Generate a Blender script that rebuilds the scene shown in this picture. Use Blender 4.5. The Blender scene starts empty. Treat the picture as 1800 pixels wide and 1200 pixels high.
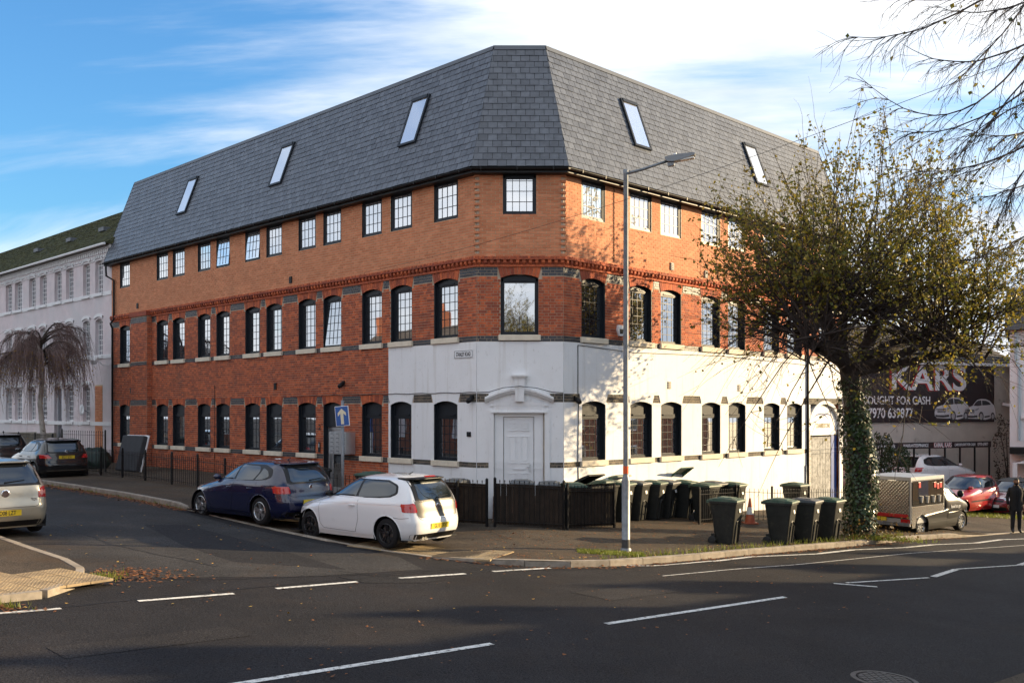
import bpy, bmesh, math, random
import numpy as np
from mathutils import Matrix, Vector
rnd = random.Random(7)
NR = np.random.RandomState(11)
sc = bpy.context.scene
col = sc.collection
R = math.radians

# ------------------------------------------------------------------ camera
CZ = 2.95
cam = bpy.data.cameras.new('camera')
cam.sensor_width = 36.0
cam.lens = 36.0 * 1717.0 / 1800.0
cam.shift_y = 122.0 / 1800.0
cam.clip_end = 2000
camo = bpy.data.objects.new('camera', cam)
camo.location = (0, 0, CZ)
camo.rotation_euler = (R(90), 0, 0)
col.objects.link(camo)
sc.camera = camo

# ------------------------------------------------------------------ sky and sun
SUN_AZ, SUN_EL = 15.0, 14.0          # azimuth measured from +X towards +Y
w = bpy.data.worlds.new('World'); sc.world = w; w.use_nodes = True
nt = w.node_tree; nt.nodes.clear()
def wn(t, **k):
    n = nt.nodes.new(t)
    for a, b in k.items(): setattr(n, a, b)
    return n
sky = wn('ShaderNodeTexSky', sky_type='NISHITA', sun_disc=False)
sky.sun_elevation = R(SUN_EL); sky.sun_rotation = R(90 - SUN_AZ)
sky.air_density = 1.35; sky.dust_density = 0.5; sky.ozone_density = 3.0
tc = wn('ShaderNodeTexCoord')
sep = wn('ShaderNodeSeparateXYZ'); nt.links.new(tc.outputs['Generated'], sep.inputs[0])
def wmath(op, a, b=None, c=None):
    n = wn('ShaderNodeMath', operation=op)
    for i, v in enumerate((a, b, c)):
        if v is None: continue
        if isinstance(v, (int, float)): n.inputs[i].default_value = v
        else: nt.links.new(v, n.inputs[i])
    return n.outputs[0]
zz = wmath('ADD', wmath('MAXIMUM', sep.outputs[2], 0.0), 0.22)
cx_, cy_ = wmath('DIVIDE', sep.outputs[0], zz), wmath('DIVIDE', sep.outputs[1], zz)
cmb = wn('ShaderNodeCombineXYZ'); nt.links.new(cx_, cmb.inputs[0]); nt.links.new(cy_, cmb.inputs[1])
def cnoise(scale, rot, sx, sy, loc, detail, rough, dist):
    mp = wn('ShaderNodeMapping'); mp.inputs['Rotation'].default_value = (0, 0, R(rot))
    mp.inputs['Scale'].default_value = (sx, sy, 1); mp.inputs['Location'].default_value = loc
    nt.links.new(cmb.outputs[0], mp.inputs[0])
    n = wn('ShaderNodeTexNoise'); n.inputs['Scale'].default_value = scale; n.inputs['Detail'].default_value = detail
    n.inputs['Roughness'].default_value = rough; n.inputs['Distortion'].default_value = dist
    nt.links.new(mp.outputs[0], n.inputs['Vector']); return n.outputs['Fac']
n1 = cnoise(1.0, 25, 0.35, 1.1, (11.0, 2.0, 0), 9, 0.58, 0.6)
n2 = cnoise(0.45, 10, 0.6, 1.0, (4.1, 2.2, 0), 4, 0.5, 0.2)
dp = wn('ShaderNodeVectorMath', operation='DOT_PRODUCT'); nt.links.new(tc.outputs['Generated'], dp.inputs[0]); dp.inputs[1].default_value = (-0.352, 0.868, 0.350)
gap = wn('ShaderNodeMapRange', interpolation_type='SMOOTHSTEP'); gap.inputs['From Min'].default_value = 0.885; gap.inputs['From Max'].default_value = 0.992   # the opening of blue sky
nt.links.new(dp.outputs['Value'], gap.inputs['Value'])
dens = wmath('ADD', wmath('ADD', wmath('MULTIPLY', wmath('SUBTRACT', n1, 0.5), 2.9), wmath('MULTIPLY', wmath('SUBTRACT', n2, 0.5), 0.9)), wmath('SUBTRACT', 0.86, wmath('MULTIPLY', gap.outputs[0], 0.70)))
dens = wmath('ADD', dens, wmath('MULTIPLY', wmath('MAXIMUM', wmath('SUBTRACT', 0.27, sep.outputs[2]), 0.0), 2.0))          # thicker towards the horizon
ramp = wn('ShaderNodeMapRange', interpolation_type='SMOOTHSTEP')
ramp.inputs['From Min'].default_value = 0.28; ramp.inputs['From Max'].default_value = 0.86
nt.links.new(dens, ramp.inputs['Value'])
n3 = cnoise(1.6, 40, 0.6, 1.2, (9.1, 0.2, 0), 6, 0.55, 0.3)
ccol = wn('ShaderNodeMix', data_type='RGBA')
ccol.inputs['A'].default_value = (2.55, 2.95, 3.5, 1); ccol.inputs['B'].default_value = (4.8, 4.8, 4.8, 1)
cr = wn('ShaderNodeMapRange'); cr.inputs['From Min'].default_value = 0.34; cr.inputs['From Max'].default_value = 0.66
nt.links.new(n3, cr.inputs['Value']); nt.links.new(cr.outputs[0], ccol.inputs['Factor'])
skt = wn('ShaderNodeMix', data_type='RGBA', blend_type='MULTIPLY'); skt.inputs['Factor'].default_value = 1
skt.inputs['B'].default_value = (0.40, 0.68, 0.95, 1); nt.links.new(sky.outputs[0], skt.inputs['A'])
mix = wn('ShaderNodeMix', data_type='RGBA')
nt.links.new(ramp.outputs[0], mix.inputs['Factor']); nt.links.new(skt.outputs['Result'], mix.inputs['A']); nt.links.new(ccol.outputs['Result'], mix.inputs['B'])
bg = wn('ShaderNodeBackground'); bg.inputs['Strength'].default_value = 0.125
nt.links.new(mix.outputs['Result'], bg.inputs['Color'])
wo = wn('ShaderNodeOutputWorld'); nt.links.new(bg.outputs[0], wo.inputs[0])

sun = bpy.data.lights.new('sun', 'SUN'); sun.energy = 4.7; sun.angle = R(0.55); sun.color = (1.0, 0.76, 0.45)
suno = bpy.data.objects.new('sun', sun); col.objects.link(suno)
sd = Vector((math.cos(R(SUN_AZ)) * math.cos(R(SUN_EL)), math.sin(R(SUN_AZ)) * math.cos(R(SUN_EL)), math.sin(R(SUN_EL))))
suno.rotation_euler = sd.to_track_quat('Z', 'Y').to_euler()
suno.location = sd * 60

vs = sc.view_settings
vs.view_transform = 'Standard'; vs.look = 'None'; vs.exposure = 1.26; vs.gamma = 1.0; vs.use_curve_mapping = False
sc.render.film_transparent = False
cy = sc.cycles
cy.use_adaptive_sampling = True; cy.adaptive_threshold = 0.02; cy.use_denoising = True
cy.max_bounces = 5; cy.diffuse_bounces = 3; cy.glossy_bounces = 3; cy.transmission_bounces = 3; cy.transparent_max_bounces = 6
cy.caustics_reflective = False; cy.caustics_refractive = False

# ------------------------------------------------------------------ helpers
I4 = Matrix.Identity(4)
WM = {}
def T(x, y, z=0.0): return Matrix.Translation((x, y, z))
def RZ(a): return Matrix.Rotation(a, 4, 'Z')
def ob(name, data, parent=None, M=I4, **props):
    o = bpy.data.objects.new(name, data); col.objects.link(o)
    WM[o] = M.copy(); o.parent = parent
    o.matrix_basis = (WM[parent].inverted() @ M) if parent else M
    for k, v in props.items():
        o['category' if k == 'cat' else k] = v
    return o
def thing(name, label, cat, M=I4, group=None):
    o = ob(name, None, None, M); o.empty_display_size = 0.3
    o['label'] = label; o['category'] = cat
    if group: o['group'] = group
    return o
def kids(o): return [c for c in col.objects if c.parent is o]
def copy_tree(root, M, label=None, kidsmap=None):
    r = root.copy(); col.objects.link(r); r.matrix_basis = M; WM[r] = M.copy()
    if label: r['label'] = label
    for ch in TREE.get(root, []):
        _copy(ch, r)
    return r
def _copy(o, p):
    c = o.copy(); col.objects.link(c); c.parent = p
    for ch in TREE.get(o, []): _copy(ch, c)
TREE = {}
def reg(root):
    m = {}
    for o in col.objects:
        if o.parent: m.setdefault(o.parent, []).append(o)
    def walk(o):
        TREE[o] = m.get(o, [])
        for c in TREE[o]: walk(c)
    walk(root)

class MB:
    """collects simple shapes into one mesh"""
    def __init__(s): s.v = []; s.f = []; s.m = []; s.n = 0
    def add(s, v, f, mi=0):
        v = np.asarray(v, float).reshape(-1, 3); o = s.n
        s.v.append(v); s.n += len(v)
        for q in f: s.f.append(tuple(i + o for i in q)); s.m.append(mi)
        return s
    def box(s, x0, x1, y0, y1, z0, z1, mi=0):
        return s.add([(x0, y0, z0), (x1, y0, z0), (x1, y1, z0), (x0, y1, z0), (x0, y0, z1), (x1, y0, z1), (x1, y1, z1), (x0, y1, z1)],
                     [(0, 3, 2, 1), (4, 5, 6, 7), (0, 1, 5, 4), (1, 2, 6, 5), (2, 3, 7, 6), (3, 0, 4, 7)], mi)
    def bbox(s, x0, x1, y0, y1, z0, z1, b, mi=0):
        """box with chamfered edges"""
        bm = bmesh.new()
        bmesh.ops.create_cube(bm, size=1.0)
        for v in bm.verts:
            v.co = Vector((x0 + (v.co.x + .5) * (x1 - x0), y0 + (v.co.y + .5) * (y1 - y0), z0 + (v.co.z + .5) * (z1 - z0)))
        bmesh.ops.bevel(bm, geom=bm.edges[:], offset=b, segments=2, affect='EDGES', profile=0.6)
        s.bm(bm, mi); return s
    def bm(s, bm, mi=0, M=None):
        bm.verts.index_update()
        v = [tuple((M @ x.co) if M else x.co) for x in bm.verts]
        s.add(v, [[q.index for q in f.verts] for f in bm.faces], mi); bm.free(); return s
    def quad(s, a, b, c, d, mi=0): return s.add([a, b, c, d], [(0, 1, 2, 3)], mi)
    def tube(s, pts, rad, sides=6, mi=0, caps=True):
        P = np.asarray(pts, float); n = len(P)
        r = np.broadcast_to(np.asarray(rad, float), (n,))
        d = np.gradient(P, axis=0); d /= np.maximum(np.linalg.norm(d, axis=1, keepdims=True), 1e-9)
        up = np.array([0, 0, 1.]) if abs(d[0, 2]) < .9 else np.array([1., 0, 0])
        a = np.cross(d, up); a /= np.maximum(np.linalg.norm(a, axis=1, keepdims=True), 1e-6)
        b = np.cross(d, a)
        th = np.arange(sides) * 2 * math.pi / sides
        V = P[:, None, :] + r[:, None, None] * (np.cos(th)[None, :, None] * a[:, None, :] + np.sin(th)[None, :, None] * b[:, None, :])
        F = []
        for i in range(n - 1):
            for j in range(sides):
                k = (j + 1) % sides
                F.append((i * sides + j, i * sides + k, (i + 1) * sides + k, (i + 1) * sides + j))
        if caps:
            F.append(tuple(range(sides))[::-1]); F.append(tuple((n - 1) * sides + j for j in range(sides)))
        return s.add(V.reshape(-1, 3), F, mi)
    def lathe(s, prof, seg=24, axis='z', mi=0, c=(0, 0, 0)):
        """prof: (r, h) list; closed of revolution about an axis through c"""
        th = np.arange(seg) * 2 * math.pi / seg; V = []; F = []
        for r, h in prof:
            for t in th:
                x, y = r * math.cos(t), r * math.sin(t)
                p = {'z': (x, y, h), 'y': (x, h, y), 'x': (h, x, y)}[axis]
                V.append((p[0] + c[0], p[1] + c[1], p[2] + c[2]))
        for i in range(len(prof) - 1):
            for j in range(seg):
                k = (j + 1) % seg
                F.append((i * seg + j, i * seg + k, (i + 1) * seg + k, (i + 1) * seg + j))
        return s.add(V, F, mi)
    def prism(s, poly, y0, y1, mi=0):
        """polygon in (x, z) extruded along y"""
        n = len(poly)
        V = [(p[0], y0, p[1]) for p in poly] + [(p[0], y1, p[1]) for p in poly]
        F = [tuple(range(n)), tuple(range(2 * n - 1, n - 1, -1))] + [(i, n + i, n + (i + 1) % n, (i + 1) % n) for i in range(n)]
        return s.add(V, F, mi)
    def xf(s, M):
        A = np.array(M)
        s.v = [v @ A[:3, :3].T + A[:3, 3] for v in s.v]; return s
    def mesh(s, name, mats, smooth=False):
        me = bpy.data.meshes.new(name)
        V = np.concatenate(s.v) if s.v else np.zeros((0, 3))
        L = np.fromiter((len(f) for f in s.f), dtype=np.int32, count=len(s.f))
        idx = np.fromiter((i for f in s.f for i in f), dtype=np.int32, count=int(L.sum()))
        me.vertices.add(len(V)); me.vertices.foreach_set('co', V.ravel().astype(np.float32))
        me.loops.add(len(idx)); me.loops.foreach_set('vertex_index', idx)
        st = np.zeros(len(L), np.int32); st[1:] = np.cumsum(L)[:-1]
        me.polygons.add(len(L)); me.polygons.foreach_set('loop_start', st)
        me.polygons.foreach_set('material_index', np.asarray(s.m, np.int32))
        me.polygons.foreach_set('use_smooth', np.full(len(L), bool(smooth)))
        for m in (mats if isinstance(mats, (list, tuple)) else [mats]): me.materials.append(m)
        me.update(calc_edges=True); me.validate()
        return me
    def obj(s, name, mats, parent=None, M=I4, smooth=False, **p):
        return ob(name, s.mesh(name, mats, smooth), parent, M, **p)

def autosmooth(me, ang=40):
    bm = bmesh.new(); bm.from_mesh(me)
    for f in bm.faces: f.smooth = True
    for e in bm.edges:
        if len(e.link_faces) == 2 and e.calc_face_angle(0) > R(ang): e.smooth = False
    bm.to_mesh(me); bm.free()

# ------------------------------------------------------------------ materials
MT = {}
def mat(name, c=(.5, .5, .5), rough=.6, metal=0., spec=.5, var=0., vscale=3., bump=0., bscale=60., c2=None, coat=0., isl=0., dirt=None, emit=None, bdist=.004, detail=6, ior=1.5):
    if name in MT: return MT[name]
    m = bpy.data.materials.new(name); MT[name] = m; m.use_nodes = True
    t = m.node_tree; N = t.nodes; p = N['Principled BSDF']
    p.inputs['Roughness'].default_value = rough; p.inputs['Metallic'].default_value = metal
    p.inputs['Specular IOR Level'].default_value = spec; p.inputs['IOR'].default_value = ior
    if coat: p.inputs['Coat Weight'].default_value = coat; p.inputs['Coat Roughness'].default_value = .04
    cc = (*c, 1); src = None
    tcn = N.new('ShaderNodeTexCoord')
    def noise(scale, det=6, rough_=.6):
        n = N.new('ShaderNodeTexNoise'); n.inputs['Scale'].default_value = scale; n.inputs['Detail'].default_value = det
        n.inputs['Roughness'].default_value = rough_; t.links.new(geo.outputs['Position'], n.inputs['Vector']); return n.outputs['Fac']
    geo = N.new('ShaderNodeNewGeometry')
    def mixc(f, a, b, bt='MIX'):
        n = N.new('ShaderNodeMix'); n.data_type = 'RGBA'; n.blend_type = bt
        for s_, v in (('Factor', f), ('A', a), ('B', b)):
            if isinstance(v, (int, float)): n.inputs[s_].default_value = v
            elif isinstance(v, tuple): n.inputs[s_].default_value = v
            else: t.links.new(v, n.inputs[s_])
        return n.outputs['Result']
    def rng(v, a, b, lo=0., hi=1.):
        n = N.new('ShaderNodeMapRange'); t.links.new(v, n.inputs['Value'])
        n.inputs['From Min'].default_value = a; n.inputs['From Max'].default_value = b
        n.inputs['To Min'].default_value = lo; n.inputs['To Max'].default_value = hi; return n.outputs[0]
    m['h'] = 1
    out = cc
    if isl:                                     # a shade for every brick, slate or leaf
        oi = N.new('ShaderNodeObjectInfo')
        ad = N.new('ShaderNodeMath'); ad.operation = 'ADD'; t.links.new(geo.outputs['Random Per Island'], ad.inputs[0]); t.links.new(oi.outputs['Random'], ad.inputs[1])
        fr = N.new('ShaderNodeMath'); fr.operation = 'FRACT'; t.links.new(ad.outputs[0], fr.inputs[0])
        out = mixc(rng(fr.outputs[0], 0, 1, 0, isl), cc, (*(c2 or tuple(x * .5 for x in c)), 1))
    elif c2:
        out = mixc(rng(noise(vscale * .6, detail), .38, .66), cc, (*c2, 1))
    if var:
        a = mixc(rng(noise(vscale, detail), .3, .7), (1 - var,) * 3 + (1,), (1 + var,) * 3 + (1,))
        out = mixc(1.0, out, a, 'MULTIPLY')
    if dirt:                                    # (colour, scale, from, to, amount)
        dc, ds, d0, d1, am = dirt
        out = mixc(rng(noise(ds, 8, .65), d0, d1, 0, am), out, (*dc, 1))
    if isinstance(out, tuple): p.inputs['Base Color'].default_value = out
    else: t.links.new(out, p.inputs['Base Color'])
    if bump:
        b = N.new('ShaderNodeBump'); b.inputs['Strength'].default_value = bump; b.inputs['Distance'].default_value = bdist
        t.links.new(noise(bscale, 4), b.inputs['Height']); t.links.new(b.outputs[0], p.inputs['Normal'])
    if emit: p.inputs['Emission Color'].default_value = (*emit[0], 1); p.inputs['Emission Strength'].default_value = emit[1]
    return m
def glass(name, tint=(.02, .025, .03), refl=.5, wob=0.0):
    """coated window glass: a mirror-like sheet over a diffuse tint"""
    m = bpy.data.materials.new(name); MT[name] = m; m.use_nodes = True
    t = m.node_tree; N = t.nodes; N.remove(N['Principled BSDF']); o = N['Material Output']
    d = N.new('ShaderNodeBsdfDiffuse'); d.inputs[0].default_value = (*tint, 1)
    g = N.new('ShaderNodeBsdfGlossy'); g.inputs['Roughness'].default_value = .02; g.inputs[0].default_value = (.93, .96, 1, 1)
    lw = N.new('ShaderNodeLayerWeight'); lw.inputs[0].default_value = .5
    pw = N.new('ShaderNodeMath'); pw.operation = 'POWER'; pw.inputs[1].default_value = 4.; t.links.new(lw.outputs['Facing'], pw.inputs[0])
    mr = N.new('ShaderNodeMapRange'); mr.inputs['To Min'].default_value = refl; mr.inputs['To Max'].default_value = 1.0
    t.links.new(pw.outputs[0], mr.inputs['Value'])
    mx = N.new('ShaderNodeMixShader'); t.links.new(mr.outputs[0], mx.inputs[0]); t.links.new(d.outputs[0], mx.inputs[1]); t.links.new(g.outputs[0], mx.inputs[2])
    if wob:
        ge = N.new('ShaderNodeNewGeometry'); n = N.new('ShaderNodeTexNoise'); n.inputs['Scale'].default_value = 1.6; n.inputs['Detail'].default_value = 1
        t.links.new(ge.outputs['Position'], n.inputs['Vector'])
        b = N.new('ShaderNodeBump'); b.inputs['Strength'].default_value = wob; b.inputs['Distance'].default_value = .02
        t.links.new(n.outputs['Fac'], b.inputs['Height']); t.links.new(b.outputs[0], g.inputs['Normal'])
    t.links.new(mx.outputs[0], o.inputs[0]); return m

M_old = mat('old_red_brick', (.56, .132, .044), .85, isl=1., c2=(.25, .056, .029), var=.28, vscale=9, bump=.5, bscale=70, dirt=((.07, .045, .035), 1.1, .56, .75, .5))
M_new = mat('new_orange_brick', (.62, .245, .120), .85, isl=1., c2=(.50, .175, .078), var=.12, vscale=2.5, bump=.35, bscale=80)
M_blue = mat('blue_engineering_brick', (.050, .056, .066), .5, isl=1., c2=(.028, .030, .036), var=.3, vscale=9, bump=.4, bscale=60, dirt=((.16, .13, .09), 2., .55, .8, .5))
M_bluep = mat('weathered_blue_brick', (.085, .078, .066), .8, isl=1., c2=(.045, .043, .042), var=.4, vscale=7, bump=.5, bscale=60, dirt=((.30, .25, .17), 3., .45, .8, .6))
M_mortar = mat('mortar', (.42, .33, .24), .95, var=.25, vscale=5, bump=.4, bscale=120)
M_mortn = mat('pale_mortar', (.52, .40, .25), .95, var=.15, vscale=5, bump=.3, bscale=120)
M_render = mat('white_render', (.80, .805, .81), .8, var=.035, vscale=1.2, bump=.25, bscale=35, dirt=((.50, .46, .38), .55, .55, .85, .35), bdist=.006)
def streaks(m, col_, amt, sx=5., sz=.25, lo=.55, hi=.8):
    t = m.node_tree; N = t.nodes; p = N['Principled BSDF']; l = p.inputs['Base Color'].links[0].from_socket
    ge = N.new('ShaderNodeNewGeometry'); mp = N.new('ShaderNodeMapping'); mp.inputs['Scale'].default_value = (sx, sx, sz); t.links.new(ge.outputs['Position'], mp.inputs[0])
    n = N.new('ShaderNodeTexNoise'); n.inputs['Scale'].default_value = 1; n.inputs['Detail'].default_value = 7; n.inputs['Roughness'].default_value = .65; t.links.new(mp.outputs[0], n.inputs['Vector'])
    r = N.new('ShaderNodeMapRange'); r.inputs['From Min'].default_value = lo; r.inputs['From Max'].default_value = hi; r.inputs['To Max'].default_value = amt; t.links.new(n.outputs['Fac'], r.inputs['Value'])
    x = N.new('ShaderNodeMix'); x.data_type = 'RGBA'; t.links.new(r.outputs[0], x.inputs['Factor']); t.links.new(l, x.inputs['A']); x.inputs['B'].default_value = (*col_, 1); t.links.new(x.outputs['Result'], p.inputs['Base Color'])
streaks(M_render, (.42, .37, .29), .5)
streaks(M_render, (.30, .27, .22), .35, 14., 6., .60, .74)
M_whitep = mat('white_paint', (.78, .79, .80), .45, var=.03, vscale=3)
M_slate = mat('slate', (.108, .120, .142), .42, spec=.5, isl=1., c2=(.070, .078, .094), var=.22, vscale=6, bump=.4, bscale=22, bdist=.006)
M_lead = mat('grey_lead', (.09, .10, .115), .5, var=.15, vscale=2)
M_anth = mat('anthracite_frame', (.016, .020, .026), .38, spec=.22, var=.1, vscale=2)
M_black = mat('black_plastic', (.012, .012, .013), .45, spec=.22)
M_blackm = mat('black_painted_metal', (.012, .012, .013), .38, spec=.22, var=.3, vscale=6, dirt=((.05, .035, .02), 5, .6, .8, .5))
M_sill = mat('cream_stone_sill', (.70, .62, .49), .8, var=.10, vscale=4, bump=.2, bscale=40, dirt=((.30, .26, .19), 2.5, .58, .8, .35))
M_glass = glass('window_glass', refl=.58, wob=.05)
M_glasst = glass('top_window_glass', (.50, .51, .52), refl=.60, wob=.03)  # pale tint paints the white sky reflection into the pane colour
M_carglass = glass('car_glass', (.014, .018, .020), refl=.10)
M_galv = mat('galvanised_steel', (.20, .215, .23), .5, metal=.45, var=.22, vscale=7, bump=.05)
M_silver = mat('brushed_aluminium', (.52, .54, .56), .35, metal=.75, var=.08, vscale=5)
M_wpaint = mat('road_paint', (.66, .65, .61), .75, var=.12, vscale=6, dirt=((.10, .095, .09), 16, .50, .62, .85), bump=.2)
# ------------------------------------------------------------------ ground
def g(X):
    X = np.asarray(X, float)
    a = -.06 * X
    l = .48 + .12 * (1 - np.exp(-np.clip(-8 - X, 0, 400) * .5))
    r = -1.2 - .9 * (1 - np.exp(-np.clip(X - 20, 0, 600) * .0667))
    return np.where(X < -8, l, np.where(X > 20, r, a))
def sstep(x, a, b):
    t = np.clip((np.asarray(x, float) - a) / (b - a), 0, 1); return t * t * (3 - 2 * t)
def off(X):
    return .12 - .108 * sstep(X, -8.3, -7.5) + .108 * sstep(X, -1.5, .2) - .105 * sstep(X, 13.0, 14.2)
def gp(X): return g(X) + off(X)

def asphalt(name, base, spk=.5, patch=.25, brown=0., sheen=.14):
    m = bpy.data.materials.new(name); m.use_nodes = True; t = m.node_tree; N = t.nodes; p = N['Principled BSDF']
    ge = N.new('ShaderNodeNewGeometry')
    def noise(sc_, det, ro=.6, dist=0.):
        n = N.new('ShaderNodeTexNoise'); n.inputs['Scale'].default_value = sc_; n.inputs['Detail'].default_value = det
        n.inputs['Roughness'].default_value = ro; n.inputs['Distortion'].default_value = dist
        t.links.new(ge.outputs['Position'], n.inputs['Vector']); return n.outputs['Fac']
    def rng(v, a, b, lo, hi):
        n = N.new('ShaderNodeMapRange'); t.links.new(v, n.inputs['Value'])
        for k_, q in (('From Min', a), ('From Max', b), ('To Min', lo), ('To Max', hi)): n.inputs[k_].default_value = q
        return n.outputs[0]
    def mul(a, b):
        n = N.new('ShaderNodeMath'); n.operation = 'MULTIPLY'; t.links.new(a, n.inputs[0]); t.links.new(b, n.inputs[1]); return n.outputs[0]
    def mixc(f, a, b):
        n = N.new('ShaderNodeMix'); n.data_type = 'RGBA'
        for s_, v in (('Factor', f), ('A', a), ('B', b)):
            if isinstance(v, tuple): n.inputs[s_].default_value = v
            else: t.links.new(v, n.inputs[s_])
        return n.outputs['Result']
    k = mul(mul(rng(noise(55, 2, .8), .34, .66, 1 - spk, 1 + spk), rng(noise(.35, 5, .6, .8), .3, .7, 1 - patch, 1 + patch)), rng(noise(1.3, 4), .3, .7, 1 - patch * .5, 1 + patch * .5))
    v = N.new('ShaderNodeCombineColor'); 
    for i, c in enumerate(base):
        q = N.new('ShaderNodeMath'); q.operation = 'MULTIPLY'; q.inputs[1].default_value = c; t.links.new(k, q.inputs[0]); t.links.new(q.outputs[0], v.inputs[i])
    out = v.outputs[0]
    if brown:
        out = mixc(rng(noise(.8, 8, .7, .4), .5, .72, 0, brown), out, (.095, .058, .030, 1))
        out = mixc(rng(noise(14, 5, .75), .6, .72, 0, brown), out, (.13, .075, .03, 1))
    t.links.new(out, p.inputs['Base Color'])
    p.inputs['Roughness'].default_value = .82; p.inputs['Specular IOR Level'].default_value = sheen
    b = N.new('ShaderNodeBump'); b.inputs['Strength'].default_value = .7; b.inputs['Distance'].default_value = .012
    t.links.new(noise(34, 4, .7), b.inputs['Height']); t.links.new(b.outputs[0], p.inputs['Normal'])
    return m
M_road = asphalt('road_asphalt', (.022, .021, .0222), .9, .22, .10)
M_patch = asphalt('fresh_asphalt', (.026, .025, .0255), .85, .15)
M_old_road = asphalt('worn_asphalt', (.042, .040, .0385), .9, .28, .25)
M_pave = asphalt('pavement_tarmac', (.070, .056, .042), .85, .3, .6)
M_lot = asphalt('yard_concrete', (.12, .11, .10), .3, .25, .2)
M_kerb = mat('kerb_concrete', (.30, .26, .21), .9, var=.25, vscale=5, bump=.5, bscale=50, dirt=((.10, .08, .05), 4, .5, .75, .6), isl=.5, c2=(.22, .19, .15))
M_tact = mat('buff_tactile_paving', (.36, .27, .15), .85, var=.2, vscale=4, bump=.3, bscale=60, dirt=((.12, .09, .06), 2.2, .48, .7, .7), isl=.7, c2=(.27, .20, .12))

xs = np.concatenate([np.linspace(-260, -30, 8), np.linspace(-28, 44, 73), np.linspace(50, 420, 9)])
b = MB(); V = []; Fq = []
for x in xs:
    z = float(g(x)); V += [(x, -160, z), (x, 600, z)]
for i in range(len(xs) - 1): Fq.append((2 * i, 2 * i + 2, 2 * i + 3, 2 * i + 1))
road = b.add(V, Fq).obj('road', M_road, kind='structure')

def sheet(poly, zf, lim=1.6):
    bm = bmesh.new()
    vs_ = [bm.verts.new((x, y, 0)) for x, y in poly]
    bm.faces.new(vs_); bmesh.ops.triangulate(bm, faces=bm.faces[:])
    for _ in range(9):
        E_ = [e for e in bm.edges if abs(e.verts[0].co.x - e.verts[1].co.x) > lim and min(abs(e.verts[0].co.x), abs(e.verts[1].co.x)) < 60]
        if not E_: break
        bmesh.ops.subdivide_edges(bm, edges=E_, cuts=1); bmesh.ops.triangulate(bm, faces=bm.faces[:])
    for v in bm.verts: v.co.z = float(zf(v.co.x))
    bmesh.ops.recalc_face_normals(bm, faces=bm.faces[:])
    if sum(f.normal.z for f in bm.faces) < 0: bmesh.ops.reverse_faces(bm, faces=bm.faces[:])
    return MB().bm(bm)
KM = [(-70, 86.3), (-14.39, 30.7), (-10.97, 27.25), (-7.95, 24.2), (-5.5, 21.8), (-3.4, 20.0), (-1.7, 19.05), (-.55, 18.72), (.33, 18.64), (1.1, 18.83), (1.9, 19.25),
      (2.65, 19.82), (3.6, 20.59), (5.29, 22.15), (8.37, 24.77), (11.13, 27.3), (13.34, 28.99), (16.5, 31.7), (25, 39.0), (80, 87)]
pave = sheet(KM + [(80, 180), (-70, 180)], gp).obj('pavement', M_pave, kind='structure')
KI = [(-70, 78.4), (-9.26, 17.66), (-8.27, 16.7), (-7.36, 15.9), (-6.75, 15.15), (-6.45, 14.44), (-6.40, 13.74), (-6.56, 13.3), (-6.95, 12.9), (-8.5, 11.5), (-40, -17)]
def gi(X): return g(X) + .10
isl = sheet(KI + [(-70, -17)], gi).obj('corner_pavement', M_pave, kind='structure')
KN = [(-45, -34.4), (0, 6.35), (45, 47.1), (80, 78.8)]
near = sheet(KN + [(120, 60), (60, -60), (-20, -80)], gi).obj('near_pavement', M_pave, kind='structure')

def resample(pts, step):
    P = np.asarray(pts, float); d = np.r_[0, np.cumsum(np.linalg.norm(np.diff(P, axis=0), axis=1))]
    n = max(2, int(round(d[-1] / step)) + 1); s = np.linspace(0, d[-1], n)
    return np.c_[np.interp(s, d, P[:, 0]), np.interp(s, d, P[:, 1])]
def smooth2(P, it=2):
    P = np.asarray(P, float)
    for _ in range(it):
        Q = P.copy(); Q[1:-1] = .25 * P[:-2] + .5 * P[1:-1] + .25 * P[2:]; P = Q
    return P
def kerbs(line, zf, parent, side):
    P = resample(line, .915)
    for i in range(len(P) - 1):
        a, c = P[i], P[i + 1]; d = (c - a); L = np.linalg.norm(d); d /= L; n = np.array([-d[1], d[0]]) * side
        a = a + d * .006; c = c - d * .006
        o0, o1 = a - n * .012, c - n * .012; i0, i1 = a + n * .125, c + n * .125
        ch = n * .018; jz = rnd.uniform(-.004, .004)
        V = []
        for (q0, q1, dz) in ((o0, o1, 0), (o0 + ch * .3, o1 + ch * .3, 1), (o0 + ch, o1 + ch, 2), (i0, i1, 3)):
            for q in (q0, q1):
                t_ = float(zf(q[0])); z = {0: float(g(q[0])) - .06, 1: t_ - .012 + jz, 2: t_ + .006 + jz, 3: t_ + .006 + jz}[dz]
                V.append((q[0], q[1], z))
        for q in (i0, i1): V.append((q[0], q[1], float(g(q[0])) - .06))
        F = [(0, 1, 3, 2), (2, 3, 5, 4), (4, 5, 7, 6), (6, 7, 9, 8), (0, 2, 4, 6, 8), (1, 9, 7, 5, 3)]
        if side < 0: F = [f[::-1] for f in F]
        MB().add(V, F).obj('kerb_stone', M_kerb, parent)
kerbs([(-22, 38.3)] + KM[1:18] + [(22, 36.4)], gp, pave, 1)
kerbs([(-16, 24.4)] + KI[1:10], gi, isl, 1)

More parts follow.
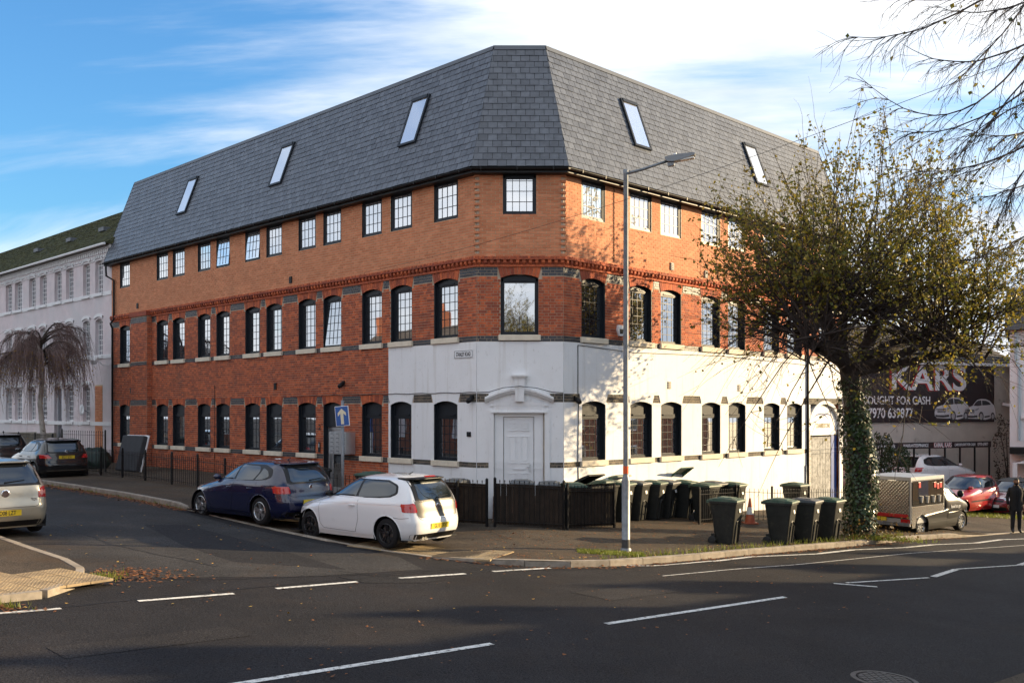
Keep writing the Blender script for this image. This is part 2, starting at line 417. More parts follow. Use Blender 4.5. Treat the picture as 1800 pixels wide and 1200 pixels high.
def ribbon(pts, wd, name, m, z=.006, parent=road, step=.4, ends=None):
    P = resample(pts, step) if step else np.asarray(pts, float)
    d = np.gradient(P, axis=0); d /= np.linalg.norm(d, axis=1, keepdims=True); n = np.c_[-d[:, 1], d[:, 0]] * wd / 2
    V = []; F = []
    for i in range(len(P)):
        for s_ in (-1, 1):
            q = P[i] + n[i] * s_; V.append((q[0], q[1], float(g(q[0])) + z))
    for i in range(len(P) - 1): F.append((2 * i, 2 * i + 2, 2 * i + 3, 2 * i + 1))
    return MB().add(V, F).obj(name, m, parent)
for a, c in [((-6.48, 12.35), (-5.93, 12.84)), ((-5.19, 13.56), (-4.12, 14.46)), ((-3.63, 15.03), (-2.54, 16.01)), ((-1.91, 16.56), (-.83, 17.41)), ((-.35, 17.83), (.73, 18.62)), ((1.3, 19.04), (2.11, 19.56))]:
    ribbon([a, c], .10, 'painted_dash', M_wpaint)
for a, c in [((1.34, 13.91), (4.75, 16.99)), ((-2.95, 9.82), (-.25, 12.32)), ((-7.2, 5.9), (-4.6, 8.3))]:
    ribbon([a, c], .105, 'painted_dash', M_wpaint)
for L_, w_ in [([(2.0, 19.42), (2.69, 19.62), (3.1, 19.85), (4.27, 20.88)], .07), ([(4.3, 20.85), (5.37, 21.92)], .10), ([(5.37, 21.92), (7.29, 23.17)], .08), ([(7.29, 23.2), (8.51, 24.35)], .12),
               ([(8.51, 24.35), (10.25, 25.5)], .08), ([(10.25, 25.5), (11.45, 26.57)], .12), ([(11.45, 26.57), (13.13, 27.66)], .08), ([(13.13, 27.66), (14.55, 29.04)], .12), ([(14.55, 29.04), (17, 30.6)], .08),
               ([(2.85, 18.48), (4.52, 19.89), (6.15, 21.1), (9.93, 24.35), (14.59, 27.83), (20, 32.4)], .035),
               ([(6.20, 18.82), (7.0, 18.72)], .10), ([(6.5, 18.99), (8.68, 20.34)], .07), ([(8.85, 20.52), (9.95, 21.88)], .13), ([(9.95, 21.91), (12.07, 23.28)], .07), ([(12.1, 23.3), (13.3, 24.7)], .13), ([(13.3, 24.7), (15.6, 26.2)], .07)]:
    ribbon(L_, w_, 'painted_line', M_wpaint)
def patch(poly, name, m, z, zf=g, parent=road):
    return sheet(poly, lambda x: zf(x) + z, .8).obj(name, m, parent)
patch([(-9.0, 17.8), (-6.4, 15.0), (-3.4, 16.2), (-1.6, 17.6), (-2.2, 18.9), (-4.2, 20.2), (-6.2, 21.9), (-8.6, 24.4), (-14.8, 30.4), (-22, 37.6), (-25, 33.8)], 'worn_surface', M_old_road, .003)
patch([(-6.3, 18.7), (-4.9, 17.2), (-2.9, 17.1), (-4.5, 18.9), (-7.2, 21.6), (-8.0, 21.2)], 'resurfaced_patch', M_patch, .005)

# tactile slabs with rows of blisters, and a drain cover
def tactile(u0, v0, nu, nv, ang, origin, zf, parent, s=.40):
    ca, sa = math.cos(ang), math.sin(ang)
    for i in range(nu):
        for j in range(nv):
            if rnd.random() < 0.0: continue
            cx, cy_ = origin[0] + ca * (u0 + i * s) - sa * (v0 + j * s), origin[1] + sa * (u0 + i * s) + ca * (v0 + j * s)
            b = MB(); h = s / 2 - .006
            cr_ = [(cx + ca * p - sa * q, cy_ + sa * p + ca * q) for p, q in ((-h, -h), (h, -h), (h, h), (-h, h))]
            zz_ = [float(zf(p[0])) for p in cr_]; dz = rnd.uniform(.002, .007)
            b.add([(p[0], p[1], z + dz) for p, z in zip(cr_, zz_)] + [(p[0], p[1], z - .03) for p, z in zip(cr_, zz_)],
                  [(0, 1, 2, 3), (0, 4, 5, 1), (1, 5, 6, 2), (2, 6, 7, 3), (3, 7, 4, 0)])
            for a_ in range(6):
                for c_ in range(6):
                    p, q = -h + .033 + a_ * .064, -h + .033 + c_ * .064
                    x, y = cx + ca * p - sa * q, cy_ + sa * p + ca * q; z = float(zf(x)) + dz; r = .017
                    b.add([(x - r, y - r, z), (x + r, y - r, z), (x + r, y + r, z), (x - r, y + r, z), (x - r * .6, y - r * .6, z + .006), (x + r * .6, y - r * .6, z + .006), (x + r * .6, y + r * .6, z + .006), (x - r * .6, y + r * .6, z + .006)],
                          [(4, 5, 6, 7), (0, 1, 5, 4), (1, 2, 6, 5), (2, 3, 7, 6), (3, 0, 4, 7)])
            b.obj('tactile_slab', M_tact, parent)
tactile(0, 0, 8, 3, R(-23), (-3.1, 19.98), gp, pave)
tactile(0, 0, 5, 3, R(62), (-6.95, 13.05), gi, isl)
tactile(0, 0, 4, 3, R(62), (-8.1, 13.2), gi, isl)
M_iron = mat('cast_iron', (.075, .070, .068), .55, metal=.4, var=.3, vscale=12, bump=.4, bscale=80)
mx_, my_ = 4.47, 11.72; mz = float(g(mx_))
mh = thing('manhole_cover', 'round cast iron manhole cover set in the dark road', 'manhole', T(mx_, my_, mz) @ Matrix.Rotation(R(3.43), 4, 'Y'))
b = MB().lathe([(.39, -.02), (.39, .006), (.33, .008), (.33, -.012), (.30, -.012), (.30, .005), (.0, .005)], 40)
b.obj('ring', M_iron, mh, WM[mh])
b = MB()
for i in range(-3, 4):
    for j in range(-3, 4):
        if math.hypot(i * .085, j * .085) < .27: b.box(i * .085 - .031, i * .085 + .031, j * .085 - .031, j * .085 + .031, .004, .012)
b.obj('tread_studs', M_iron, mh, WM[mh])

M_tar = mat('tar_seam', (.010, .010, .0105), .6, spec=.3)
for L_ in ([(-6.6, 12.2), (-4.2, 14.75), (-1.6, 17.25), (.6, 18.35), (2.2, 19.15), (5.0, 21.3)], [(-6.2, 14.9), (-4.4, 15.6), (-2.2, 16.9), (-.6, 18.2)], [(-3.0, 16.9), (-2.0, 16.5), (-1.0, 16.9)], [(-9.6, 20.6), (-7.4, 18.2), (-5.0, 16.6)]):
    P = resample(L_, .25); P[1:-1] += NR.normal(0, .02, P[1:-1].shape); ribbon(P, .018, 'tar_seam', M_tar, .0075, step=None)
patch([(-2.9, 16.35), (-1.7, 16.9), (-1.2, 16.6), (-1.5, 16.25), (-2.4, 15.95)], 'repair_patch', M_patch, .005)
patch([(1.0, 16.2), (2.3, 17.3), (2.9, 16.9), (1.6, 15.7)], 'repair_patch', asphalt('coarse_patch', (.030, .028, .028), .9, .2), .005)
patch([(-5.2, 10.9), (-3.6, 12.4), (-3.2, 12.0), (-4.8, 10.5)], 'repair_patch', asphalt('coarse_patch', (.028, .026, .026), .9, .2), .005)
# ------------------------------------------------------------------ the brick corner building
class Fac:
    """a facade: local x runs to the viewer's left along the wall, y points out of the wall, z up"""
    def __init__(s, ox, oy, ang): s.M = T(ox, oy, 0) @ RZ(R(ang)); s.ox, s.oy, s.a = ox, oy, R(ang)
    def w(s, x, y=0.): 
        return s.ox + math.cos(s.a) * x - math.sin(s.a) * y, s.oy + math.sin(s.a) * x + math.cos(s.a) * y
FL, FC, FR = Fac(-.93, 25.9, 135), Fac(1.36, 25.9, 180), Fac(1.36, 25.9, 225)
LEN_L, LEN_R, WC = 23.17, 15.8, 2.29
Z_GS, Z_GH, Z_FS, Z_FH, Z_TS, Z_TH = 1.59, 3.22, 4.94, 6.57, 8.17, 9.30
Z_BT, Z_COR, Z_EAVE, Z_TOP = 6.76, 7.04, 9.36, 13.0
bld = thing('brick_corner_building', 'three storey red and orange brick corner building with tall dark slate mansard roof', 'building', T(.2, 26.0, 0))

COURSE = .075
def brick_boxes(b, x0, x1, z0, z1, proud, mi=0, j=.0):
    y1 = proud + (rnd.uniform(-j, j) if j else 0)
    b.add([(x0, 0, z0), (x1, 0, z0), (x1, 0, z1), (x0, 0, z1), (x0, y1, z0), (x1, y1, z0), (x1, y1, z1), (x0, y1, z1)],
          [(4, 7, 6, 5), (0, 4, 5, 1), (1, 5, 6, 2), (2, 6, 7, 3), (3, 7, 4, 0)], mi)
def courses(b, xa, xb, za, zb, holes, bond, proud=.008, j=.0015, out=None):
    """bricks for a rectangle of wall less its holes (x0, x1, z0, z1)"""
    i0 = int(round(za / COURSE)); n = int(round((zb - za) / COURSE))
    for i in range(n):
        z0 = za + i * COURSE + .0065; z1 = z0 + COURSE - .013; zm = (z0 + z1) / 2
        iv = [(xa, xb)]
        for h in holes:
            if h[2] < zm < h[3]:
                nv = []
                for p, q in iv:
                    if h[1] <= p or h[0] >= q: nv.append((p, q)); continue
                    if h[0] > p: nv.append((p, h[0]))
                    if h[1] < q: nv.append((h[1], q))
                iv = nv
        for p, q in iv:
            if q - p < .03: continue
            if bond == 'stretcher': pat = (.225,); ph = .1125 * ((i0 + i) % 2)
            else: pat = (.225, .1125); ph = .16875 * ((i0 + i) % 2)
            per = sum(pat); x = math.floor((p - ph) / per) * per + ph; k = 0
            while x < q:
                e = x + pat[k % len(pat)]
                a, c = max(x, p) + .0065, min(e, q) - .0065
                if c - a > .02:
                    if out is not None: out.append((a, c, z0, z1))
                    else: brick_boxes(b, a, c, z0, z1, proud, 0, j)
                x = e; k += 1
def backing(b, xa, xb, za, zb, holes, y=0., mi=0):
    """flat wall sheet with rectangular holes"""
    X = sorted({xa, xb} | {c for h in holes for c in h[:2] if xa < c < xb}); Z = sorted({za, zb} | {c for h in holes for c in h[2:4] if za < c < zb})
    for i in range(len(X) - 1):
        for k in range(len(Z) - 1):
            mx, mz_ = (X[i] + X[i + 1]) / 2, (Z[k] + Z[k + 1]) / 2
            if any(h[0] < mx < h[1] and h[2] < mz_ < h[3] for h in holes): continue
            b.quad((X[i], y, Z[k]), (X[i], y, Z[k + 1]), (X[i + 1], y, Z[k + 1]), (X[i + 1], y, Z[k]), mi)
RISE = .10
def arc_z(x, hw, crown):
    Rr = (hw * hw + RISE * RISE) / (2 * RISE); return crown - Rr + math.sqrt(max(Rr * Rr - x * x, 0))
def arch_bricks(b, cx, hw, crown, ztop, n, proud=.012):
    """gauged brick arch with a flat top, splayed outwards"""
    sk = 1.16
    for i in range(n):
        u0, u1 = -1 + 2 * i / n, -1 + 2 * (i + 1) / n
        g_ = .004
        a0, a1 = u0 * hw + g_, u1 * hw - g_
        t0, t1 = u0 * hw * sk + g_, u1 * hw * sk - g_
        zb0, zb1 = arc_z(a0, hw, crown) , arc_z(a1, hw, crown)
        P = [(a0, zb0), (a1, zb1), (t1, ztop), (t0, ztop)]; pr = proud + rnd.uniform(-.002, .002)
        b.add([(cx + p, -.01, z) for p, z in P] + [(cx + p, pr, z) for p, z in P], [(4, 7, 6, 5), (0, 4, 5, 1), (1, 5, 6, 2), (2, 6, 7, 3), (3, 7, 4, 0)])
def arch_block(b, cx, hw, crown, ztop, proud=.014, sk=1.2, n=12):
    lo = [(cx + hw * (-1 + 2 * i / n), arc_z(hw * (-1 + 2 * i / n), hw, crown)) for i in range(n + 1)]
    hi = [(cx + hw * sk * (-1 + 2 * i / n), ztop) for i in range(n + 1)]
    for i in range(n):
        P = [lo[i], lo[i + 1], hi[i + 1], hi[i]]
        b.add([(p, -.01, z) for p, z in P] + [(p, proud, z) for p, z in P], [(4, 7, 6, 5), (0, 4, 5, 1), (2, 6, 7, 3)] + ([(3, 7, 4, 0)] if i == 0 else []) + ([(1, 5, 6, 2)] if i == n - 1 else []))

# window openings, given by the two jambs along each facade
WL = [(.75, 1.74), (2.71, 3.68), (4.11, 5.08), (6.16, 7.13), (7.56, 8.55), (9.56, 10.54), (10.96, 11.94), (13.03, 14.0), (14.45, 15.42), (16.48, 17.46), (17.88, 18.86), (21.38, 22.35)]
WR = [(.73, 1.73), (2.84, 3.86), (4.30, 5.34), (6.42, 7.46), (7.93, 8.95), (10.1, 11.14), (11.64, 12.7)]
WRX = WR + [(14.0, 14.9)]
T0 = 3.77                                    # where the white render stops on the left facade
DOOR = (7.56 - 1.40, 8.55 - 1.42)            # the flat entrance takes this bay
ENT = (6.16, 7.13)
def wins(fac, L, z0, z1): return [((a, c) if fac is not FR else (-c, -a)) + (z0, z1) for a, c in L]
holesL = wins(FL, WL, Z_FS, Z_FH) + wins(FL, [x for x in WL if x != ENT], Z_GS, Z_GH) + [(ENT[0], ENT[1], -1, Z_GH)] + wins(FL, WL + [(19.6, 20.3)][:0], Z_TS, Z_TH)
holesR = wins(FR, WRX, Z_FS, Z_FH) + wins(FR, WR, Z_GS, Z_GH) + wins(FR, WR + [(14.0, 14.9)], Z_TS, Z_TH) + [(-15.55, -13.3, -2, 3.2)]
cw = (2.29 - .0)                              # chamfer: x runs right to left
CWF = (.66, 1.66); CWT = (.72, 1.60); CDO = (.53, 1.83)
holesC = [CWF + (4.96, 6.56), CWT + (8.15, 9.24), CDO + (-1, 2.92)]

def wall_parts(nm, fac, xa, xb, holes, zlo):
    b = MB(); backing(b, xa, xb, zlo, Z_EAVE, holes)
    return b.obj(nm, [M_mortar], bld, fac.M)
wallL = wall_parts('side_wall', FL, 0, LEN_L, holesL, -.3)
wallC = wall_parts('corner_wall', FC, 0, WC, holesC, -.6)
wallR = wall_parts('street_wall', FR, -LEN_R, 0, holesR, -1.4)

def arch_holes(fac, L, crown, ztop):
    r = []
    for a, c in L:
        if fac is FR: a, c = -c, -a
        m_, h_ = (a + c) / 2, (c - a) / 2
        r.append((m_ - h_ * 1.16, m_ + h_ * 1.16, crown - RISE - .01, ztop))
    return r
# --- old red brick, blue bands, new orange brick
def old_brick(fac, wall, xa, xb, za, zb, holes, bandsz):
    b = MB(); courses(b, xa, xb, za, zb, holes + [(xa - 1, xb + 1, p, q) for p, q in bandsz], 'flemish')
    return b.obj('red_brickwork', M_old, wall, fac.M, kind='stuff')
SB1, SB2 = (4.79, 4.94), (1.44, 1.59)
AB1, AB2 = (6.535, 6.76), (3.185, 3.41)
def fill(fac, wall, xa, xb, L, brick_from):
    ah1 = arch_holes(fac, L, Z_FH, Z_BT); 
    H = (holesL if fac is FL else holesR if fac is FR else holesC)
    old_brick(fac, wall, xa, xb, 4.79, 6.79 - .03, H + ah1, [SB1, AB1])
    b = MB(); courses(b, xa, xb, SB1[0], SB1[1], H, 'flemish', .010); courses(b, xa, xb, AB1[0], AB1[1], H + ah1, 'flemish', .010)
    b.obj('blue_brick_bands', M_blue, wall, fac.M, kind='stuff')
    b = MB()
    for a, c in L:
        if fac is FR: a, c = -c, -a
        arch_bricks(b, (a + c) / 2, (c - a) / 2, Z_FH, Z_BT, 11)
    b.obj('brick_arches', M_old, wall, fac.M, kind='stuff')
fill(FL, wallL, 0, LEN_L, WL, 0)
fill(FR, wallR, -LEN_R, 0, WRX, 0)
fill(FC, wallC, 0, WC, [CWF], 0)
# ground storey of the left wall
ahg = arch_holes(FL, [x for x in WL if x[0] > T0], Z_GH, 3.41)
old_brick(FL, wallL, T0, LEN_L, -.06, 4.79, holesL + ahg, [SB2, AB2])
b = MB(); courses(b, T0, LEN_L, SB2[0], SB2[1], holesL, 'flemish', .010); courses(b, T0, LEN_L, AB2[0], AB2[1], holesL + ahg, 'flemish', .010)
b.obj('blue_brick_bands', M_blue, wallL, FL.M, kind='stuff')
b = MB()
for a, c in WL:
    if a > T0: arch_bricks(b, (a + c) / 2, (c - a) / 2, Z_GH, 3.41, 11)
b.obj('brick_arches', M_old, wallL, FL.M, kind='stuff')
# new storey: stretcher bond
for fac, wall, xa, xb, H in ((FL, wallL, .06, LEN_L, holesL), (FR, wallR, -LEN_R, -.06, holesR)):
    b = MB(); courses(b, xa, xb, Z_COR, 9.36, H, 'stretcher', .008)
    b.obj('orange_brickwork', M_new, wall, fac.M, kind='stuff')
    b = MB(); backing(b, xa, xb, Z_COR, Z_EAVE, H, .001); b.obj('mortar_joints', M_mortn, wall, fac.M)
b = MB(); backing(b, .06, WC - .06, Z_COR, Z_EAVE, holesC, .001); b.obj('mortar_joints', M_mortn, wallC, FC.M)
lst = []; courses(None, .06, WC - .06, Z_COR, 9.36, holesC, 'stretcher', .008, out=lst)
cache = {}
for a, c, z0, z1 in lst:
    k = round(c - a, 3)
    if k not in cache:
        bb = MB(); brick_boxes(bb, -k / 2, k / 2, -.0325, .0325, .008); cache[k] = bb.mesh('brick', M_new)
    ob('brick', cache[k], wallC, FC.M @ T((a + c) / 2, rnd.uniform(-.001, .0015), (z0 + z1) / 2))
# toothed quoins at both arrises: alternate courses stand out over dark notches
for fac, x, wall in ((FC, 0., wallC), (FC, WC, wallC)):
    sgn = 1 if x == 0 else -1
    for i in range(30):
        z0 = Z_COR + i * COURSE + .005
        bb = MB()
        if i % 2 == 0:
            bb.box(x - .07, x + .07, -.05, .035, z0, z0 + .065)
            bb.obj('quoin_brick', M_new, wall, fac.M)
    MB().box(x - .055, x + .055, -.10, -.035, Z_COR, Z_EAVE).obj('quoin_recess', M_mortn, wall, fac.M)

# --- white render on the ground storey
def render(fac, wall, xa, xb, za, L, hl, gaps):
    """gaps: list of x ranges of exposed dark brick in the two bands"""
    H = list(hl) + [(xa - 1, xb + 1, SB2[0], SB2[1] - .005), (xa - 1, xb + 1, 3.18, 3.41)]
    b = MB(); backing(b, xa, xb, za, 4.785, H, .022)
    # returns of the render at its edges
    for z in (4.785,): b.quad((xa, 0, z), (xb, 0, z), (xb, .022, z), (xa, .022, z))
    for z0_, z1_ in ((3.41, 3.41), (3.18, 3.18), (SB2[1] - .005,) * 2, (SB2[0],) * 2): b.quad((xa, 0, z0_), (xa, .022, z0_), (xb, .022, z0_), (xb, 0, z0_))
    for x in (xa, xb): b.quad((x, 0, za), (x, .022, za), (x, .022, 4.785), (x, 0, 4.785))
    for h in hl:
        if h[3] < 4: 
            for x in h[:2]: b.quad((x, -.02, h[2]), (x, .022, h[2]), (x, .022, 3.18), (x, -.02, 3.18))
    b.obj('white_render', M_render, wall, fac.M)
    b = MB(); ah = []
    for a, c in L:
        if fac is FR: a, c = -c, -a
        m_, h_ = (a + c) / 2, (c - a) / 2; arch_block(b, m_, h_, Z_GH, 3.412, .023)
        ah.append((m_ - h_ * 1.18, m_ + h_ * 1.18, Z_GH - RISE - .2, 3.41))
    if L: b.obj('rendered_arches', M_render, wall, fac.M)
    b = MB(); courses(b, xa, xb, SB2[0], SB2[1], hl, 'flemish', .010); courses(b, xa, xb, 3.185, 3.41, list(hl) + ah, 'flemish', .010)
    b.obj('exposed_brick_bands', M_bluep, wall, fac.M, kind='stuff')
render(FL, wallL, 0, T0, -.3, [x for x in WL if x[0] < T0], [h for h in holesL if h[1] < T0 and h[3] < 4], None)
render(FR, wallR, -LEN_R, 0, -1.4, WR, [h for h in holesR if h[3] < 4], None)
render(FC, wallC, 0, WC, -.6, [], [CDO + (-1, 2.92), (.36, 1.98, 3.0, 3.6), (.36, 1.98, -1, 3.0)], None)

# --- dentil cornice between old and new work
for fac, wall, xa, xb in ((FL, wallL, -.03, LEN_L + .02), (FC, wallC, -.04, WC + .04), (FR, wallR, -LEN_R, .03)):
    b = MB(); b.box(xa, xb, -.02, .045, 6.765, 6.80); b.box(xa, xb, -.02, .03, 6.80, 6.825)
    b.box(xa, xb, -.02, .012, 6.825, 6.95); b.box(xa, xb, -.02, .105, 6.95, 6.985)
    b.obj('cornice_course', M_old, wall, fac.M)
    b = MB(); x = xa + .02
    while x < xb - .06:
        P = [(.0, 6.83), (.045, 6.83), (.085, 6.875), (.085, 6.95), (.0, 6.95)]
        b.add([(x, p, z) for p, z in P] + [(x + .085, p, z) for p, z in P], [(0, 1, 2, 3, 4), (9, 8, 7, 6, 5)] + [(i, 5 + i, 5 + (i + 1) % 5, (i + 1) % 5) for i in range(5)]); x += .17
    b.obj('dentils', M_old, wall, fac.M, kind='stuff')
    b = MB(); x = xa
    while x < xb - .03:                       # brick on edge capping
        h = 7.04 + rnd.uniform(-.012, .008); b.box(x + .003, min(x + .073, xb), -.01, .085 + rnd.uniform(-.008, .006), 6.987, h); x += .076
    b.obj('brick_on_edge', M_old, wall, fac.M, kind='stuff')

# --- windows
def window_meshes(key, wd, z0, z1, crown, kind, depth=None):
    depth = depth or (.075 if kind == 'top' else .16)
    """meshes for one window, local x centred, z absolute, y out of wall; kinds: top, first, ground, big"""
    hw = wd / 2; fr = .055
    out = {}
    n = 10
    def head(x, ins=0.): return (arc_z(x, hw, crown) if kind != 'top' else z1) - ins
    # reveal lining
    b = MB(); lt = .012
    b.box(-hw, -hw + lt, -depth, .004, z0, head(-hw) + .0); b.box(hw - lt, hw, -depth, .004, z0, head(hw))
    b.box(-hw, hw, -depth, -.002, z0 - .01, z0 + lt)
    for i in range(n):
        a, c = -hw + wd * i / n, -hw + wd * (i + 1) / n
        b.add([(a, -depth, head(a)), (c, -depth, head(c)), (c, .002, head(c)), (a, .002, head(a)), (a, -depth, head(a) + .12), (c, -depth, head(c) + .12)],
              [(0, 1, 2, 3), (0, 4, 5, 1)])
    out['reveal_lining'] = b.mesh('reveal_lining', M_anth)
    # frame
    b = MB(); y0, y1 = -depth, -depth + (.055 if kind == 'top' else .07)
    zt = z1 if kind == 'top' else crown - RISE
    b.box(-hw + lt, -hw + lt + fr, y0, y1, z0 + lt, zt); b.box(hw - lt - fr, hw - lt, y0, y1, z0 + lt, zt)
    b.box(-hw + lt + fr, hw - lt - fr, y0, y1, z0 + lt, z0 + lt + fr)
    if kind == 'ground':
        zp = z0 + 1.22                          # solid panel over a lower light
        for i in range(n):
            a, c = -hw + lt + (wd - 2 * lt) * i / n, -hw + lt + (wd - 2 * lt) * (i + 1) / n
            b.quad((a, y0 + .045, zp), (a, y0 + .045, head(a)), (c, y0 + .045, head(c)), (c, y0 + .045, zp))
        b.box(-hw + lt + fr, hw - lt - fr, y0, y1, zp - fr, zp); gz1 = zp - fr
        b.box(-hw * .55, hw * .55, y1, y1 + .03, zp + .01, zp + .045)
    else:
        for i in range(n):
            a, c = -hw + lt + (wd - 2 * lt) * i / n, -hw + lt + (wd - 2 * lt) * (i + 1) / n
            lo = zt - fr - (.06 if kind == 'top' else .02)
            b.add([(a, y1, lo), (c, y1, lo), (c, y1, head(c)), (a, y1, head(a)), (a, y0, lo), (c, y0, lo)], [(0, 3, 2, 1), (0, 1, 5, 4)])
        gz1 = zt - fr - (.06 if kind == 'top' else .02)
        b.box(-hw * .5, hw * .5, y1, y1 + .02, gz1 + .02, gz1 + .05)
    # opening sash bead
    gx = hw - lt - fr; gz0 = z0 + lt + fr
    for x_ in (-gx, gx - .03): b.box(x_, x_ + .03, y0 + .01, y1 - .012, gz0, gz1)
    for z_ in (gz0, gz1 - .03): b.box(-gx + .03, gx - .03, y0 + .01, y1 - .012, z_, z_ + .03)
    out['frame'] = b.mesh('frame', M_anth)
    b = MB().quad((-gx, y0 + .02, gz0), (-gx, y0 + .02, gz1), (gx, y0 + .02, gz1), (gx, y0 + .02, gz0))
    out['pane'] = b.mesh('pane', M_glasst if kind == 'top' else M_glass)
    b = MB(); yb = y0 + .021; t_ = .008
    cols, rows = {'top': (4, 4), 'first': (4, 6), 'ground': (4, 5), 'big': (4, 6)}[kind]
    zmax = gz1 if kind != 'big' else gz0 + (gz1 - gz0) * .33
    for i in range(1, cols):
        x_ = -gx + 2 * gx * i / cols
        if kind == 'big' and x_ > .1: continue
        b.box(x_ - t_, x_ + t_, yb, yb + .008, gz0 + .03, zmax)
    for i in range(1, rows):
        z_ = gz0 + (gz1 - gz0) * (i / rows if kind != 'top' else (.92 if i == 3 else i * .31))
        if z_ < zmax: b.box(-gx + .03 if kind != 'big' else -gx + .03, gx - .03 if kind != 'big' else .1, yb + .0005, yb + .0085, z_ - t_, z_ + t_)
    out['leaded_bars'] = b.mesh('leaded_bars', M_anth)
    return out
wcache = {}
def window(fac, wall, a, c, kind, z0, z1, crown, tilt=False):
    wd = round(c - a, 2); k = (wd, kind)
    if k not in wcache: wcache[k] = window_meshes(k, wd, z0, z1, crown, kind)
    ms = wcache[k]; M = fac.M @ T((a + c) / 2, 0, 0)
    o = ob('window', ms['reveal_lining'], bld, M)
    ob('frame', ms['frame'], o, M)
    M2 = M
    if tilt:                                   # the sash hangs open at the bottom
        M2 = M @ T(0, -.10, z1 - .1) @ Matrix.Rotation(R(4.5), 4, 'X') @ T(0, .10, -z1 + .1)
    ob('pane', ms['pane'], o, M2); ob('glazing_bars', ms['leaded_bars'], o, M2)
    return o
SILLM = {}
def sill(fac, a, c, zt, ext=.06, h=.15):
    k = round(c - a, 2)
    if (k, h) not in SILLM:
        SILLM[(k, h)] = MB().bbox(-k / 2 - ext, k / 2 + ext, -.15, .085, -h, 0, .012).mesh('window_sill', M_sill)
    ob('window_sill', SILLM[(k, h)], bld, fac.M @ T((a + c) / 2, 0, zt + rnd.uniform(-.004, .004)))
for fac, wall, L in ((FL, wallL, WL), (FR, wallR, WRX)):
    for i, (a, c) in enumerate(L):
        if fac is FR: a, c = -c, -a
        window(fac, wall, a, c, 'top', Z_TS, Z_TH, Z_TH, tilt=(fac is FL and i in (7, 6)))
        window(fac, wall, a, c, 'first', Z_FS, Z_FH, Z_FH, tilt=(fac is FL and i == 3))
        sill(fac, a, c, Z_FS + .005)
        if not (fac is FL and L[i] == ENT) and not (fac is FR and i == 7):
            window(fac, wall, a, c, 'ground', Z_GS, Z_GH, Z_GH); sill(fac, a, c, Z_GS + .005)
window(FC, wallC, CWT[0], CWT[1], 'top', 8.15, 9.24, 9.24)
wcache[(1.0, 'big')] = window_meshes(None, 1.0, 4.96, 6.56, 6.56, 'big')
window(FC, wallC, CWF[0], CWF[1], 'big', 4.96, 6.56, 6.56); sill(FC, CWF[0], CWF[1], 4.962, .05)
for fac, wall, xs_ in ((FL, wallL, [(0, LEN_L)]),):
    pass

# --- pilaster on the left wall
b = MB(); courses(b, 19.3, 20.75, -.06, 6.74, [(0, 99, *SB1), (0, 99, *SB2), (0, 99, *AB1), (0, 99, *AB2)], 'flemish', .008)
b.xf(T(0, .22, 0)).obj('pilaster_bricks', M_old, wallL, FL.M, kind='stuff')
b = MB(); 
for z0, z1 in (SB1, SB2, AB1, AB2): courses(b, 19.3, 20.75, z0, z1, [], 'flemish', .010)
b.xf(T(0, .22, 0)).obj('pilaster_blue_bands', M_blue, wallL, FL.M, kind='stuff')
MB().box(19.3, 20.75, -.01, .22, -.3, 6.80).obj('pilaster', M_mortar, wallL, FL.M)
b = MB()
for xx, ss in ((19.3, -1),):                  # the side of the pilaster seen from the street
    bb = MB(); courses(bb, 0, .22, -.06, 6.74, [], 'flemish', .008); b = bb
b.xf(T(19.3, 0, 0) @ RZ(R(90))).obj('pilaster_side_bricks', M_old, wallL, FL.M, kind='stuff')
MB().box(19.25, 20.80, -.01, .27, 6.80, 6.99).obj('pilaster_cap', M_old, wallL, FL.M)

# --- solid core so that no light passes through the house
def core(z0, z1, ins, name, m):
    P = []
    a = FL.w(LEN_L - ins, -ins); c = FL.w(0, -ins); d = FC.w(0, -ins); e = FR.w(-LEN_R + ins, -ins)
    f = (e[0] - 13.0, e[1] + 13.0); h = (a[0] + 6.5, a[1] + 6.5)
    P = [a, FL.w(.0, -ins), FC.w(WC, -ins), FC.w(0, -ins), FR.w(0, -ins), e, f, h]
    n = len(P); V = [(x, y, z0) for x, y in P] + [(x, y, z1) for x, y in P]
    return MB().add(V, [tuple(range(n)), tuple(range(2 * n - 1, n - 1, -1))] + [(i, n + i, n + (i + 1) % n, (i + 1) % n) for i in range(n)]).obj(name, m, bld)
core(-2, 9.3, .26, 'inner_walls', M_mortar)
# end walls that turn the corner
b = MB(); courses(b, -.26, 0, -.3 + .24, 9.36, [], 'flemish', .008)
MB().box(LEN_L - .02, LEN_L, -8, 0, -.5, 9.3).obj('end_wall', M_mortar, bld, FL.M)
MB().box(-LEN_R, -LEN_R + .02, -8, 0, -2, 9.3).obj('end_wall', M_old, bld, FR.M)

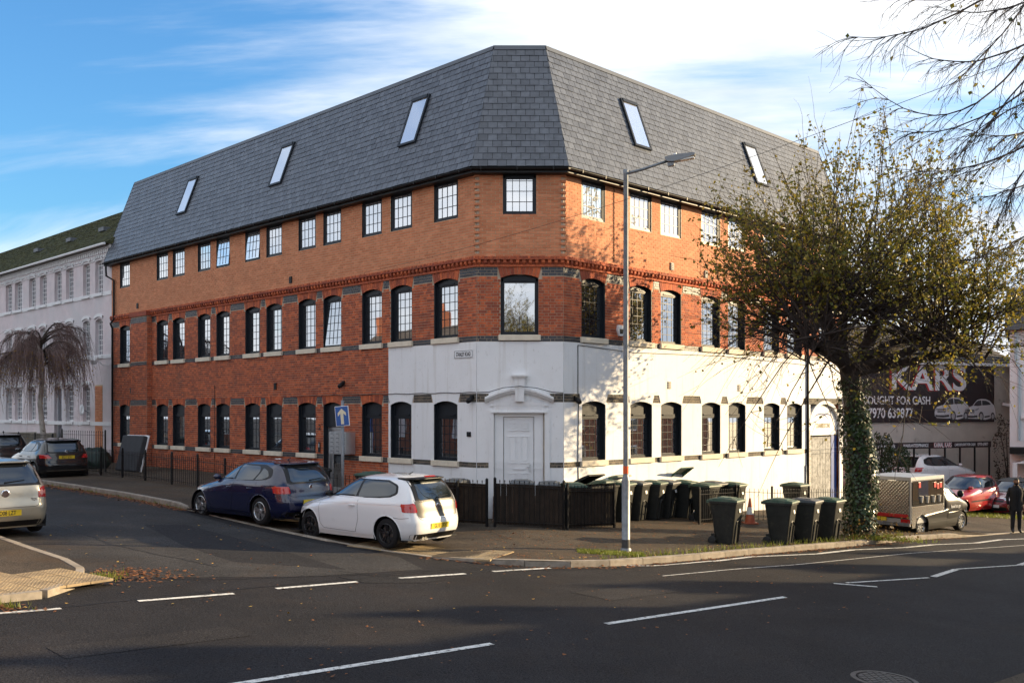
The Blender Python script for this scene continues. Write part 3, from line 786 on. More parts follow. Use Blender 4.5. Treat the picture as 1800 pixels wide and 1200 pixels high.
# --- mansard roof
OV = .30; Q = 1.36; SL = math.hypot(Q, Z_TOP - Z_EAVE); PITCH = math.atan2(Z_TOP - Z_EAVE, Q)
t22 = math.tan(R(22.5))
def roof_face(fac, xa, xb, lim_a, lim_b, nm):
    """frame: x along eave, s up the slope; lim gives how far each end moves per metre of inset"""
    M = fac.M @ T(0, OV, Z_EAVE) @ Matrix.Rotation(-(math.pi / 2 - PITCH) * 0, 4, 'X')
    return M
def slates(fac, xa, xb, ka, kb, single=False, nm='roof_slope'):
    # local: eave edge at y=OV, z=Z_EAVE; upslope vector in local yz
    uy, uz = -Q / SL, (Z_TOP - Z_EAVE) / SL; ny, nz = uz, -uy
    def P(x, s, h): return (x, OV + uy * s + ny * h, Z_EAVE + uz * s + nz * h)
    def la(s): return xa + ka * s * Q / SL
    def lb(s): return xb + kb * s * Q / SL
    base = MB().quad(P(la(0), 0, -.012), P(la(SL), SL, -.012), P(lb(SL), SL, -.012), P(lb(0), 0, -.012)).obj(nm, M_black, bld, fac.M)
    rows = 19; gz = (SL - .12) / rows; b = MB()
    for r_ in range(rows):
        s0, s1 = r_ * gz, r_ * gz + gz + .03
        x = math.floor(xa / .25) * .25 + (.125 if r_ % 2 else 0)
        while x < xb:
            a, c = x + .006, x + .244; x += .25
            jj = rnd.uniform(-.005, .005); h0 = .016 + rnd.uniform(-.003, .004); h1 = .002
            a0, c0 = max(a, la(s0)), min(c, lb(s0)); a1, c1 = max(a, la(s1)), min(c, lb(s1))
            if c0 - a0 < .02 and c1 - a1 < .02: continue
            if c0 < a0: c0 = a0 = (a0 + c0) / 2
            if c1 < a1: c1 = a1 = (a1 + c1) / 2
            V = [P(a0, s0 + jj, h0 - .008), P(c0, s0 + jj, h0 - .008), P(c1, s1, h1 - .008), P(a1, s1, h1 - .008), P(a0, s0 + jj, h0), P(c0, s0 + jj, h0), P(c1, s1, h1), P(a1, s1, h1)]
            F = [(4, 7, 6, 5), (0, 4, 5, 1), (1, 5, 6, 2), (3, 7, 4, 0)]
            if single or abs((a + c) / 2) < 1.0: MB().add(V, F).obj('slate', M_slate, base, fac.M)
            else: b.add(V, F)
    if not single: b.obj('slates', M_slate, base, fac.M, kind='stuff')
    # capping along the top edge
    b = MB(); V = [P(la(SL), SL - .12, .022), P(lb(SL), SL - .12, .022), P(lb(SL), SL + .02, .022), P(la(SL), SL + .02, .022)]
    V += [(v[0], v[1] - .5, v[2]) for v in V[2:]]
    b.add(V, [(0, 3, 2, 1), (3, 5, 4, 2)]); b.add([P(la(SL), SL - .12, 0), P(lb(SL), SL - .12, 0), P(lb(SL), SL - .12, .022), P(la(SL), SL - .12, .022)], [(0, 3, 2, 1)])
    b.obj('ridge_capping', M_lead, base, fac.M)
    return base, P
ex = OV * t22
rL, PL = slates(FL, -ex, LEN_L + .15, t22, 0)
rC, PC = slates(FC, -ex, WC + ex, t22, -t22, single=True, nm='corner_roof_slope')
rR, PR = slates(FR, -LEN_R - .15, ex, 0, -t22)
# lead hips, soffits, fascia and gutter
core(9.2, 9.34, -.26, 'soffit', M_black)
P_ = [FL.w(LEN_L + .15, OV - Q), FL.w(-ex + t22 * Q, OV - Q), FC.w(WC + ex - t22 * Q, OV - Q), FC.w(-ex + t22 * Q, OV - Q), FR.w(ex - t22 * Q, OV - Q), FR.w(-LEN_R - .15, OV - Q)]
e_ = P_[-1]; P_ += [(e_[0] - 10, e_[1] + 10), (P_[0][0] + 5, P_[0][1] + 5)]
n = len(P_)
MB().add([(x, y, Z_TOP - .02) for x, y in P_] + [(x, y, 9.3) for x, y in P_], [tuple(range(n)), tuple(range(n, 2 * n))[::-1]] + [(i, (i + 1) % n, n + (i + 1) % n, n + i) for i in range(n)]).obj('flat_roof', M_lead, bld)
for fac, xa, xb in ((FL, -ex, LEN_L + .15), (FC, -ex, WC + ex), (FR, -LEN_R - .15, ex)):
    b = MB(); th = np.linspace(0, math.pi, 9); pr = [(OV + .03 + .055 * math.cos(t_), Z_EAVE - .045 - .055 * math.sin(t_)) for t_ in th]
    for i in range(8):
        b.quad((xa, *pr[i]), (xb, *pr[i]), (xb, *pr[i + 1]), (xa, *pr[i + 1]))
        b.quad((xa, pr[i][0], pr[i][1] - .0), (xa, pr[i + 1][0], pr[i + 1][1]), (xa, OV + .03, Z_EAVE - .045), (xa, OV + .03, Z_EAVE - .045))
    b.box(xa, xb, OV - .05, OV - .03, Z_EAVE - .16, Z_EAVE - .015)
    x = xa + .4
    while x < xb: b.box(x - .015, x + .015, OV - .035, OV + .095, Z_EAVE - .11, Z_EAVE - .03); x += .95
    b.obj('gutter', M_black, bld, fac.M)
for fac, x in ((FL, LEN_L + .15), (FR, -LEN_R - .15)):   # gable verges
    b = MB(); b.prism([(0, 0)], 0, 0) if False else None
    P3 = (PL if fac is FL else PR)
    V = [P3(x, 0, .02), P3(x, SL, .02), (x, OV - Q - 1.0, Z_TOP), (x, OV - Q - 1.0, 9.2), (x, OV, 9.2)]
    b.add(V, [(0, 1, 2, 3, 4)]); b.obj('roof_verge', M_lead, bld, fac.M)
def skylight(fac, P, x0, s0, wd=.78, h=1.40, x1=None):
    b = MB(); f = .07; H = .075
    def bx(a, c, s_, e, h0, h1): 
        b.add([P(a, s_, h0), P(c, s_, h0), P(c, e, h0), P(a, e, h0), P(a, s_, h1), P(c, s_, h1), P(c, e, h1), P(a, e, h1)],
              [(0, 3, 2, 1)[::-1], (4, 5, 6, 7)[::-1], (0, 1, 5, 4)[::-1], (1, 2, 6, 5)[::-1], (2, 3, 7, 6)[::-1], (3, 0, 4, 7)[::-1]])
    bx(x0, x0 + f, s0, s0 + h, 0, H); bx(x0 + wd - f, x0 + wd, s0, s0 + h, 0, H); bx(x0 + f, x0 + wd - f, s0, s0 + f, 0, H); bx(x0 + f, x0 + wd - f, s0 + h - .11, s0 + h, 0, H + .02)
    o = b.obj('skylight', M_anth, bld, fac.M)
    MB().quad(P(x0 + f, s0 + f, .06), P(x0 + f, s0 + h - .11, .06), P(x0 + wd - f, s0 + h - .11, .06), P(x0 + wd - f, s0 + f, .06)).obj('pane', M_glasst, o, fac.M)
for x in (2.72, 9.85, 16.7): skylight(FL, PL, x, 1.34, .80, 1.60)
for x in (-4.05, -10.7): skylight(FR, PR, x, 1.34, .80, 1.60)
# --- corner doorway: surround, pediment, door
M_upvc = mat('white_door_plastic', (.80, .81, .82), .35, var=.02)
b = MB()
b.box(.36, .50, .0, .06, -.3, 2.98); b.box(1.84, 1.98, .0, .06, -.3, 2.98)          # pilasters
b.box(.50, 1.84, .0, .05, 2.93, 3.08); b.box(.44, 1.90, .0, .10, 2.90, 2.935)
P = [(.40, 3.08)] + [(.40 + 1.54 * i / 14, 3.08 + .30 * (1 - abs(-1 + 2 * i / 14) ** 1.35)) for i in range(15)] + [(1.94, 3.08)]
b.prism(P, .0, .055)
b.quad((.36, .021, 2.9), (.36, .021, 3.62), (1.98, .021, 3.62), (1.98, .021, 2.9))
dw = b.obj('door_surround', M_render, bld, FC.M)
b = MB()
pts = [(.26 + 1.82 * i / 20, 3.27 + .26 * (1 - abs(-1 + 2 * i / 20) ** 1.6)) for i in range(21)]
for i in range(20):
    (x0, z0), (x1, z1) = pts[i], pts[i + 1]
    V = []
    for x, z in ((x0, z0), (x1, z1)): V += [(x, 0, z - .12), (x, .10, z - .10), (x, .17, z - .02), (x, .17, z + .03), (x, 0, z + .05)]
    b.add(V, [(j, j + 1, j + 6, j + 5) for j in range(4)] + ([(0, 1, 2, 3, 4)] if i == 0 else []) + ([(9, 8, 7, 6, 5)] if i == 19 else []))
b.obj('arched_pediment', M_render, dw, FC.M)
b = MB(); b.prism([(1.05, 3.20), (1.27, 3.20), (1.30, 3.82), (1.02, 3.82)], .02, .20); b.box(.98, 1.34, .0, .23, 3.82, 3.86); b.box(.95, 1.37, .0, .26, 3.86, 3.90)
b.obj('keystone', M_render, dw, FC.M)
b = MB(); b.box(.53, .77, -.22, -.04, -.1, 2.90); b.box(1.59, 1.83, -.22, -.04, -.1, 2.90); b.box(.77, 1.59, -.22, -.04, 2.80, 2.90)
b.obj('door_frame', M_upvc, dw, FC.M)
b = MB(); b.box(.785, 1.575, -.16, -.10, .70, 2.79)
for x0, x1, z0, z1 in ((.90, 1.14, 2.42, 2.64), (1.22, 1.46, 2.42, 2.64), (.90, 1.14, 1.56, 2.28), (1.22, 1.46, 1.56, 2.28), (.90, 1.14, .80, 1.30), (1.22, 1.46, .80, 1.30)):
    for q in ((x0, x1, z0, z0 + .022), (x0, x1, z1 - .022, z1), (x0, x0 + .022, z0 + .022, z1 - .022), (x1 - .022, x1, z0 + .022, z1 - .022)): b.box(q[0], q[1], -.10, -.078, q[2], q[3])
    b.box(x0 + .06, x1 - .06, -.10, -.080, z0 + .06, z1 - .06)
door = b.obj('panelled_door', M_upvc, bld, FC.M)
b = MB(); b.box(.86, .90, -.10, -.075, 1.33, 1.53); b.tube([(.88, -.06, 1.46), (.97, -.05, 1.46)], .01, 6); b.obj('handle', M_silver, door, FC.M)
MB().box(1.03, 1.33, -.10, -.085, 1.385, 1.43).obj('letter_plate', M_whitep, door, FC.M)
b = MB()
for i in range(4): b.box(.50, 1.86, -.02, .12 + .28 * i, .52 - .18 * i, .70 - .18 * i)
b.obj('door_steps', mat('worn_step_brick', (.20, .12, .085), .9, var=.4, vscale=8, bump=.5), bld, FC.M)
MB().box(.80, .86, .04, .06, 0, .1)

# --- the flats' entrance: dark reveal, aluminium door
a, c = ENT; m_ = (a + c) / 2
b = MB(); b.box(a, a + .015, -.30, .0, -.2, 3.13); b.box(c - .015, c, -.30, .0, -.2, 3.13); 
for i in range(10):
    x0, x1 = a + (c - a) * i / 10, a + (c - a) * (i + 1) / 10
    h0, h1 = arc_z(x0 - m_, (c - a) / 2, Z_GH), arc_z(x1 - m_, (c - a) / 2, Z_GH)
    b.add([(x0, -.30, h0), (x1, -.30, h1), (x1, .002, h1), (x0, .002, h0)], [(0, 1, 2, 3)])
    b.quad((x0, -.10, 2.45), (x0, -.10, h0), (x1, -.10, h1), (x1, -.10, 2.45))
ent = b.obj('entrance_doorway', M_anth, bld, FL.M)
b = MB(); b.box(a + .02, a + .09, -.24, -.16, .3, 2.44); b.box(c - .09, c - .02, -.24, -.16, .3, 2.44); b.box(a + .09, c - .09, -.24, -.16, 2.36, 2.44)
b.box(a + .10, a + .24, -.22, -.18, .3, 2.35); b.box(c - .26, c - .10, -.22, -.18, .3, 2.35); b.box(a + .24, c - .26, -.22, -.18, .3, .55); b.box(a + .24, c - .26, -.22, -.18, 2.2, 2.35)
ed = b.obj('aluminium_door', M_silver, ent, FL.M)
MB().box(a + .24, c - .26, -.205, -.195, .55, 2.2).obj('door_glass', M_glass, ent, FL.M)
MB().tube([(c - .14, -.13, 1.05), (c - .14, -.13, 1.45)], .014, 8).obj('door_handle', M_silver, ent, FL.M)
MB().box(a, c, -.26, .2, -.2, .32).obj('entrance_step', M_kerb, ent, FL.M)

# --- carriage gateway at the right-hand end
gx0, gx1 = -15.55, -13.3; gm = (gx0 + gx1) / 2; gh = (gx1 - gx0) / 2
M_oldwood = mat('flaking_grey_gate', (.40, .40, .39), .8, c2=(.20, .20, .19), var=.35, vscale=9, bump=.4, bscale=40, dirt=((.07, .06, .05), 9, .58, .66, .8))
M_bluep2 = mat('blue_paint', (.035, .085, .30), .5, var=.2, vscale=3)
gw = MB().box(gx0, gx1, -.25, -.20, -2, 3.2).obj('gateway', M_anth, bld, FR.M)
n_ = 9
for i in range(n_):
    x0 = gx0 + .45 + (gx1 - gx0 - .45) * i / n_; x1 = gx0 + .45 + (gx1 - gx0 - .45) * (i + 1) / n_
    MB().box(x0 + .006, x1 - .006, -.18, -.12 + rnd.uniform(-.006, .006), -1.0, 2.0).obj('gate_board', M_oldwood, gw, FR.M)
MB().box(gx0 + .02, gx0 + .43, -.18, -.10, -1.0, 2.05).obj('blue_post', M_bluep2, gw, FR.M)
P = [(gx0 + .02, 2.06)] + [(gm - gh * .98 * math.cos(t_), 2.25 + .93 * math.sin(t_)) for t_ in np.linspace(0, math.pi, 19)] + [(gx1 - .02, 2.06)]
sgn_ = MB().prism(P, -.12, -.07).obj('arched_sign_board', M_whitep, gw, FR.M)
b = MB()                                      # brick ring round the arch
for i in range(22):
    t0, t1 = math.pi * i / 22 + .008, math.pi * (i + 1) / 22 - .008
    V = []
    for r0, t_ in ((1.0, t0), (1.0, t1), (1.13, t1), (1.13, t0)): V.append((gm - gh * r0 * math.cos(t_), 2.25 + .95 * r0 * math.sin(t_)))
    b.add([(x, -.3, z) for x, z in V] + [(x, .035, z) for x, z in V], [(4, 7, 6, 5), (0, 4, 5, 1), (1, 5, 6, 2), (2, 6, 7, 3), (3, 7, 4, 0)])
b.obj('arch_ring', M_render, gw, FR.M)
b = MB(); courses(b, gx1, gx1 + .22, -1.2, 2.3, [], 'stretcher', .03); b.obj('gate_pier_bricks', mat('painted_brick', (.55, .50, .42), .85, isl=.8, c2=(.42, .37, .30), bump=.4), gw, FR.M, kind='stuff')

def text(s, size, M, m, parent, name='lettering', ex_=.002, sx=1., align='CENTER', bold=False, **p):
    cu = bpy.data.curves.new(name, 'FONT'); cu.body = s; cu.size = size; cu.align_x = align; cu.align_y = 'CENTER'; cu.extrude = ex_
    if bold: cu.offset = size * .018
    cu.materials.append(m)
    tmp = bpy.data.objects.new('t', cu); col.objects.link(tmp)
    me = bpy.data.meshes.new_from_object(tmp.evaluated_get(bpy.context.evaluated_depsgraph_get()))
    bpy.data.objects.remove(tmp); me.transform(Matrix.Diagonal((sx, 1, 1, 1)))
    if not me.materials: me.materials.append(m)
    return ob(name, me, parent, M, **p)
def TXT(fac, x, y, z): return fac.M @ T(x, y, z) @ RZ(math.pi) @ Matrix.Rotation(R(90), 4, 'X')
M_ink = mat('black_ink', (.02, .02, .022), .6); M_inkb = mat('faded_blue_ink', (.06, .09, .22), .6); M_inkr = mat('red_ink', (.45, .03, .03), .6)
text('CHAMBERTONE', .24, TXT(FR, gm, -.066, 2.40), mat('ochre_ink', (.22, .17, .06), .6), sgn_, sx=.62, bold=True)
b = MB()
for k, (ox, r0) in enumerate(((-.25, .62), (.2, .70))):
    for i in range(16):
        t0, t1 = .35 + 2.2 * i / 16, .35 + 2.2 * (i + 1) / 16
        w0, w1 = .03 * math.sin(math.pi * i / 16) + .004, .03 * math.sin(math.pi * (i + 1) / 16) + .004
        q = [(gm + ox - r0 * math.cos(t0), 2.42 + .42 * math.sin(t0)), (gm + ox - r0 * math.cos(t1), 2.42 + .42 * math.sin(t1))]
        b.quad((q[0][0], -.067, q[0][1] - w0), (q[1][0], -.067, q[1][1] - w1), (q[1][0], -.067, q[1][1] + w1), (q[0][0], -.067, q[0][1] + w0))
b.obj('sign_swoosh', M_inkb, sgn_, FR.M)
MB().box(-13.12, -13.0, .055, .065, .1, .32).obj('yellow_notice', mat('yellow_notice', (.75, .55, .04), .5), gw, FR.M)

# --- pipes, cables, vents
def pipe(fac, pts, r, m, nm='downpipe'): MB().tube(pts, r, 8).obj(nm, m, bld, fac.M, smooth=True)
pipe(FL, [(23.05, .33, 9.25), (23.05, .30, 8.75), (22.8, .08, 8.55), (22.8, .08, 6.9), (22.95, .16, 6.7), (22.95, .08, 6.5), (22.95, .08, .3)], .045, M_black)
cab = []
for i in range(25):
    x = T0 + 3 - (T0 + 3) * i / 24; cab.append((x, .035, 3.44 + .012 * math.sin(i * 1.7)))
pipe(FL, cab, .009, M_black, 'wall_cable')
pipe(FC, [(2.29, .03, 3.44), (1.98, .03, 3.45), (1.6, .19, 3.56), (1.16, .24, 3.60), (.7, .19, 3.55), (.3, .03, 3.45), (0, .03, 3.43)], .009, M_black, 'wall_cable')
pipe(FR, [(-.55, .035, 4.72), (-.55, .035, 3.45), (-.58, .035, 3.3), (-.55, .035, 1.6), (-.57, .035, 1.2), (-.56, .035, -.1)], .011, M_black, 'wall_cable')
pipe(FR, [(-.55, .035, 4.72), (-3, .035, 4.62), (-7.5, .035, 4.70), (-12.9, .035, 4.6)], .008, M_black, 'wall_cable')
pipe(FR, [(-2.1, .02, 9.2), (-2.1, .02, 7.1)], .009, M_black, 'wall_cable')
pipe(FR, [(-13.05, .06, 6.7), (-13.05, .06, -.6)], .045, M_black, 'downpipe')
pipe(FR, [(-12.93, .05, 1.0), (-12.93, .05, -.7)], .025, M_galv, 'downpipe')
pipe(FL, [(9.0, .03, 3.42), (7.0, .03, 3.44), (T0 + 3, .035, 3.44)], .008, M_black, 'wall_cable')
pipe(FL, [(14.1, .02, 3.9), (14.1, .02, .2)], .01, M_black, 'wall_cable')
def vent(fac, x, z, dark=True):
    b = MB(); b.box(x - .075, x + .075, .0, .035, z - .11, z + .11)
    for k in range(4): b.box(x - .065, x + .065, .035, .05, z - .09 + k * .05, z - .065 + k * .05)
    b.obj('wall_vent', M_black if dark else mat('grey_vent', (.25, .24, .22), .6), bld, fac.M)
for x, z in ((9.0, 7.27), (20.6, 7.3), (9.95, 3.78), (21.2, 3.8)): vent(FL, x, z)
for x, z in ((-4.85, 7.28), (-6.65, 7.22), ): vent(FR, x, z, False)
for x, z in ((-4.7, 3.72), (-8.55, 3.70)): vent(FR, x, z, False)

# --- things fixed to the walls
s_ = thing('street_name_sign', 'white street name plate reading STANLEY ROAD on the white render', 'sign', FL.M @ T(.50, .025, 4.47))
b = MB().box(-.37, .37, 0, .012, -.105, .105); b.obj('plate', M_whitep, s_, WM[s_])
b = MB()
for x0, x1, z0, z1 in ((-.36, .36, .085, .097), (-.36, .36, -.097, -.085), (-.36, -.348, -.085, .085), (.348, .36, -.085, .085)): b.box(x0, x1, .012, .0135, z0, z1)
b.obj('border', M_ink, s_, WM[s_])
text('STANLEY ROAD', .155, WM[s_] @ T(0, .0135, -.005) @ RZ(math.pi) @ Matrix.Rotation(R(90), 4, 'X'), M_ink, s_, sx=.52, bold=True)
s_ = thing('intercom', 'small black keypad intercom on the white wall beside the panelled door', 'intercom', FL.M @ T(.28, .022, 2.33))
MB().bbox(-.075, .075, 0, .03, -.065, .065, .008).obj('case', M_black, s_, WM[s_]); MB().box(-.03, .03, .03, .034, -.02, .035).obj('screen', M_anth, s_, WM[s_])
def lamp_on_wall(label, fac, x, z):
    s_ = thing('wall_light', label, 'light', fac.M @ T(x, .02, z), None)
    MB().bbox(-.06, .06, 0, .05, -.06, .06, .01).obj('base', M_black, s_, WM[s_])
    MB().lathe([(.0, .20), (.05, .20), (.075, .12), (.06, .0), (.03, -.03), (0, -.03)], 12, 'y').xf(T(0, .03, -.02) @ Matrix.Rotation(R(-35), 4, 'X')).obj('lamp_head', M_black, s_, WM[s_], smooth=True)
lamp_on_wall('black floodlight on the dark brick band left of the pediment', FL, .15, 3.32)
lamp_on_wall('black floodlight on the pale brick band right of the pediment', FR, -.45, 3.30)
lamp_on_wall('black dome light on red brick above the blue arrow sign', FL, 6.0, 3.82)
s_ = thing('burglar_alarm', 'white shield-shaped alarm box on red brick near the lamp post', 'alarm box', FR.M @ T(-2.35, .012, 5.22))
MB().prism([(-.12, .14), (.12, .14), (.14, .0), (.07, -.16), (-.07, -.16), (-.14, .0)], 0, .07).obj('case', M_whitep, s_, WM[s_])
MB().prism([(-.08, .03), (.08, .03), (.06, -.10), (-.06, -.10)], .07, .078).obj('dark_panel', M_black, s_, WM[s_])
s_ = thing('letterbox_bank', 'silver bank of stacked letterboxes on red brick behind the arrow sign', 'letterboxes', FL.M @ T(5.82, .012, 1.97))
x0, x1 = -.40, .48
MB().box(x0, x1, 0, .34, -.335, .335).obj('housing', M_silver, s_, WM[s_])
for i in range(3):
    for j in range(5):
        xx, zz_ = x0 + .01 + i * .29, -.325 + j * .131
        d_ = MB().box(xx, xx + .28, .34, .352, zz_, zz_ + .122).obj('letterbox_door', M_silver, s_, WM[s_])
        MB().box(xx + .04, xx + .20, .352, .356, zz_ + .075, zz_ + .10).obj('slot', M_galv, d_, WM[s_])
        MB().lathe([(.012, .352), (.012, .36), (0, .36)], 8, 'y', c=(xx + .05, 0, zz_ + .035)).obj('lock', M_black, d_, WM[s_])
s_ = thing('house_number', 'dark metal figure 2 on red brick left of the entrance', 'number', FL.M @ T(7.33, .012, 2.42))
text('2', .26, WM[s_] @ RZ(math.pi) @ Matrix.Rotation(R(90), 4, 'X'), M_anth, s_, ex_=.008)
s_ = thing('entry_panel', 'slim door entry panel on brick left of the entrance', 'entry panel', FL.M @ T(7.33, .012, 1.80))
MB().box(-.05, .05, 0, .03, -.16, .16).obj('case', M_anth, s_, WM[s_]); MB().box(-.03, .03, .03, .033, .0, .12).obj('speaker_plate', M_silver, s_, WM[s_])

# ------------------------------------------------------------------ pale painted terrace on the left
M_pink = mat('pink_grey_painted_brick', (.66, .56, .565), .85, var=.10, vscale=2, bump=.5, bscale=14, bdist=.01, dirt=((.56, .55, .56), .35, .42, .62, .7))
M_pinkw = mat('white_painted_trim', (.74, .73, .73), .7, var=.06)
M_moss = mat('mossy_roof_tile', (.058, .066, .028), .95, isl=1., c2=(.090, .088, .030), var=.45, vscale=5, bump=.8, bscale=30, bdist=.02, dirt=((.045, .042, .04), 3, .5, .7, .6))
nb = thing('pale_terrace_building', 'pale pink painted brick building with arched white windows and mossy roof', 'building', T(-19, 44, .6))
X0, X1 = 23.2, 50.0; ZE = 10.15
def nwin(px): 
    k = (px - 900) / 1717.; return (-.93 - 25.9 * k) / (.7071 * (1 + k))
pairs = [(167.5, 180.5), (146, 158), (116, 129), (96, 108), (70, 82), (51, 62.5), (26, 39), (10, 21)]
NW = [(nwin(b_), nwin(a_)) for a_, b_ in pairs] + [(nwin(21) + 3.6, nwin(10) + 3.6), (nwin(39) + 3.6, nwin(26) + 3.6)]
NR_ = [(8.15, 9.62), (5.40, 7.03), (2.47, 4.12)]
H = [(a, c, z0, z1) for (a, c) in NW for (z0, z1) in NR_ if not ((a, c) == NW[0] and z0 < 3)]
H = [h for h in H if not (h[2] < 3 and NW.index((h[0], h[1])) == 3)] + [(NW[3][0] - .05, NW[3][1] + .05, .5, 4.12)]
b = MB(); backing(b, X0, X1, 0, ZE, H); nw = b.obj('wall', M_pink, nb, FL.M)
b = MB()
for z in (8.0, 5.25, 2.30): b.box(X0, X1, -.01, .03, z, z + .17)
b.obj('painted_band', M_pinkw, nb, FL.M)
b = MB(); courses(b, NW[0][0], NW[0][1], .75, 4.05, [], 'stretcher', .02)
b.obj('bricked_up_panel', M_new, nb, FL.M, kind='stuff'); MB().box(NW[0][0], NW[0][1], 0, .006, .7, 4.1).obj('panel_mortar', M_mortn, nb, FL.M)
ncache = {}
for (a, c, z0, z1) in H:
    k = (round(c - a, 1), round(z1 - z0, 1)); hw = (c - a) / 2; M = FL.M @ T((a + c) / 2, 0, z0)
    isdoor = z0 < 1
    if k not in ncache:
        h_ = z1 - z0; b = MB(); 
        for i in range(8):
            x0, x1 = -hw + 2 * hw * i / 8, -hw + 2 * hw * (i + 1) / 8
            q0, q1 = arc_z(x0, hw, h_), arc_z(x1, hw, h_)
            b.add([(x0, .004, q0), (x1, .004, q1), (x1, .004, h_), (x0, .004, h_), (x0, -.22, q0), (x1, -.22, q1)], [(0, 3, 2, 1), (0, 1, 5, 4)])
        for x in (-hw, hw): b.quad((x, -.22, 0), (x, 0, 0), (x, 0, h_ - .1), (x, -.22, h_ - .1))
        m1 = b.mesh('reveal', M_pink)
        b = MB(); fr = .05
        for x in (-hw, hw - fr): b.box(x, x + fr, -.2, -.14, 0, h_ - .05)
        b.box(-hw + fr, hw - fr, -.2, -.14, 0, .06); b.box(-hw + fr, hw - fr, -.2, -.14, h_ - .11, h_ - .0)
        if not isdoor:
            for i in (1, 2): 
                x = -hw + fr + (2 * hw - 2 * fr) * i / 3; b.box(x - .016, x + .016, -.19, -.15, .06, h_ - .1)
            for i in range(1, 7): z = h_ * i / 7; b.box(-hw + fr, hw - fr, -.187, -.152, z - .014, z + .014)
        m2 = b.mesh('frame', M_pinkw)
        m3 = MB().quad((-hw, -.175, 0), (-hw, -.175, h_), (hw, -.175, h_), (hw, -.175, 0)).mesh('pane', M_glass)
        b = MB()
        for i in range(8):
            x0, x1 = -hw * 1.15 + 2.3 * hw * i / 8, -hw * 1.15 + 2.3 * hw * (i + 1) / 8
            q0, q1 = arc_z(x0, hw * 1.15, h_ + .22), arc_z(x1, hw * 1.15, h_ + .22)
            b.add([(x0, 0, q0 - .13), (x1, 0, q1 - .13), (x1, 0, q1), (x0, 0, q0), (x0, .05, q0 - .13), (x1, .05, q1 - .13), (x1, .05, q1), (x0, .05, q0)], [(4, 7, 6, 5), (0, 4, 5, 1), (2, 6, 7, 3)])
        m4 = b.mesh('hood_mould', M_pinkw); m5 = MB().box(-hw - .08, hw + .08, -.2, .09, -.13, 0).mesh('sill', M_pinkw)
        ncache[k] = (m1, m2, m3, m4, m5)
    ms = ncache[k]
    o = ob('doorway' if isdoor else 'window', ms[0], nb, M)
    ob('frame', ms[1], o, M); ob('pane' if not isdoor else 'door', ms[2], o, M); ob('hood_mould', ms[3], o, M)
    if not isdoor: ob('sill', ms[4], o, M)
b = MB(); b.box(X0, X1, 0, .10, ZE - .10, ZE + .02); x = X0
while x < X1:
    b.box(x, x + .11, 0, .07, ZE - .28, ZE - .10); x += .22
b.box(X0, X1, 0, .035, ZE - .55, ZE - .52); x = X0
while x < X1:
    b.box(x, x + .11, 0, .05, ZE - .46, ZE - .34); x += .22
b.obj('dentil_cornice', M_pinkw, nb, FL.M, kind='stuff')
# tiled roof
b = MB(); ZR, QR = 13.1, 3.9; SLn = math.hypot(QR, ZR - ZE); nr = 26
for r_ in range(nr):
    s0, s1 = r_ * SLn / nr, (r_ + 1) * SLn / nr + .04
    x = X0 - .05 + (.15 if r_ % 2 else 0)
    while x < X1:
        def Pn(x_, s, h): return (x_, .25 - QR / SLn * s + h * (ZR - ZE) / SLn, ZE + .05 + (ZR - ZE) / SLn * s + h * QR / SLn)
        h0 = .035 + rnd.uniform(-.008, .012)
        V = [Pn(x + .004, s0, 0), Pn(x + .296, s0, 0), Pn(x + .296, s1, 0), Pn(x + .004, s1, 0), Pn(x + .004, s0, h0), Pn(x + .296, s0, h0), Pn(x + .296, s1, .005), Pn(x + .004, s1, .005)]
        b.add(V, [(4, 7, 6, 5), (0, 4, 5, 1), (1, 5, 6, 2), (3, 7, 4, 0)]); x += .3
nroof = MB().add([(X0 - .1, .25, ZE + .03), (X1, .25, ZE + .03), (X1, .25 - QR, ZR + .03), (X0 - .1, .25 - QR, ZR + .03), (X1, -8, ZE), (X0 - .1, -8, ZE)], [(0, 3, 2, 1), (3, 5, 4, 2), (0, 5, 3), (1, 2, 4)]).obj('roof', M_moss, nb, FL.M)
b.obj('roof_tiles', M_moss, nroof, FL.M, kind='stuff')
b = MB(); b.tube([(X0, .32, ZE + .02), (X1, .32, ZE + .02)], .06, 8); b.obj('gutter', M_pinkw, nb, FL.M)
b = MB().tube([(25.4, -3.2, 12.2), (25.4, -3.2, 13.35)], .09, 10); b.tube([(25.4, -3.2, 13.35), (25.4, -3.2, 13.55)], .13, 10); b.obj('flue', M_pinkw, nroof, FL.M)
for x_ in (27, 31, 35.5): MB().box(x_, x_ + .6, -1.6, -1.2, 11.42, 11.60).obj('roof_vent', M_lead, nroof, FL.M)
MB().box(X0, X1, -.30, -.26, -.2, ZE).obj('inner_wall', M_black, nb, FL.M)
MB().box(X0 - .02, X0 + .0, -8, 0, -.2, ZE).obj('end_wall', M_old, nb, FL.M)
for i, t_ in enumerate(('8-12', 'Oxide', 'Runway')): text(t_, .22, TXT(FL, 31.0, .004, 3.35 - i * .24), M_ink, nb, sx=.8)
s_ = thing('security_camera', 'white box security camera on a bracket at the pale building edge', 'camera', FL.M @ T(23.55, .0, 4.95))
MB().tube([(0, 0, 0), (0, .25, .0), (.0, .4, .12)], .025, 6).obj('bracket', M_whitep, s_, WM[s_])
MB().bbox(-.11, .11, -.35, .35, -.10, .10, .015).xf(T(.25, .5, .2) @ RZ(R(60)) @ Matrix.Rotation(R(-18), 4, 'X')).obj('housing', M_whitep, s_, WM[s_])
s_ = thing('satellite_dish', 'round white dish on the pale wall beside the bricked-up panel', 'dish', FL.M @ T(25.75, .0, 3.0))
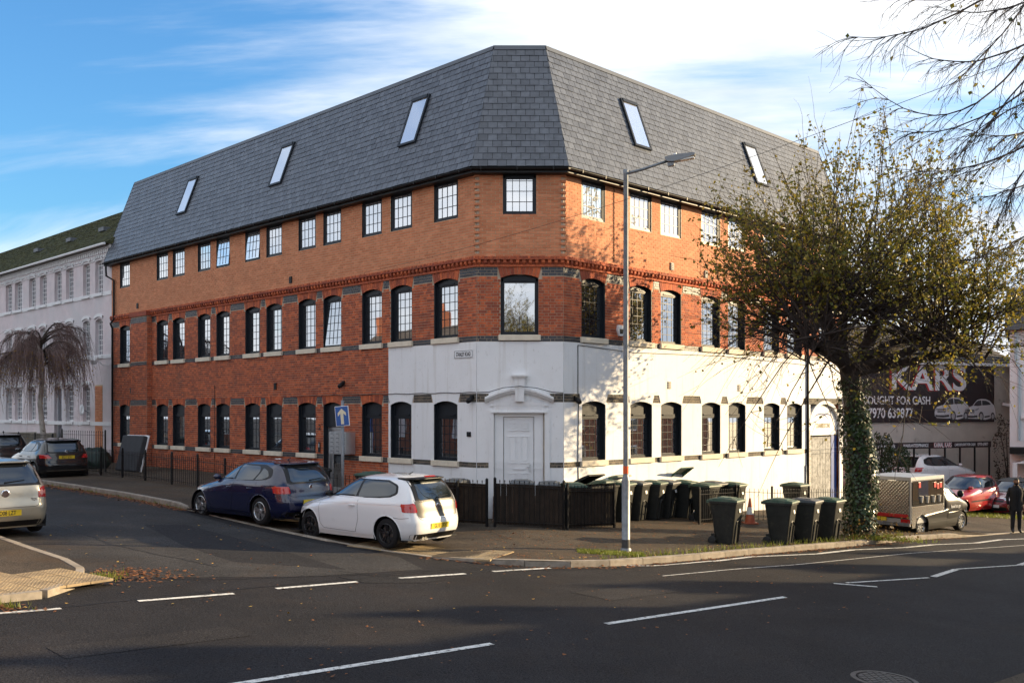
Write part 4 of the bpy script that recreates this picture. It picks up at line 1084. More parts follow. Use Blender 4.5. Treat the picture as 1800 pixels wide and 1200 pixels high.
MB().lathe([(0, .22), (.12, .23), (.25, .28), (.25, .29), (.12, .25), (0, .24)], 18, 'y').obj('dish', M_whitep, s_, WM[s_], smooth=True); MB().tube([(0, 0, -.1), (0, .23, 0)], .02, 6).obj('arm', M_galv, s_, WM[s_])
s_ = thing('entrance_ramp_wall', 'low weathered concrete wall flanking the steps of the pale building', 'low wall', FL.M @ T(31.0, 1.6, .6))
M_conc = mat('weathered_concrete', (.33, .30, .24), .95, var=.3, vscale=2.5, bump=.5, bscale=30, dirt=((.14, .13, .08), 1.5, .5, .7, .6))
for x_ in (-1.3, 1.3): MB().prism([(-1.7 * .0 - .15, 0), (.15, 0), (.15, 1.3), (-.15, 1.3)], -1.6, 1.6).xf(T(x_, 0, 0)).obj('side_wall', M_conc, s_, WM[s_])
for i in range(5): MB().box(-1.15, 1.15, -1.5 + i * .3 - .0, -1.2 + i * .3, 0, .9 - i * .17).obj('step', M_conc, s_, WM[s_])
# ------------------------------------------------------------------ street furniture
gz = lambda x: float(g(x))
gpz = lambda x: float(gp(x))
# lamp post
lx, ly = 2.43, 20.85; lz = gpz(lx)
lp = thing('street_lamp', 'tall grey galvanised street lamp with an orange band by the kerb', 'street lamp', T(lx, ly, lz))
M = WM[lp]
b = MB().lathe([(.115, -.02), (.115, .04), (.088, .06), (.088, 1.48), (.082, 1.52), (.060, 1.60), (.058, 1.62)], 20); b.obj('base_section', M_galv, lp, M, smooth=True)
MB().lathe([(.0905, .0), (.0905, .24)], 20).obj('bitumen_collar', mat('dark_bitumen', (.05, .05, .05), .7), lp, M, smooth=True)
MB().lathe([(.058, 1.60), (.056, 4.0), (.050, 8.02), (.055, 8.03), (.055, 8.12), (0, 8.13)], 20).obj('column', M_galv, lp, M, smooth=True)
MB().lathe([(.0605, 1.64), (.0605, 1.80)], 20).obj('orange_band', mat('orange_band', (.72, .10, .02), .5), lp, M, smooth=True)
ax, ay = .96, .28                              # arm leans out over the road
MB().tube([(0, 0, 8.03), (.35 * ax, .35 * ay * -1, 8.10), (.88 * ax, -.88 * ay, 8.24)], [.032, .03, .028], 10).obj('bracket_arm', M_galv, lp, M, smooth=True)
Ml = M @ T(.86 * ax, -.86 * ay, 8.24) @ RZ(-math.atan2(ay, ax)) @ Matrix.Rotation(R(-7), 4, 'Y')
M_lant = mat('lantern_grey', (.20, .21, .22), .45, metal=.3)
b = MB(); P = [(-.02, .045), (.0, .075), (.10, .085), (.28, .08), (.58, .055), (.62, .03), (.60, -.0), (.30, -.045), (.12, -.05), (.02, -.02)]
for yy in (0,): b.prism(P, -.10, .10)
lo = b.obj('lantern', M_lant, lp, Ml)
MB().box(.30, .58, -.085, .085, -.055, -.03).obj('led_panel', mat('lamp_lens', (.75, .73, .68), .3), lo, Ml)
MB().bbox(.02, .16, -.05, .05, -.13, -.04, .01).obj('driver_box', M_lant, lo, Ml)
MB().lathe([(.035, .08), (.035, .13), (0, .14)], 10, c=(.2, 0, 0)).obj('photocell', M_whitep, lo, Ml)
# one way sign
sx, sy = -3.98, 22.95; sz = gpz(sx)
sg = thing('one_way_sign', 'blue square sign with a white arrow on a grey pole', 'sign', T(sx, sy, sz))
M = WM[sg]
MB().tube([(0, 0, -.1), (0, 0, 2.95)], .038, 12).obj('pole', M_galv, sg, M, smooth=True)
Ms = M @ T(0, -.05, 2.58) @ Matrix.Rotation(R(-5), 4, 'Y') @ RZ(R(-8))
b = MB().bbox(-.165, .165, -.012, .012, -.235, .235, .004); pl = b.obj('sign_plate', M_whitep, sg, Ms)
MB().box(-.152, .152, -.016, -.012, -.222, .222).obj('blue_face', mat('sign_blue', (.02, .10, .34), .45, var=.1, vscale=6), pl, Ms)
MB().prism([(-.035, -.19), (.035, -.19), (.035, .06), (.10, .0), (.10, .075), (0, .175), (-.10, .075), (-.10, .0), (-.035, .06)], -.020, -.016).obj('white_arrow', mat('faded_arrow_white', (.70, .66, .48), .6, dirt=((.45, .38, .2), 14, .55, .7, .6)), pl, Ms)
MB().box(-.06, .06, .012, .09, .0, .03).obj('clamp', M_galv, sg, Ms)
# traffic cone
cx, cyy = 6.86, 28.15
cn = thing('traffic_cone', 'grubby orange traffic cone with white sleeve behind the front bin', 'cone', T(cx, cyy, gpz(cx)))
M = WM[cn]; M_or = mat('cone_orange', (.40, .085, .03), .6, var=.2, vscale=9, dirt=((.12, .09, .06), 8, .5, .7, .5))
MB().bbox(-.20, .20, -.20, .20, 0, .04, .012).obj('base', M_or, cn, M); MB().lathe([(.145, .04), (.03, .72), (.022, .735), (0, .735)], 18).obj('body', M_or, cn, M, smooth=True)
MB().lathe([(.112, .27), (.077, .48)], 18).obj('white_sleeve', mat('cone_white', (.65, .63, .58), .5), cn, M, smooth=True)

# ---- railings
def railing(label, pts, h, name='railing', spacing=.115, board=False, post_every=2.2, zf=gpz, rail_z=(.13, -.12), finial=False, bar=.008, group=None, M_b=None):
    P = resample(pts, post_every) if len(pts) == 2 else np.asarray(pts, float)
    x0, y0 = P[0]; th_ = thing(name, label, 'fence', T(x0, y0, zf(x0)), group)
    for i in range(len(P)):
        x, y = P[i]; z = zf(x)
        b = MB(); b.box(-.025, .025, -.025, .025, -.1, h + .06); b.add([(-.03, -.03, h + .06), (.03, -.03, h + .06), (.03, .03, h + .06), (-.03, .03, h + .06), (0, 0, h + .10)], [(0, 1, 4), (1, 2, 4), (2, 3, 4), (3, 0, 4)])
        b.obj('post', M_blackm, th_, T(x, y, z) @ RZ(R(45)))
    for i in range(len(P) - 1):
        a, c = P[i], P[i + 1]; L = np.linalg.norm(c - a); ang = math.atan2(c[1] - a[1], c[0] - a[0]); za, zc = zf(a[0]), zf(c[0]); sl = (zc - za) / L
        M = T(a[0], a[1], za) @ RZ(ang)
        for rz in (rail_z[0], h + rail_z[1]):
            MB().add([(0, -.018, rz - .006), (L, -.018, rz - .006 + sl * L), (L, .018, rz - .006 + sl * L), (0, .018, rz - .006), (0, -.018, rz + .006), (L, -.018, rz + .006 + sl * L), (L, .018, rz + .006 + sl * L), (0, .018, rz + .006)],
                     [(0, 3, 2, 1), (4, 5, 6, 7), (0, 1, 5, 4), (1, 2, 6, 5), (2, 3, 7, 6), (3, 0, 4, 7)]).obj('rail', M_blackm, th_, M)
        n = int(L / spacing)
        for k in range(1, n):
            x = L * k / n; z = sl * x
            MB_ = BAR.setdefault((h, finial, bar), None)
            if MB_ is None:
                bb = MB(); bb.tube([(0, 0, .05), (0, 0, h - .02)], bar, 5)
                bb.lathe([(bar, h - .02), (bar * 2.1, h - .0), (bar * .8, h + .03), (0, h + .05)] if finial else [(bar, h - .02), (0, h + .0)], 6)
                MB_ = BAR[(h, finial, bar)] = bb.mesh('bar', M_blackm)
            ob('bar', MB_, th_, M @ T(x, 0, z))
        if board:                              # dark boards fixed behind the bars
            nb_ = max(1, int(round(L / .145)))
            for k in range(nb_):
                xa, xb = L * k / nb_ + .003, L * (k + 1) / nb_ - .003
                MB().add([(xa, .03, .06 + sl * xa), (xb, .03, .06 + sl * xb), (xb, .03, h - .06 + sl * xb + rnd.uniform(-.01, .01)), (xa, .03, h - .06 + sl * xa), (xa, .05, .06 + sl * xa), (xb, .05, .06 + sl * xb), (xb, .05, h - .06 + sl * xb), (xa, .05, h - .06 + sl * xa)],
                         [(0, 1, 2, 3), (7, 6, 5, 4), (0, 4, 5, 1), (1, 5, 6, 2), (2, 6, 7, 3), (3, 7, 4, 0)]).obj('board', M_b or M_board, th_, M)
    return th_
BAR = {}
M_board = mat('black_stained_board', (.020, .015, .012), .65, spec=.2, isl=.8, c2=(.034, .022, .015), var=.4, vscale=7, bump=.3, bscale=40, dirt=((.07, .05, .035), 5, .58, .75, .4))
railing('black bow railing along the red brick wall, beside the dark cars', [(-15.45, 35.17), (-14.35, 34.1), (-13.1, 32.85), (-11.85, 31.55), (-10.5, 30.15), (-9.35, 29.05), (-8.2, 27.9), (-7.1, 26.8)], .92)
railing('short black railing behind the white hatchback roof', [(-4.75, 25.35), (-1.35, 24.15)], 1.05, board=False, spacing=.12)
railing('narrow black boarded fence panel right beside the white hatchback', [(-2.6, 24.62), (-.62, 24.05)], 1.1, board=True, post_every=3, finial=True)
railing('wide black boarded fence panel in front of the white door', [(-.42, 24.0), (1.27, 23.9)], 1.12, board=True, post_every=3, finial=True)
railing('black boarded gate panel angled back from the fence corner', [(1.36, 23.93), (2.62, 25.02)], 1.06, board=True, post_every=3, finial=True)
railing('black open gate panel in front of the middle bins', [(5.19, 27.05), (6.55, 28.75)], .95, post_every=3, board=False)
railing('thin railing against the sunlit white wall', [(6.6, 28.75), (7.72, 29.0), (9.2, 30.25), (10.7, 31.5)], .98, spacing=.13)
railing('tall railing with finials in front of the pale terrace', [(-17.6, 38.2), (-14.95, 35.9)], 1.45, finial=True, spacing=.17, post_every=3)
railing('black hooped railing beside the steps of the pale terrace', [(-22.6, 43.4), (-18.2, 38.7)], 1.25, finial=True, spacing=.16, post_every=2.4)

# ---- wheelie bins
M_binb = mat('black_bin_plastic', (.020, .021, .019), .5, spec=.25, var=.25, vscale=6, dirt=((.10, .09, .06), 5, .55, .8, .45))
M_bing = mat('green_bin_lid', (.035, .085, .060), .5, var=.25, vscale=6, dirt=((.16, .15, .11), 5, .5, .75, .6))
M_bingr = mat('grey_bin_lid', (.075, .085, .095), .5, var=.2, vscale=6, dirt=((.16, .15, .11), 5, .5, .75, .5))
M_label = mat('white_label', (.68, .68, .66), .5); M_rub = mat('rubber', (.015, .015, .015), .8)
def bin_body():
    b = MB()
    # rounded tapered shell: rings of an eight-cornered rounded rectangle; front is -y
    def ring(z, hx, y0, y1, r):
        pts = []
        for cx_, cy2, a0 in ((hx - r, y1 - r, 0), (-hx + r, y1 - r, 90), (-hx + r, y0 + r, 180), (hx - r, y0 + r, 270)):
            for k in range(4): t_ = R(a0 + 30 * k); pts.append((cx_ + r * math.cos(t_), cy2 + r * math.sin(t_), z))
        return pts
    rs = [(.02, .21, -.20, .22, .05), (.30, .225, -.235, .255, .05), (.62, .242, -.275, .29, .05), (.90, .262, -.315, .33, .05), (.955, .266, -.322, .335, .05), (.96, .288, -.345, .355, .05), (1.01, .288, -.345, .355, .05), (1.01, .26, -.315, .325, .05)]
    V = []; [V.extend(ring(*r_)) for r_ in rs]; n = 16
    F = [(i * n + j, i * n + (j + 1) % n, (i + 1) * n + (j + 1) % n, (i + 1) * n + j) for i in range(len(rs) - 1) for j in range(n)] + [tuple(range(n))[::-1]]
    b.add(V, F)
    # moulded ribs of the front and sides
    for x in (-.115, .115):
        b.add([(x - .018, -.205, .03), (x + .018, -.205, .03), (x + .018, -.262, .45), (x - .018, -.262, .45), (x - .012, -.232, .03), (x + .012, -.232, .03), (x + .012, -.287, .45), (x - .012, -.287, .45)], [(4, 5, 6, 7), (0, 4, 7, 3), (1, 2, 6, 5), (3, 7, 6, 2)])
    P = [(-.13, .45), (-.10, .53), (0, .56), (.10, .53), (.13, .45)]
    for i in range(4):
        (xa, za), (xb, zb) = P[i], P[i + 1]
        b.add([(xa, -.26, za - .02), (xb, -.26, zb - .02), (xb, -.29, zb), (xa, -.29, za), (xb, -.275, zb + .025), (xa, -.275, za + .025)], [(0, 1, 2, 3), (3, 2, 4, 5)])
    for s_ in (-1, 1): b.box(s_ * .23 - .03, s_ * .23 + .03, .20, .30, .05, .25)
    return b
def bin_lid():
    b = MB()
    top = [(-.365, 1.015, .30), (-.36, 1.045, .295), (-.28, 1.065, .28), (.0, 1.085, .27), (.24, 1.085, .265), (.36, 1.06, .26), (.40, 1.02, .24)]
    V = []
    for y, z, hx in top: V += [(-hx, y, 1.005), (-hx, y, z - .012), (-hx + .03, y, z), (hx - .03, y, z), (hx, y, z - .012), (hx, y, 1.005)]
    F = [(i * 6 + j, i * 6 + j + 1, (i + 1) * 6 + j + 1, (i + 1) * 6 + j) for i in range(len(top) - 1) for j in range(5)] + [(0, 5, 4, 3, 2, 1), tuple(36 + j for j in range(6))]
    b.add(V, F)
    b.add([(-.17, -.20, 1.073), (.17, -.20, 1.073), (.19, .20, 1.088), (-.19, .20, 1.088), (-.15, -.17, 1.094), (.15, -.17, 1.094), (.17, .17, 1.108), (-.17, .17, 1.108)], [(4, 5, 6, 7), (0, 1, 5, 4), (1, 2, 6, 5), (2, 3, 7, 6), (3, 0, 4, 7)])
    b.tube([(-.22, .42, 1.0), (.22, .42, 1.0)], .018, 8)
    for x in (-.2, .2): b.box(x - .03, x + .03, .33, .43, .96, 1.03)
    return b
BB = bin_body().mesh('body', M_binb); autosmooth(BB, 35)
LIDS = {k: bin_lid().mesh('lid', m_) for k, m_ in (('green', M_bing), ('grey', M_bingr), ('black', M_binb))}
WHM = MB().lathe([(.0, -.03), (.05, -.032), (.085, -.028), (.098, -.02), (.098, .02), (.085, .028), (.05, .032), (0, .03)], 18, 'x').mesh('wheel', M_rub, True)
LAB = MB().box(-.055, .055, -.002, .002, -.055, .055).mesh('label', M_label)
LAB2 = MB().box(-.06, .06, -.002, .002, -.012, .012).mesh('printed_name', M_label)
def wheelie(label, x, y, rot, lid='green', z=None, open_=0., wheels=True, tag=True, lean=0.):
    z = gpz(x) if z is None else z
    M = T(x, y, z) @ RZ(R(rot)) @ Matrix.Rotation(R(lean), 4, 'X')
    t_ = thing('wheelie_bin', label, 'bin', M, 'wheelie bins outside the corner building')
    ob('body', BB, t_, M)
    ob('lid', LIDS[lid], t_, M @ T(0, .37, 1.02) @ Matrix.Rotation(R(-open_), 4, 'X') @ T(0, -.37, -1.02))
    if wheels:
        for s_ in (-1, 1): ob('wheel', WHM, t_, M @ T(s_ * .27, .27, .098))
    if tag:
        Mf = M @ T(.03, -.308, .80) @ Matrix.Rotation(R(-7.5), 4, 'X')
        ob('label', LAB, t_, Mf); ob('printed_name', LAB2, t_, Mf @ T(.02, 0, .085))
    return t_
wheelie('nearest wheelie bin standing alone on the pavement beside the lamp post', 5.1, 23.15, 56)
wheelie('wheelie bin nearest the kerb, left of the three by the ivy tree', 6.55, 23.75, 57)
wheelie('middle of the three wheelie bins beside the ivy tree', 7.33, 24.4, 54, 'grey')
wheelie('wheelie bin right up against the ivy tree trunk', 8.12, 25.1, 48)
row = [(2.95, 26.6, 58, 'green', 'partly hidden bin left of the lamp post with its label showing'), (3.45, 27.2, 57, 'grey', 'first of the row of bins just right of the lamp post'), (4.0, 27.75, 60, 'green', 'second of the row of bins right of the lamp post'),
       (4.45, 28.3, 58, 'grey', 'third of the row of bins right of the lamp post, grey lid'), (5.05, 28.7, 56, 'green', 'last of the row of bins, under a lid thrown open')]
for x, y, r_, l_, t_ in row: wheelie(t_, x, y, r_, l_)
wheelie('overfull bin at the wall with its green lid propped half open', 5.1, 29.35, 40, 'green', open_=35)
wheelie('dark bin standing inside the open railing gate', 5.55, 28.05, 42, 'green', tag=False)
wheelie('brown-lidded bin in shadow behind the railing gate', 6.0, 29.1, 40, 'grey', tag=False)
wheelie('bin behind the cone with its lid above the railing', 6.6, 29.2, 52, 'green')
wheelie('lone bin behind the railing near the wooden gate', 9.0, 31.0, 42, 'green')
wheelie('bin with closed dark lid behind the boarded fence, left of the door', .25, 24.75, 4, 'grey', tag=False)
wheelie('bin with closed dark lid behind the boarded fence, below the door handle', .95, 24.8, -5, 'grey', tag=False)
wheelie('green-lidded bin behind the boarded fence, right of the door', 1.55, 24.85, 10, 'green', tag=False)
wheelie('black-lidded bin tipped open at the fence corner', 2.0, 25.45, 40, 'black', open_=22, tag=False)
wheelie('green-lidded bin behind the angled boarded gate', 2.45, 26.1, 42, 'green', tag=False, open_=6)
wheelie('bin by the wall behind the angled gate, lid tilted', 2.9, 27.35, 42, 'green', tag=False, open_=14)
wheelie('black bin standing in front of the flats entrance', -5.35, 26.4, -40, 'black', tag=False)
wheelie('green-lidded bin behind the short railing by the brick wall', -3.75, 26.0, -42, 'green', tag=False)
wheelie('green-lidded bin behind the white hatchback, near the render', -2.9, 25.8, -42, 'green', tag=False)
wheelie('dark-lidded bin behind the narrow boarded panel', -1.45, 25.2, -20, 'grey', tag=False)
wheelie('dark green bin in front of the pale terrace', -18.2, 40.0, -40, 'green', tag=False)
# odds and ends
s_ = thing('mattress', 'dark mattress leaning against the red brick pilaster', 'mattress', T(-14.3, 36.3, gpz(-14.3)))
MB().bbox(-.75, .75, -.10, .10, 0, 1.35, .05).xf(RZ(R(-40)) @ Matrix.Rotation(R(-14), 4, 'X')).obj('mattress_body', mat('dark_mattress', (.035, .038, .045), .8, var=.2, bump=.3, bscale=20), s_, WM[s_])
MB().bbox(-.78, .78, .09, .15, 0, 1.40, .02).xf(RZ(R(-40)) @ Matrix.Rotation(R(-14), 4, 'X')).obj('pale_backing', M_whitep, s_, WM[s_])
s_ = thing('rubbish_sack', 'dark green rubbish sack slumped behind the railing', 'sack', T(-16.3, 38.0, gpz(-16.3)))
bm = bmesh.new(); bmesh.ops.create_icosphere(bm, subdivisions=3, radius=.5)
for v in bm.verts:
    k = 1 + .10 * math.sin(v.co.x * 17 + v.co.z * 9) + .07 * math.sin(v.co.y * 23 + 2); v.co = Vector((v.co.x * k * 1.3, v.co.y * k, max(-.25, v.co.z * k) + .25 + .12 * max(0, v.co.z)))
MB().bm(bm).obj('sack', mat('dark_green_sack', (.012, .035, .025), .35), s_, WM[s_], smooth=True)

# ------------------------------------------------------------------ right-hand background: car yard, painted gable with a hoarding, white house
yard = MB().add([(12.6, 41.2, -.58), (40, 55.5, -.58), (40, 75, -.58), (8, 60, -.58), (12.6, 41.2, -2.4), (40, 55.5, -2.4), (8, 60, -2.4)], [(0, 1, 2, 3), (0, 4, 5, 1), (3, 6, 4, 0)]).obj('car_yard', M_lot, kind='structure')
FK = Fac(19.8, 46.0, math.degrees(math.atan2(-.42, -.9)))      # x to the viewer's left
M_gable = mat('grubby_white_gable', (.52, .48, .42), .9, var=.12, vscale=1.2, bump=.5, bscale=18, bdist=.01, dirt=((.14, .11, .09), 1.6, .60, .74, .75))
kb = thing('car_sales_building', 'grubby white gabled building carrying a large black car sales hoarding', 'building', T(19.8, 46, -.58))
MB().box(-5.7, 7.5, -9, 0, -1.0, 5.3).obj('wall', M_gable, kb, FK.M)
M_roofd = mat('dark_roof_tile', (.060, .050, .045), .85, isl=.8, c2=(.040, .036, .034), var=.3, bump=.5, bscale=20, dirt=((.09, .085, .05), 2, .55, .75, .5))
ro = MB().add([(-6, .25, 5.25), (7.8, .25, 5.25), (7.8, -4.5, 7.3), (-6, -4.5, 7.3), (-6, -9.3, 5.25), (7.8, -9.3, 5.25)], [(0, 3, 2, 1), (3, 4, 5, 2), (0, 4, 3), (1, 2, 5)]).obj('roof', M_roofd, kb, FK.M)
b = MB()
for r_ in range(14):
    s0 = r_ / 14.
    y, z = .25 - 4.75 * s0, 5.28 + 2.05 * s0
    x = -6 + (.15 if r_ % 2 else 0)
    while x < 7.6:
        b.add([(x, y, z), (x + .29, y, z), (x + .29, y - .36, z + .155), (x, y - .36, z + .155), (x, y, z + .04), (x + .29, y, z + .04)], [(4, 3, 2, 5), (0, 4, 5, 1)]); x += .3
b.obj('roof_tiles', M_roofd, ro, FK.M, kind='stuff')
MB().box(-6, 7.8, .0, .30, 5.12, 5.26).obj('fascia', M_whitep, kb, FK.M)
hb = thing('car_sales_hoarding', 'large black hoarding with red-edged KARS lettering and two white cars', 'billboard', FK.M @ T(0, .02, 0))
M_hb = mat('hoarding_black', (.022, .014, .016), .5, var=.2, vscale=1.5)
MB().box(-4.1, 5.2, 0, .05, 2.42, 5.18).obj('panel', M_hb, hb, WM[hb])
def TK(x, y, z): return WM[hb] @ T(x, y, z) @ RZ(math.pi) @ Matrix.Rotation(R(90), 4, 'X')
text('KARS', 1.62, TK(.40, .053, 4.40), M_inkr, hb, sx=1.30, bold=True); text('KARS', 1.62, TK(.30, .058, 4.43), M_whitep, hb, sx=1.28, bold=True)
text('BOUGHT FOR CASH', .52, TK(2.30, .053, 3.42), M_whitep, hb, sx=.88, bold=True, align='CENTER')
text('07970 639877', .62, TK(2.85, .053, 2.83), M_whitep, hb, sx=.85, bold=True)
M_wcar = mat('printed_car_white', (.62, .62, .64), .5); M_wcar2 = mat('printed_car_dark', (.05, .05, .055), .5)
def flatcar(x, z, s, name):
    """photo of a white SUV printed on the hoarding, three-quarter front view"""
    def W(P): return [(x - p * s, z + q * s) for p, q in P]
    def pr(nm, P, m, k, par): return MB().prism(W(P), .050 + .002 * k, .052 + .002 * k).obj(nm, m, par, WM[hb])
    B = [(-1.02, .18), (-1.04, .34), (-1.0, .50), (-.88, .60), (-.62, .66), (-.46, .70), (-.30, .86), (-.14, .98), (.10, 1.03), (.45, 1.02), (.72, .94), (.92, .78), (1.06, .70), (1.13, .55), (1.14, .28), (1.06, .14), (.80, .10), (.40, .02), (.10, .06), (-.40, .08), (-.90, .10)]
    o = pr(name, B, M_wcar, 1, hb)
    g_ = M_wcar2; pr('printed_glass', [(-.40, .70), (-.26, .86), (-.10, .95), (.12, .97), (.16, .72), (-.1, .69)], g_, 2, o); pr('printed_glass', [(.20, .72), (.18, .96), (.45, .95), (.68, .87), (.80, .76), (.5, .73)], g_, 2, o)
    for k in range(3): pr('printed_grille', [(-.86, .34 + .06 * k), (-.88, .38 + .06 * k), (-.34, .40 + .06 * k), (-.34, .36 + .06 * k)], g_, 2, o)
    pr('printed_headlight', [(-.98, .46), (-.98, .52), (-.88, .55), (-.86, .47)], mat('printed_grey', (.30, .31, .33), .5), 2, o); pr('printed_headlight', [(-.30, .46), (-.28, .53), (-.05, .60), (-.02, .55), (-.16, .47)], mat('printed_grey', (.30, .31, .33), .5), 2, o)
    pr('printed_bumper', [(-.98, .14), (-1.0, .24), (-.80, .22), (-.40, .22), (-.15, .25), (-.12, .15), (-.5, .12)], g_, 2, o); pr('printed_shadow', [(-.95, .02), (-.9, .10), (1.1, .14), (1.2, .02)], g_, .5, o)
    for cx_, r_ in ((.12, .24), (.92, .20)):
        c = [(cx_ + .72 * r_ * math.cos(t_), .18 + r_ * math.sin(t_)) for t_ in np.linspace(0, 6.28, 18)[:-1]]; c2 = [(cx_ + .45 * r_ * math.cos(t_), .18 + .62 * r_ * math.sin(t_)) for t_ in np.linspace(0, 6.28, 18)[:-1]]
        pr('printed_tyre', c, g_, 3, o); pr('printed_wheel', c2, mat('printed_alloy', (.42, .42, .44), .5), 4, o)
    pr('printed_sill', [(.35, .12), (.35, .20), (.72, .24), (.72, .16)], g_, 2, o)
flatcar(-1.15, 2.52, 1.05, 'printed_car'); flatcar(-3.05, 2.50, 1.0, 'printed_car')
MB().box(-4.1 - .004, -4.1, .0, .06, 2.42, 5.18).obj('edge_trim', M_whitep, hb, WM[hb])
# fence with a sign strip
FS_ = Fac(16.6, 42.6, math.degrees(math.atan2(-.42, -.9)))
fs = thing('sign_topped_fence', 'black post fence topped with a car sales sign strip reading KAMAL KARS', 'fence', FS_.M @ T(0, 0, -.58))
MB().box(-6.1, 1.5, 0, .04, 1.28, 1.56).obj('sign_strip', M_hb, fs, FS_.M)
for x in np.arange(-6.05, 1.5, .95): MB().box(x - .035, x + .035, -.05, 0, -.6, 1.3).obj('post', M_blackm, fs, FS_.M)
def TF(x, y, z): return FS_.M @ T(x, y, z) @ RZ(math.pi) @ Matrix.Rotation(R(90), 4, 'X')
for s_, x, sz_, sx_, m_ in (('kamalkars.co.uk', .55, .24, .85, M_whitep), ('WARRANTIES/FINANCE', -1.35, .20, .72, M_whitep), ('KAMAL KARS', -3.0, .30, .62, M_whitep), ('CARS BOUGHT FOR CASH', -4.4, .17, .66, M_whitep), ('07970 639877', -5.55, .19, .62, M_whitep)):
    text(s_, sz_, TF(x, .042, 1.42), m_, fs, sx=sx_, bold=True)
text('KAMAL KARS', .30, TF(-2.98, .041, 1.41), M_inkr, fs, sx=.62, bold=True)
# white house at the right-hand edge
FW = Fac(21.35, 41.9, 152)
wh = thing('white_rendered_house', 'white rendered house with sash window and black-topped porch at right edge', 'house', FW.M @ T(0, 0, -1.6))
MB().box(-3.4, 0, -8, 0, -2, 6.4).obj('wall', M_render, wh, FW.M)
MB().add([(.2, .3, 6.4), (-3.5, .3, 6.4), (-3.5, -4, 8.6), (.2, -4, 8.6), (.2, -8.3, 6.4), (-3.5, -8.3, 6.4)], [(0, 1, 2, 3), (3, 2, 5, 4), (0, 3, 4), (1, 5, 2)]).obj('roof', M_roofd, wh, FW.M)
for x in (-.95, -2.9):
    b = MB(); b.box(x - .45, x + .45, 0, .03, 2.75, 4.55); o = b.obj('window', M_whitep, wh, FW.M)
    MB().box(x - .36, x + .36, .03, .034, 2.85, 4.45).obj('pane', M_glass, o, FW.M)
    b = MB(); b.box(x - .02, x + .02, .034, .05, 2.85, 4.45); b.box(x - .36, x + .36, .034, .05, 3.62, 3.70); b.obj('glazing_bars', M_whitep, o, FW.M)
    MB().box(x - .52, x + .52, 0, .12, 2.62, 2.75).obj('sill', M_whitep, o, FW.M)
M_bpipe = mat('pale_blue_pipe', (.42, .52, .58), .5)
MB().tube([(-.22, .08, 6.3), (-.22, .08, 5.0), (-.35, .08, 4.8), (-.35, .08, 1.7)], .05, 8).obj('downpipe', M_bpipe, wh, FW.M)
MB().box(-3.2, -.02, 0, 1.1, 1.15, 1.42).obj('porch_roof', M_black, wh, FW.M)
MB().prism([(-3.1, .75), (-.08, .75), (-1.6, 1.15)], 0, 1.05).obj('porch_gable', M_whitep, wh, FW.M)
MB().box(-3.0, -2.85, .9, 1.05, -2, .75).obj('porch_post', M_whitep, wh, FW.M); MB().box(-.30, -.12, .9, 1.05, -2, .75).obj('porch_post', M_whitep, wh, FW.M)
s_ = thing('gable_camera', 'white bullet camera on the grubby gable right of the hoarding', 'camera', FK.M @ T(-4.75, .0, 3.3))
MB().bbox(-.08, .08, 0, .5, -.07, .07, .015).xf(RZ(R(40)) @ Matrix.Rotation(R(-12), 4, 'X')).obj('housing', M_whitep, s_, WM[s_])

# ------------------------------------------------------------------ streets just out of the frame: they shade the road and stand in the window panes
M_hbrick = mat('terrace_brick', (.24, .085, .045), .9, var=.2, vscale=3, bump=.4, bscale=12, bdist=.01)
def terrace(label, ox, oy, ang, n, wd, depth, eave, ridge, zbase, group):
    for i in range(n):
        F_ = Fac(ox + math.cos(R(ang)) * i * wd, oy + math.sin(R(ang)) * i * wd, ang)
        zb = float(g(F_.ox)) + .1 if zbase is None else zbase
        M = F_.M @ T(0, 0, zb)
        t_ = thing('terrace_house', label % ('first', 'second', 'third', 'fourth', 'fifth', 'sixth', 'seventh', 'eighth')[i], 'house', M, group)
        b = MB().box(0.01, wd - .01, -depth, 0, -1, eave)
        b.add([(0, -depth / 2, ridge), (0, 0, eave), (0, -depth, eave), (wd, -depth / 2, ridge), (wd, 0, eave), (wd, -depth, eave)], [(0, 2, 1), (3, 4, 5)])
        b.obj('wall', M_hbrick, t_, M)
        ro = MB().add([(0, .3, eave - .1), (wd, .3, eave - .1), (wd, -depth / 2, ridge + .1), (0, -depth / 2, ridge + .1), (0, -depth - .3, eave - .1), (wd, -depth - .3, eave - .1)], [(0, 3, 2, 1), (3, 4, 5, 2)]).obj('roof', M_roofd, t_, M)
        b = MB().box(.1, .9, -depth / 2 - .5, -depth / 2 + .5, ridge - .6, ridge + 1.0)
        for k in range(2): b.lathe([(.13, ridge + 1.0), (.10, ridge + 1.45), (0, ridge + 1.45)], 10, c=(.3 + .4 * k, -depth / 2, 0))
        b.obj('chimney', M_hbrick, ro, M)
        for x, z0, h, w_ in ((wd * .3, .8, 1.7, 1.1), (wd * .3, 3.4, 1.5, 1.0), (wd * .75, 3.4, 1.5, .9)):
            if z0 + h > eave: continue
            o = MB().box(x - w_ / 2, x + w_ / 2, 0, .03, z0, z0 + h).obj('window', M_whitep, t_, M)
            MB().box(x - w_ / 2 + .08, x + w_ / 2 - .08, .03, .034, z0 + .08, z0 + h - .08).obj('pane', M_glass, o, M)
        MB().box(wd * .75 - .45, wd * .75 + .45, 0, .04, 0, 2.1).obj('door', M_bluep2, t_, M)
terrace('red brick terrace house across the side street, %s from the far end', -9.0 - 7 * 5.2 * .7071, 10.6 + 7 * 5.2 * .7071, 315, 7, 5.2, 8, 5.0, 7.2, None, 'terrace across the side street')
terrace('red brick terrace house on the near side of the road, %s in the row', 10.0, 10.0, 42.1, 8, 5.2, 7, 5.8, 7.9, None, 'terrace on the near side of the main road')
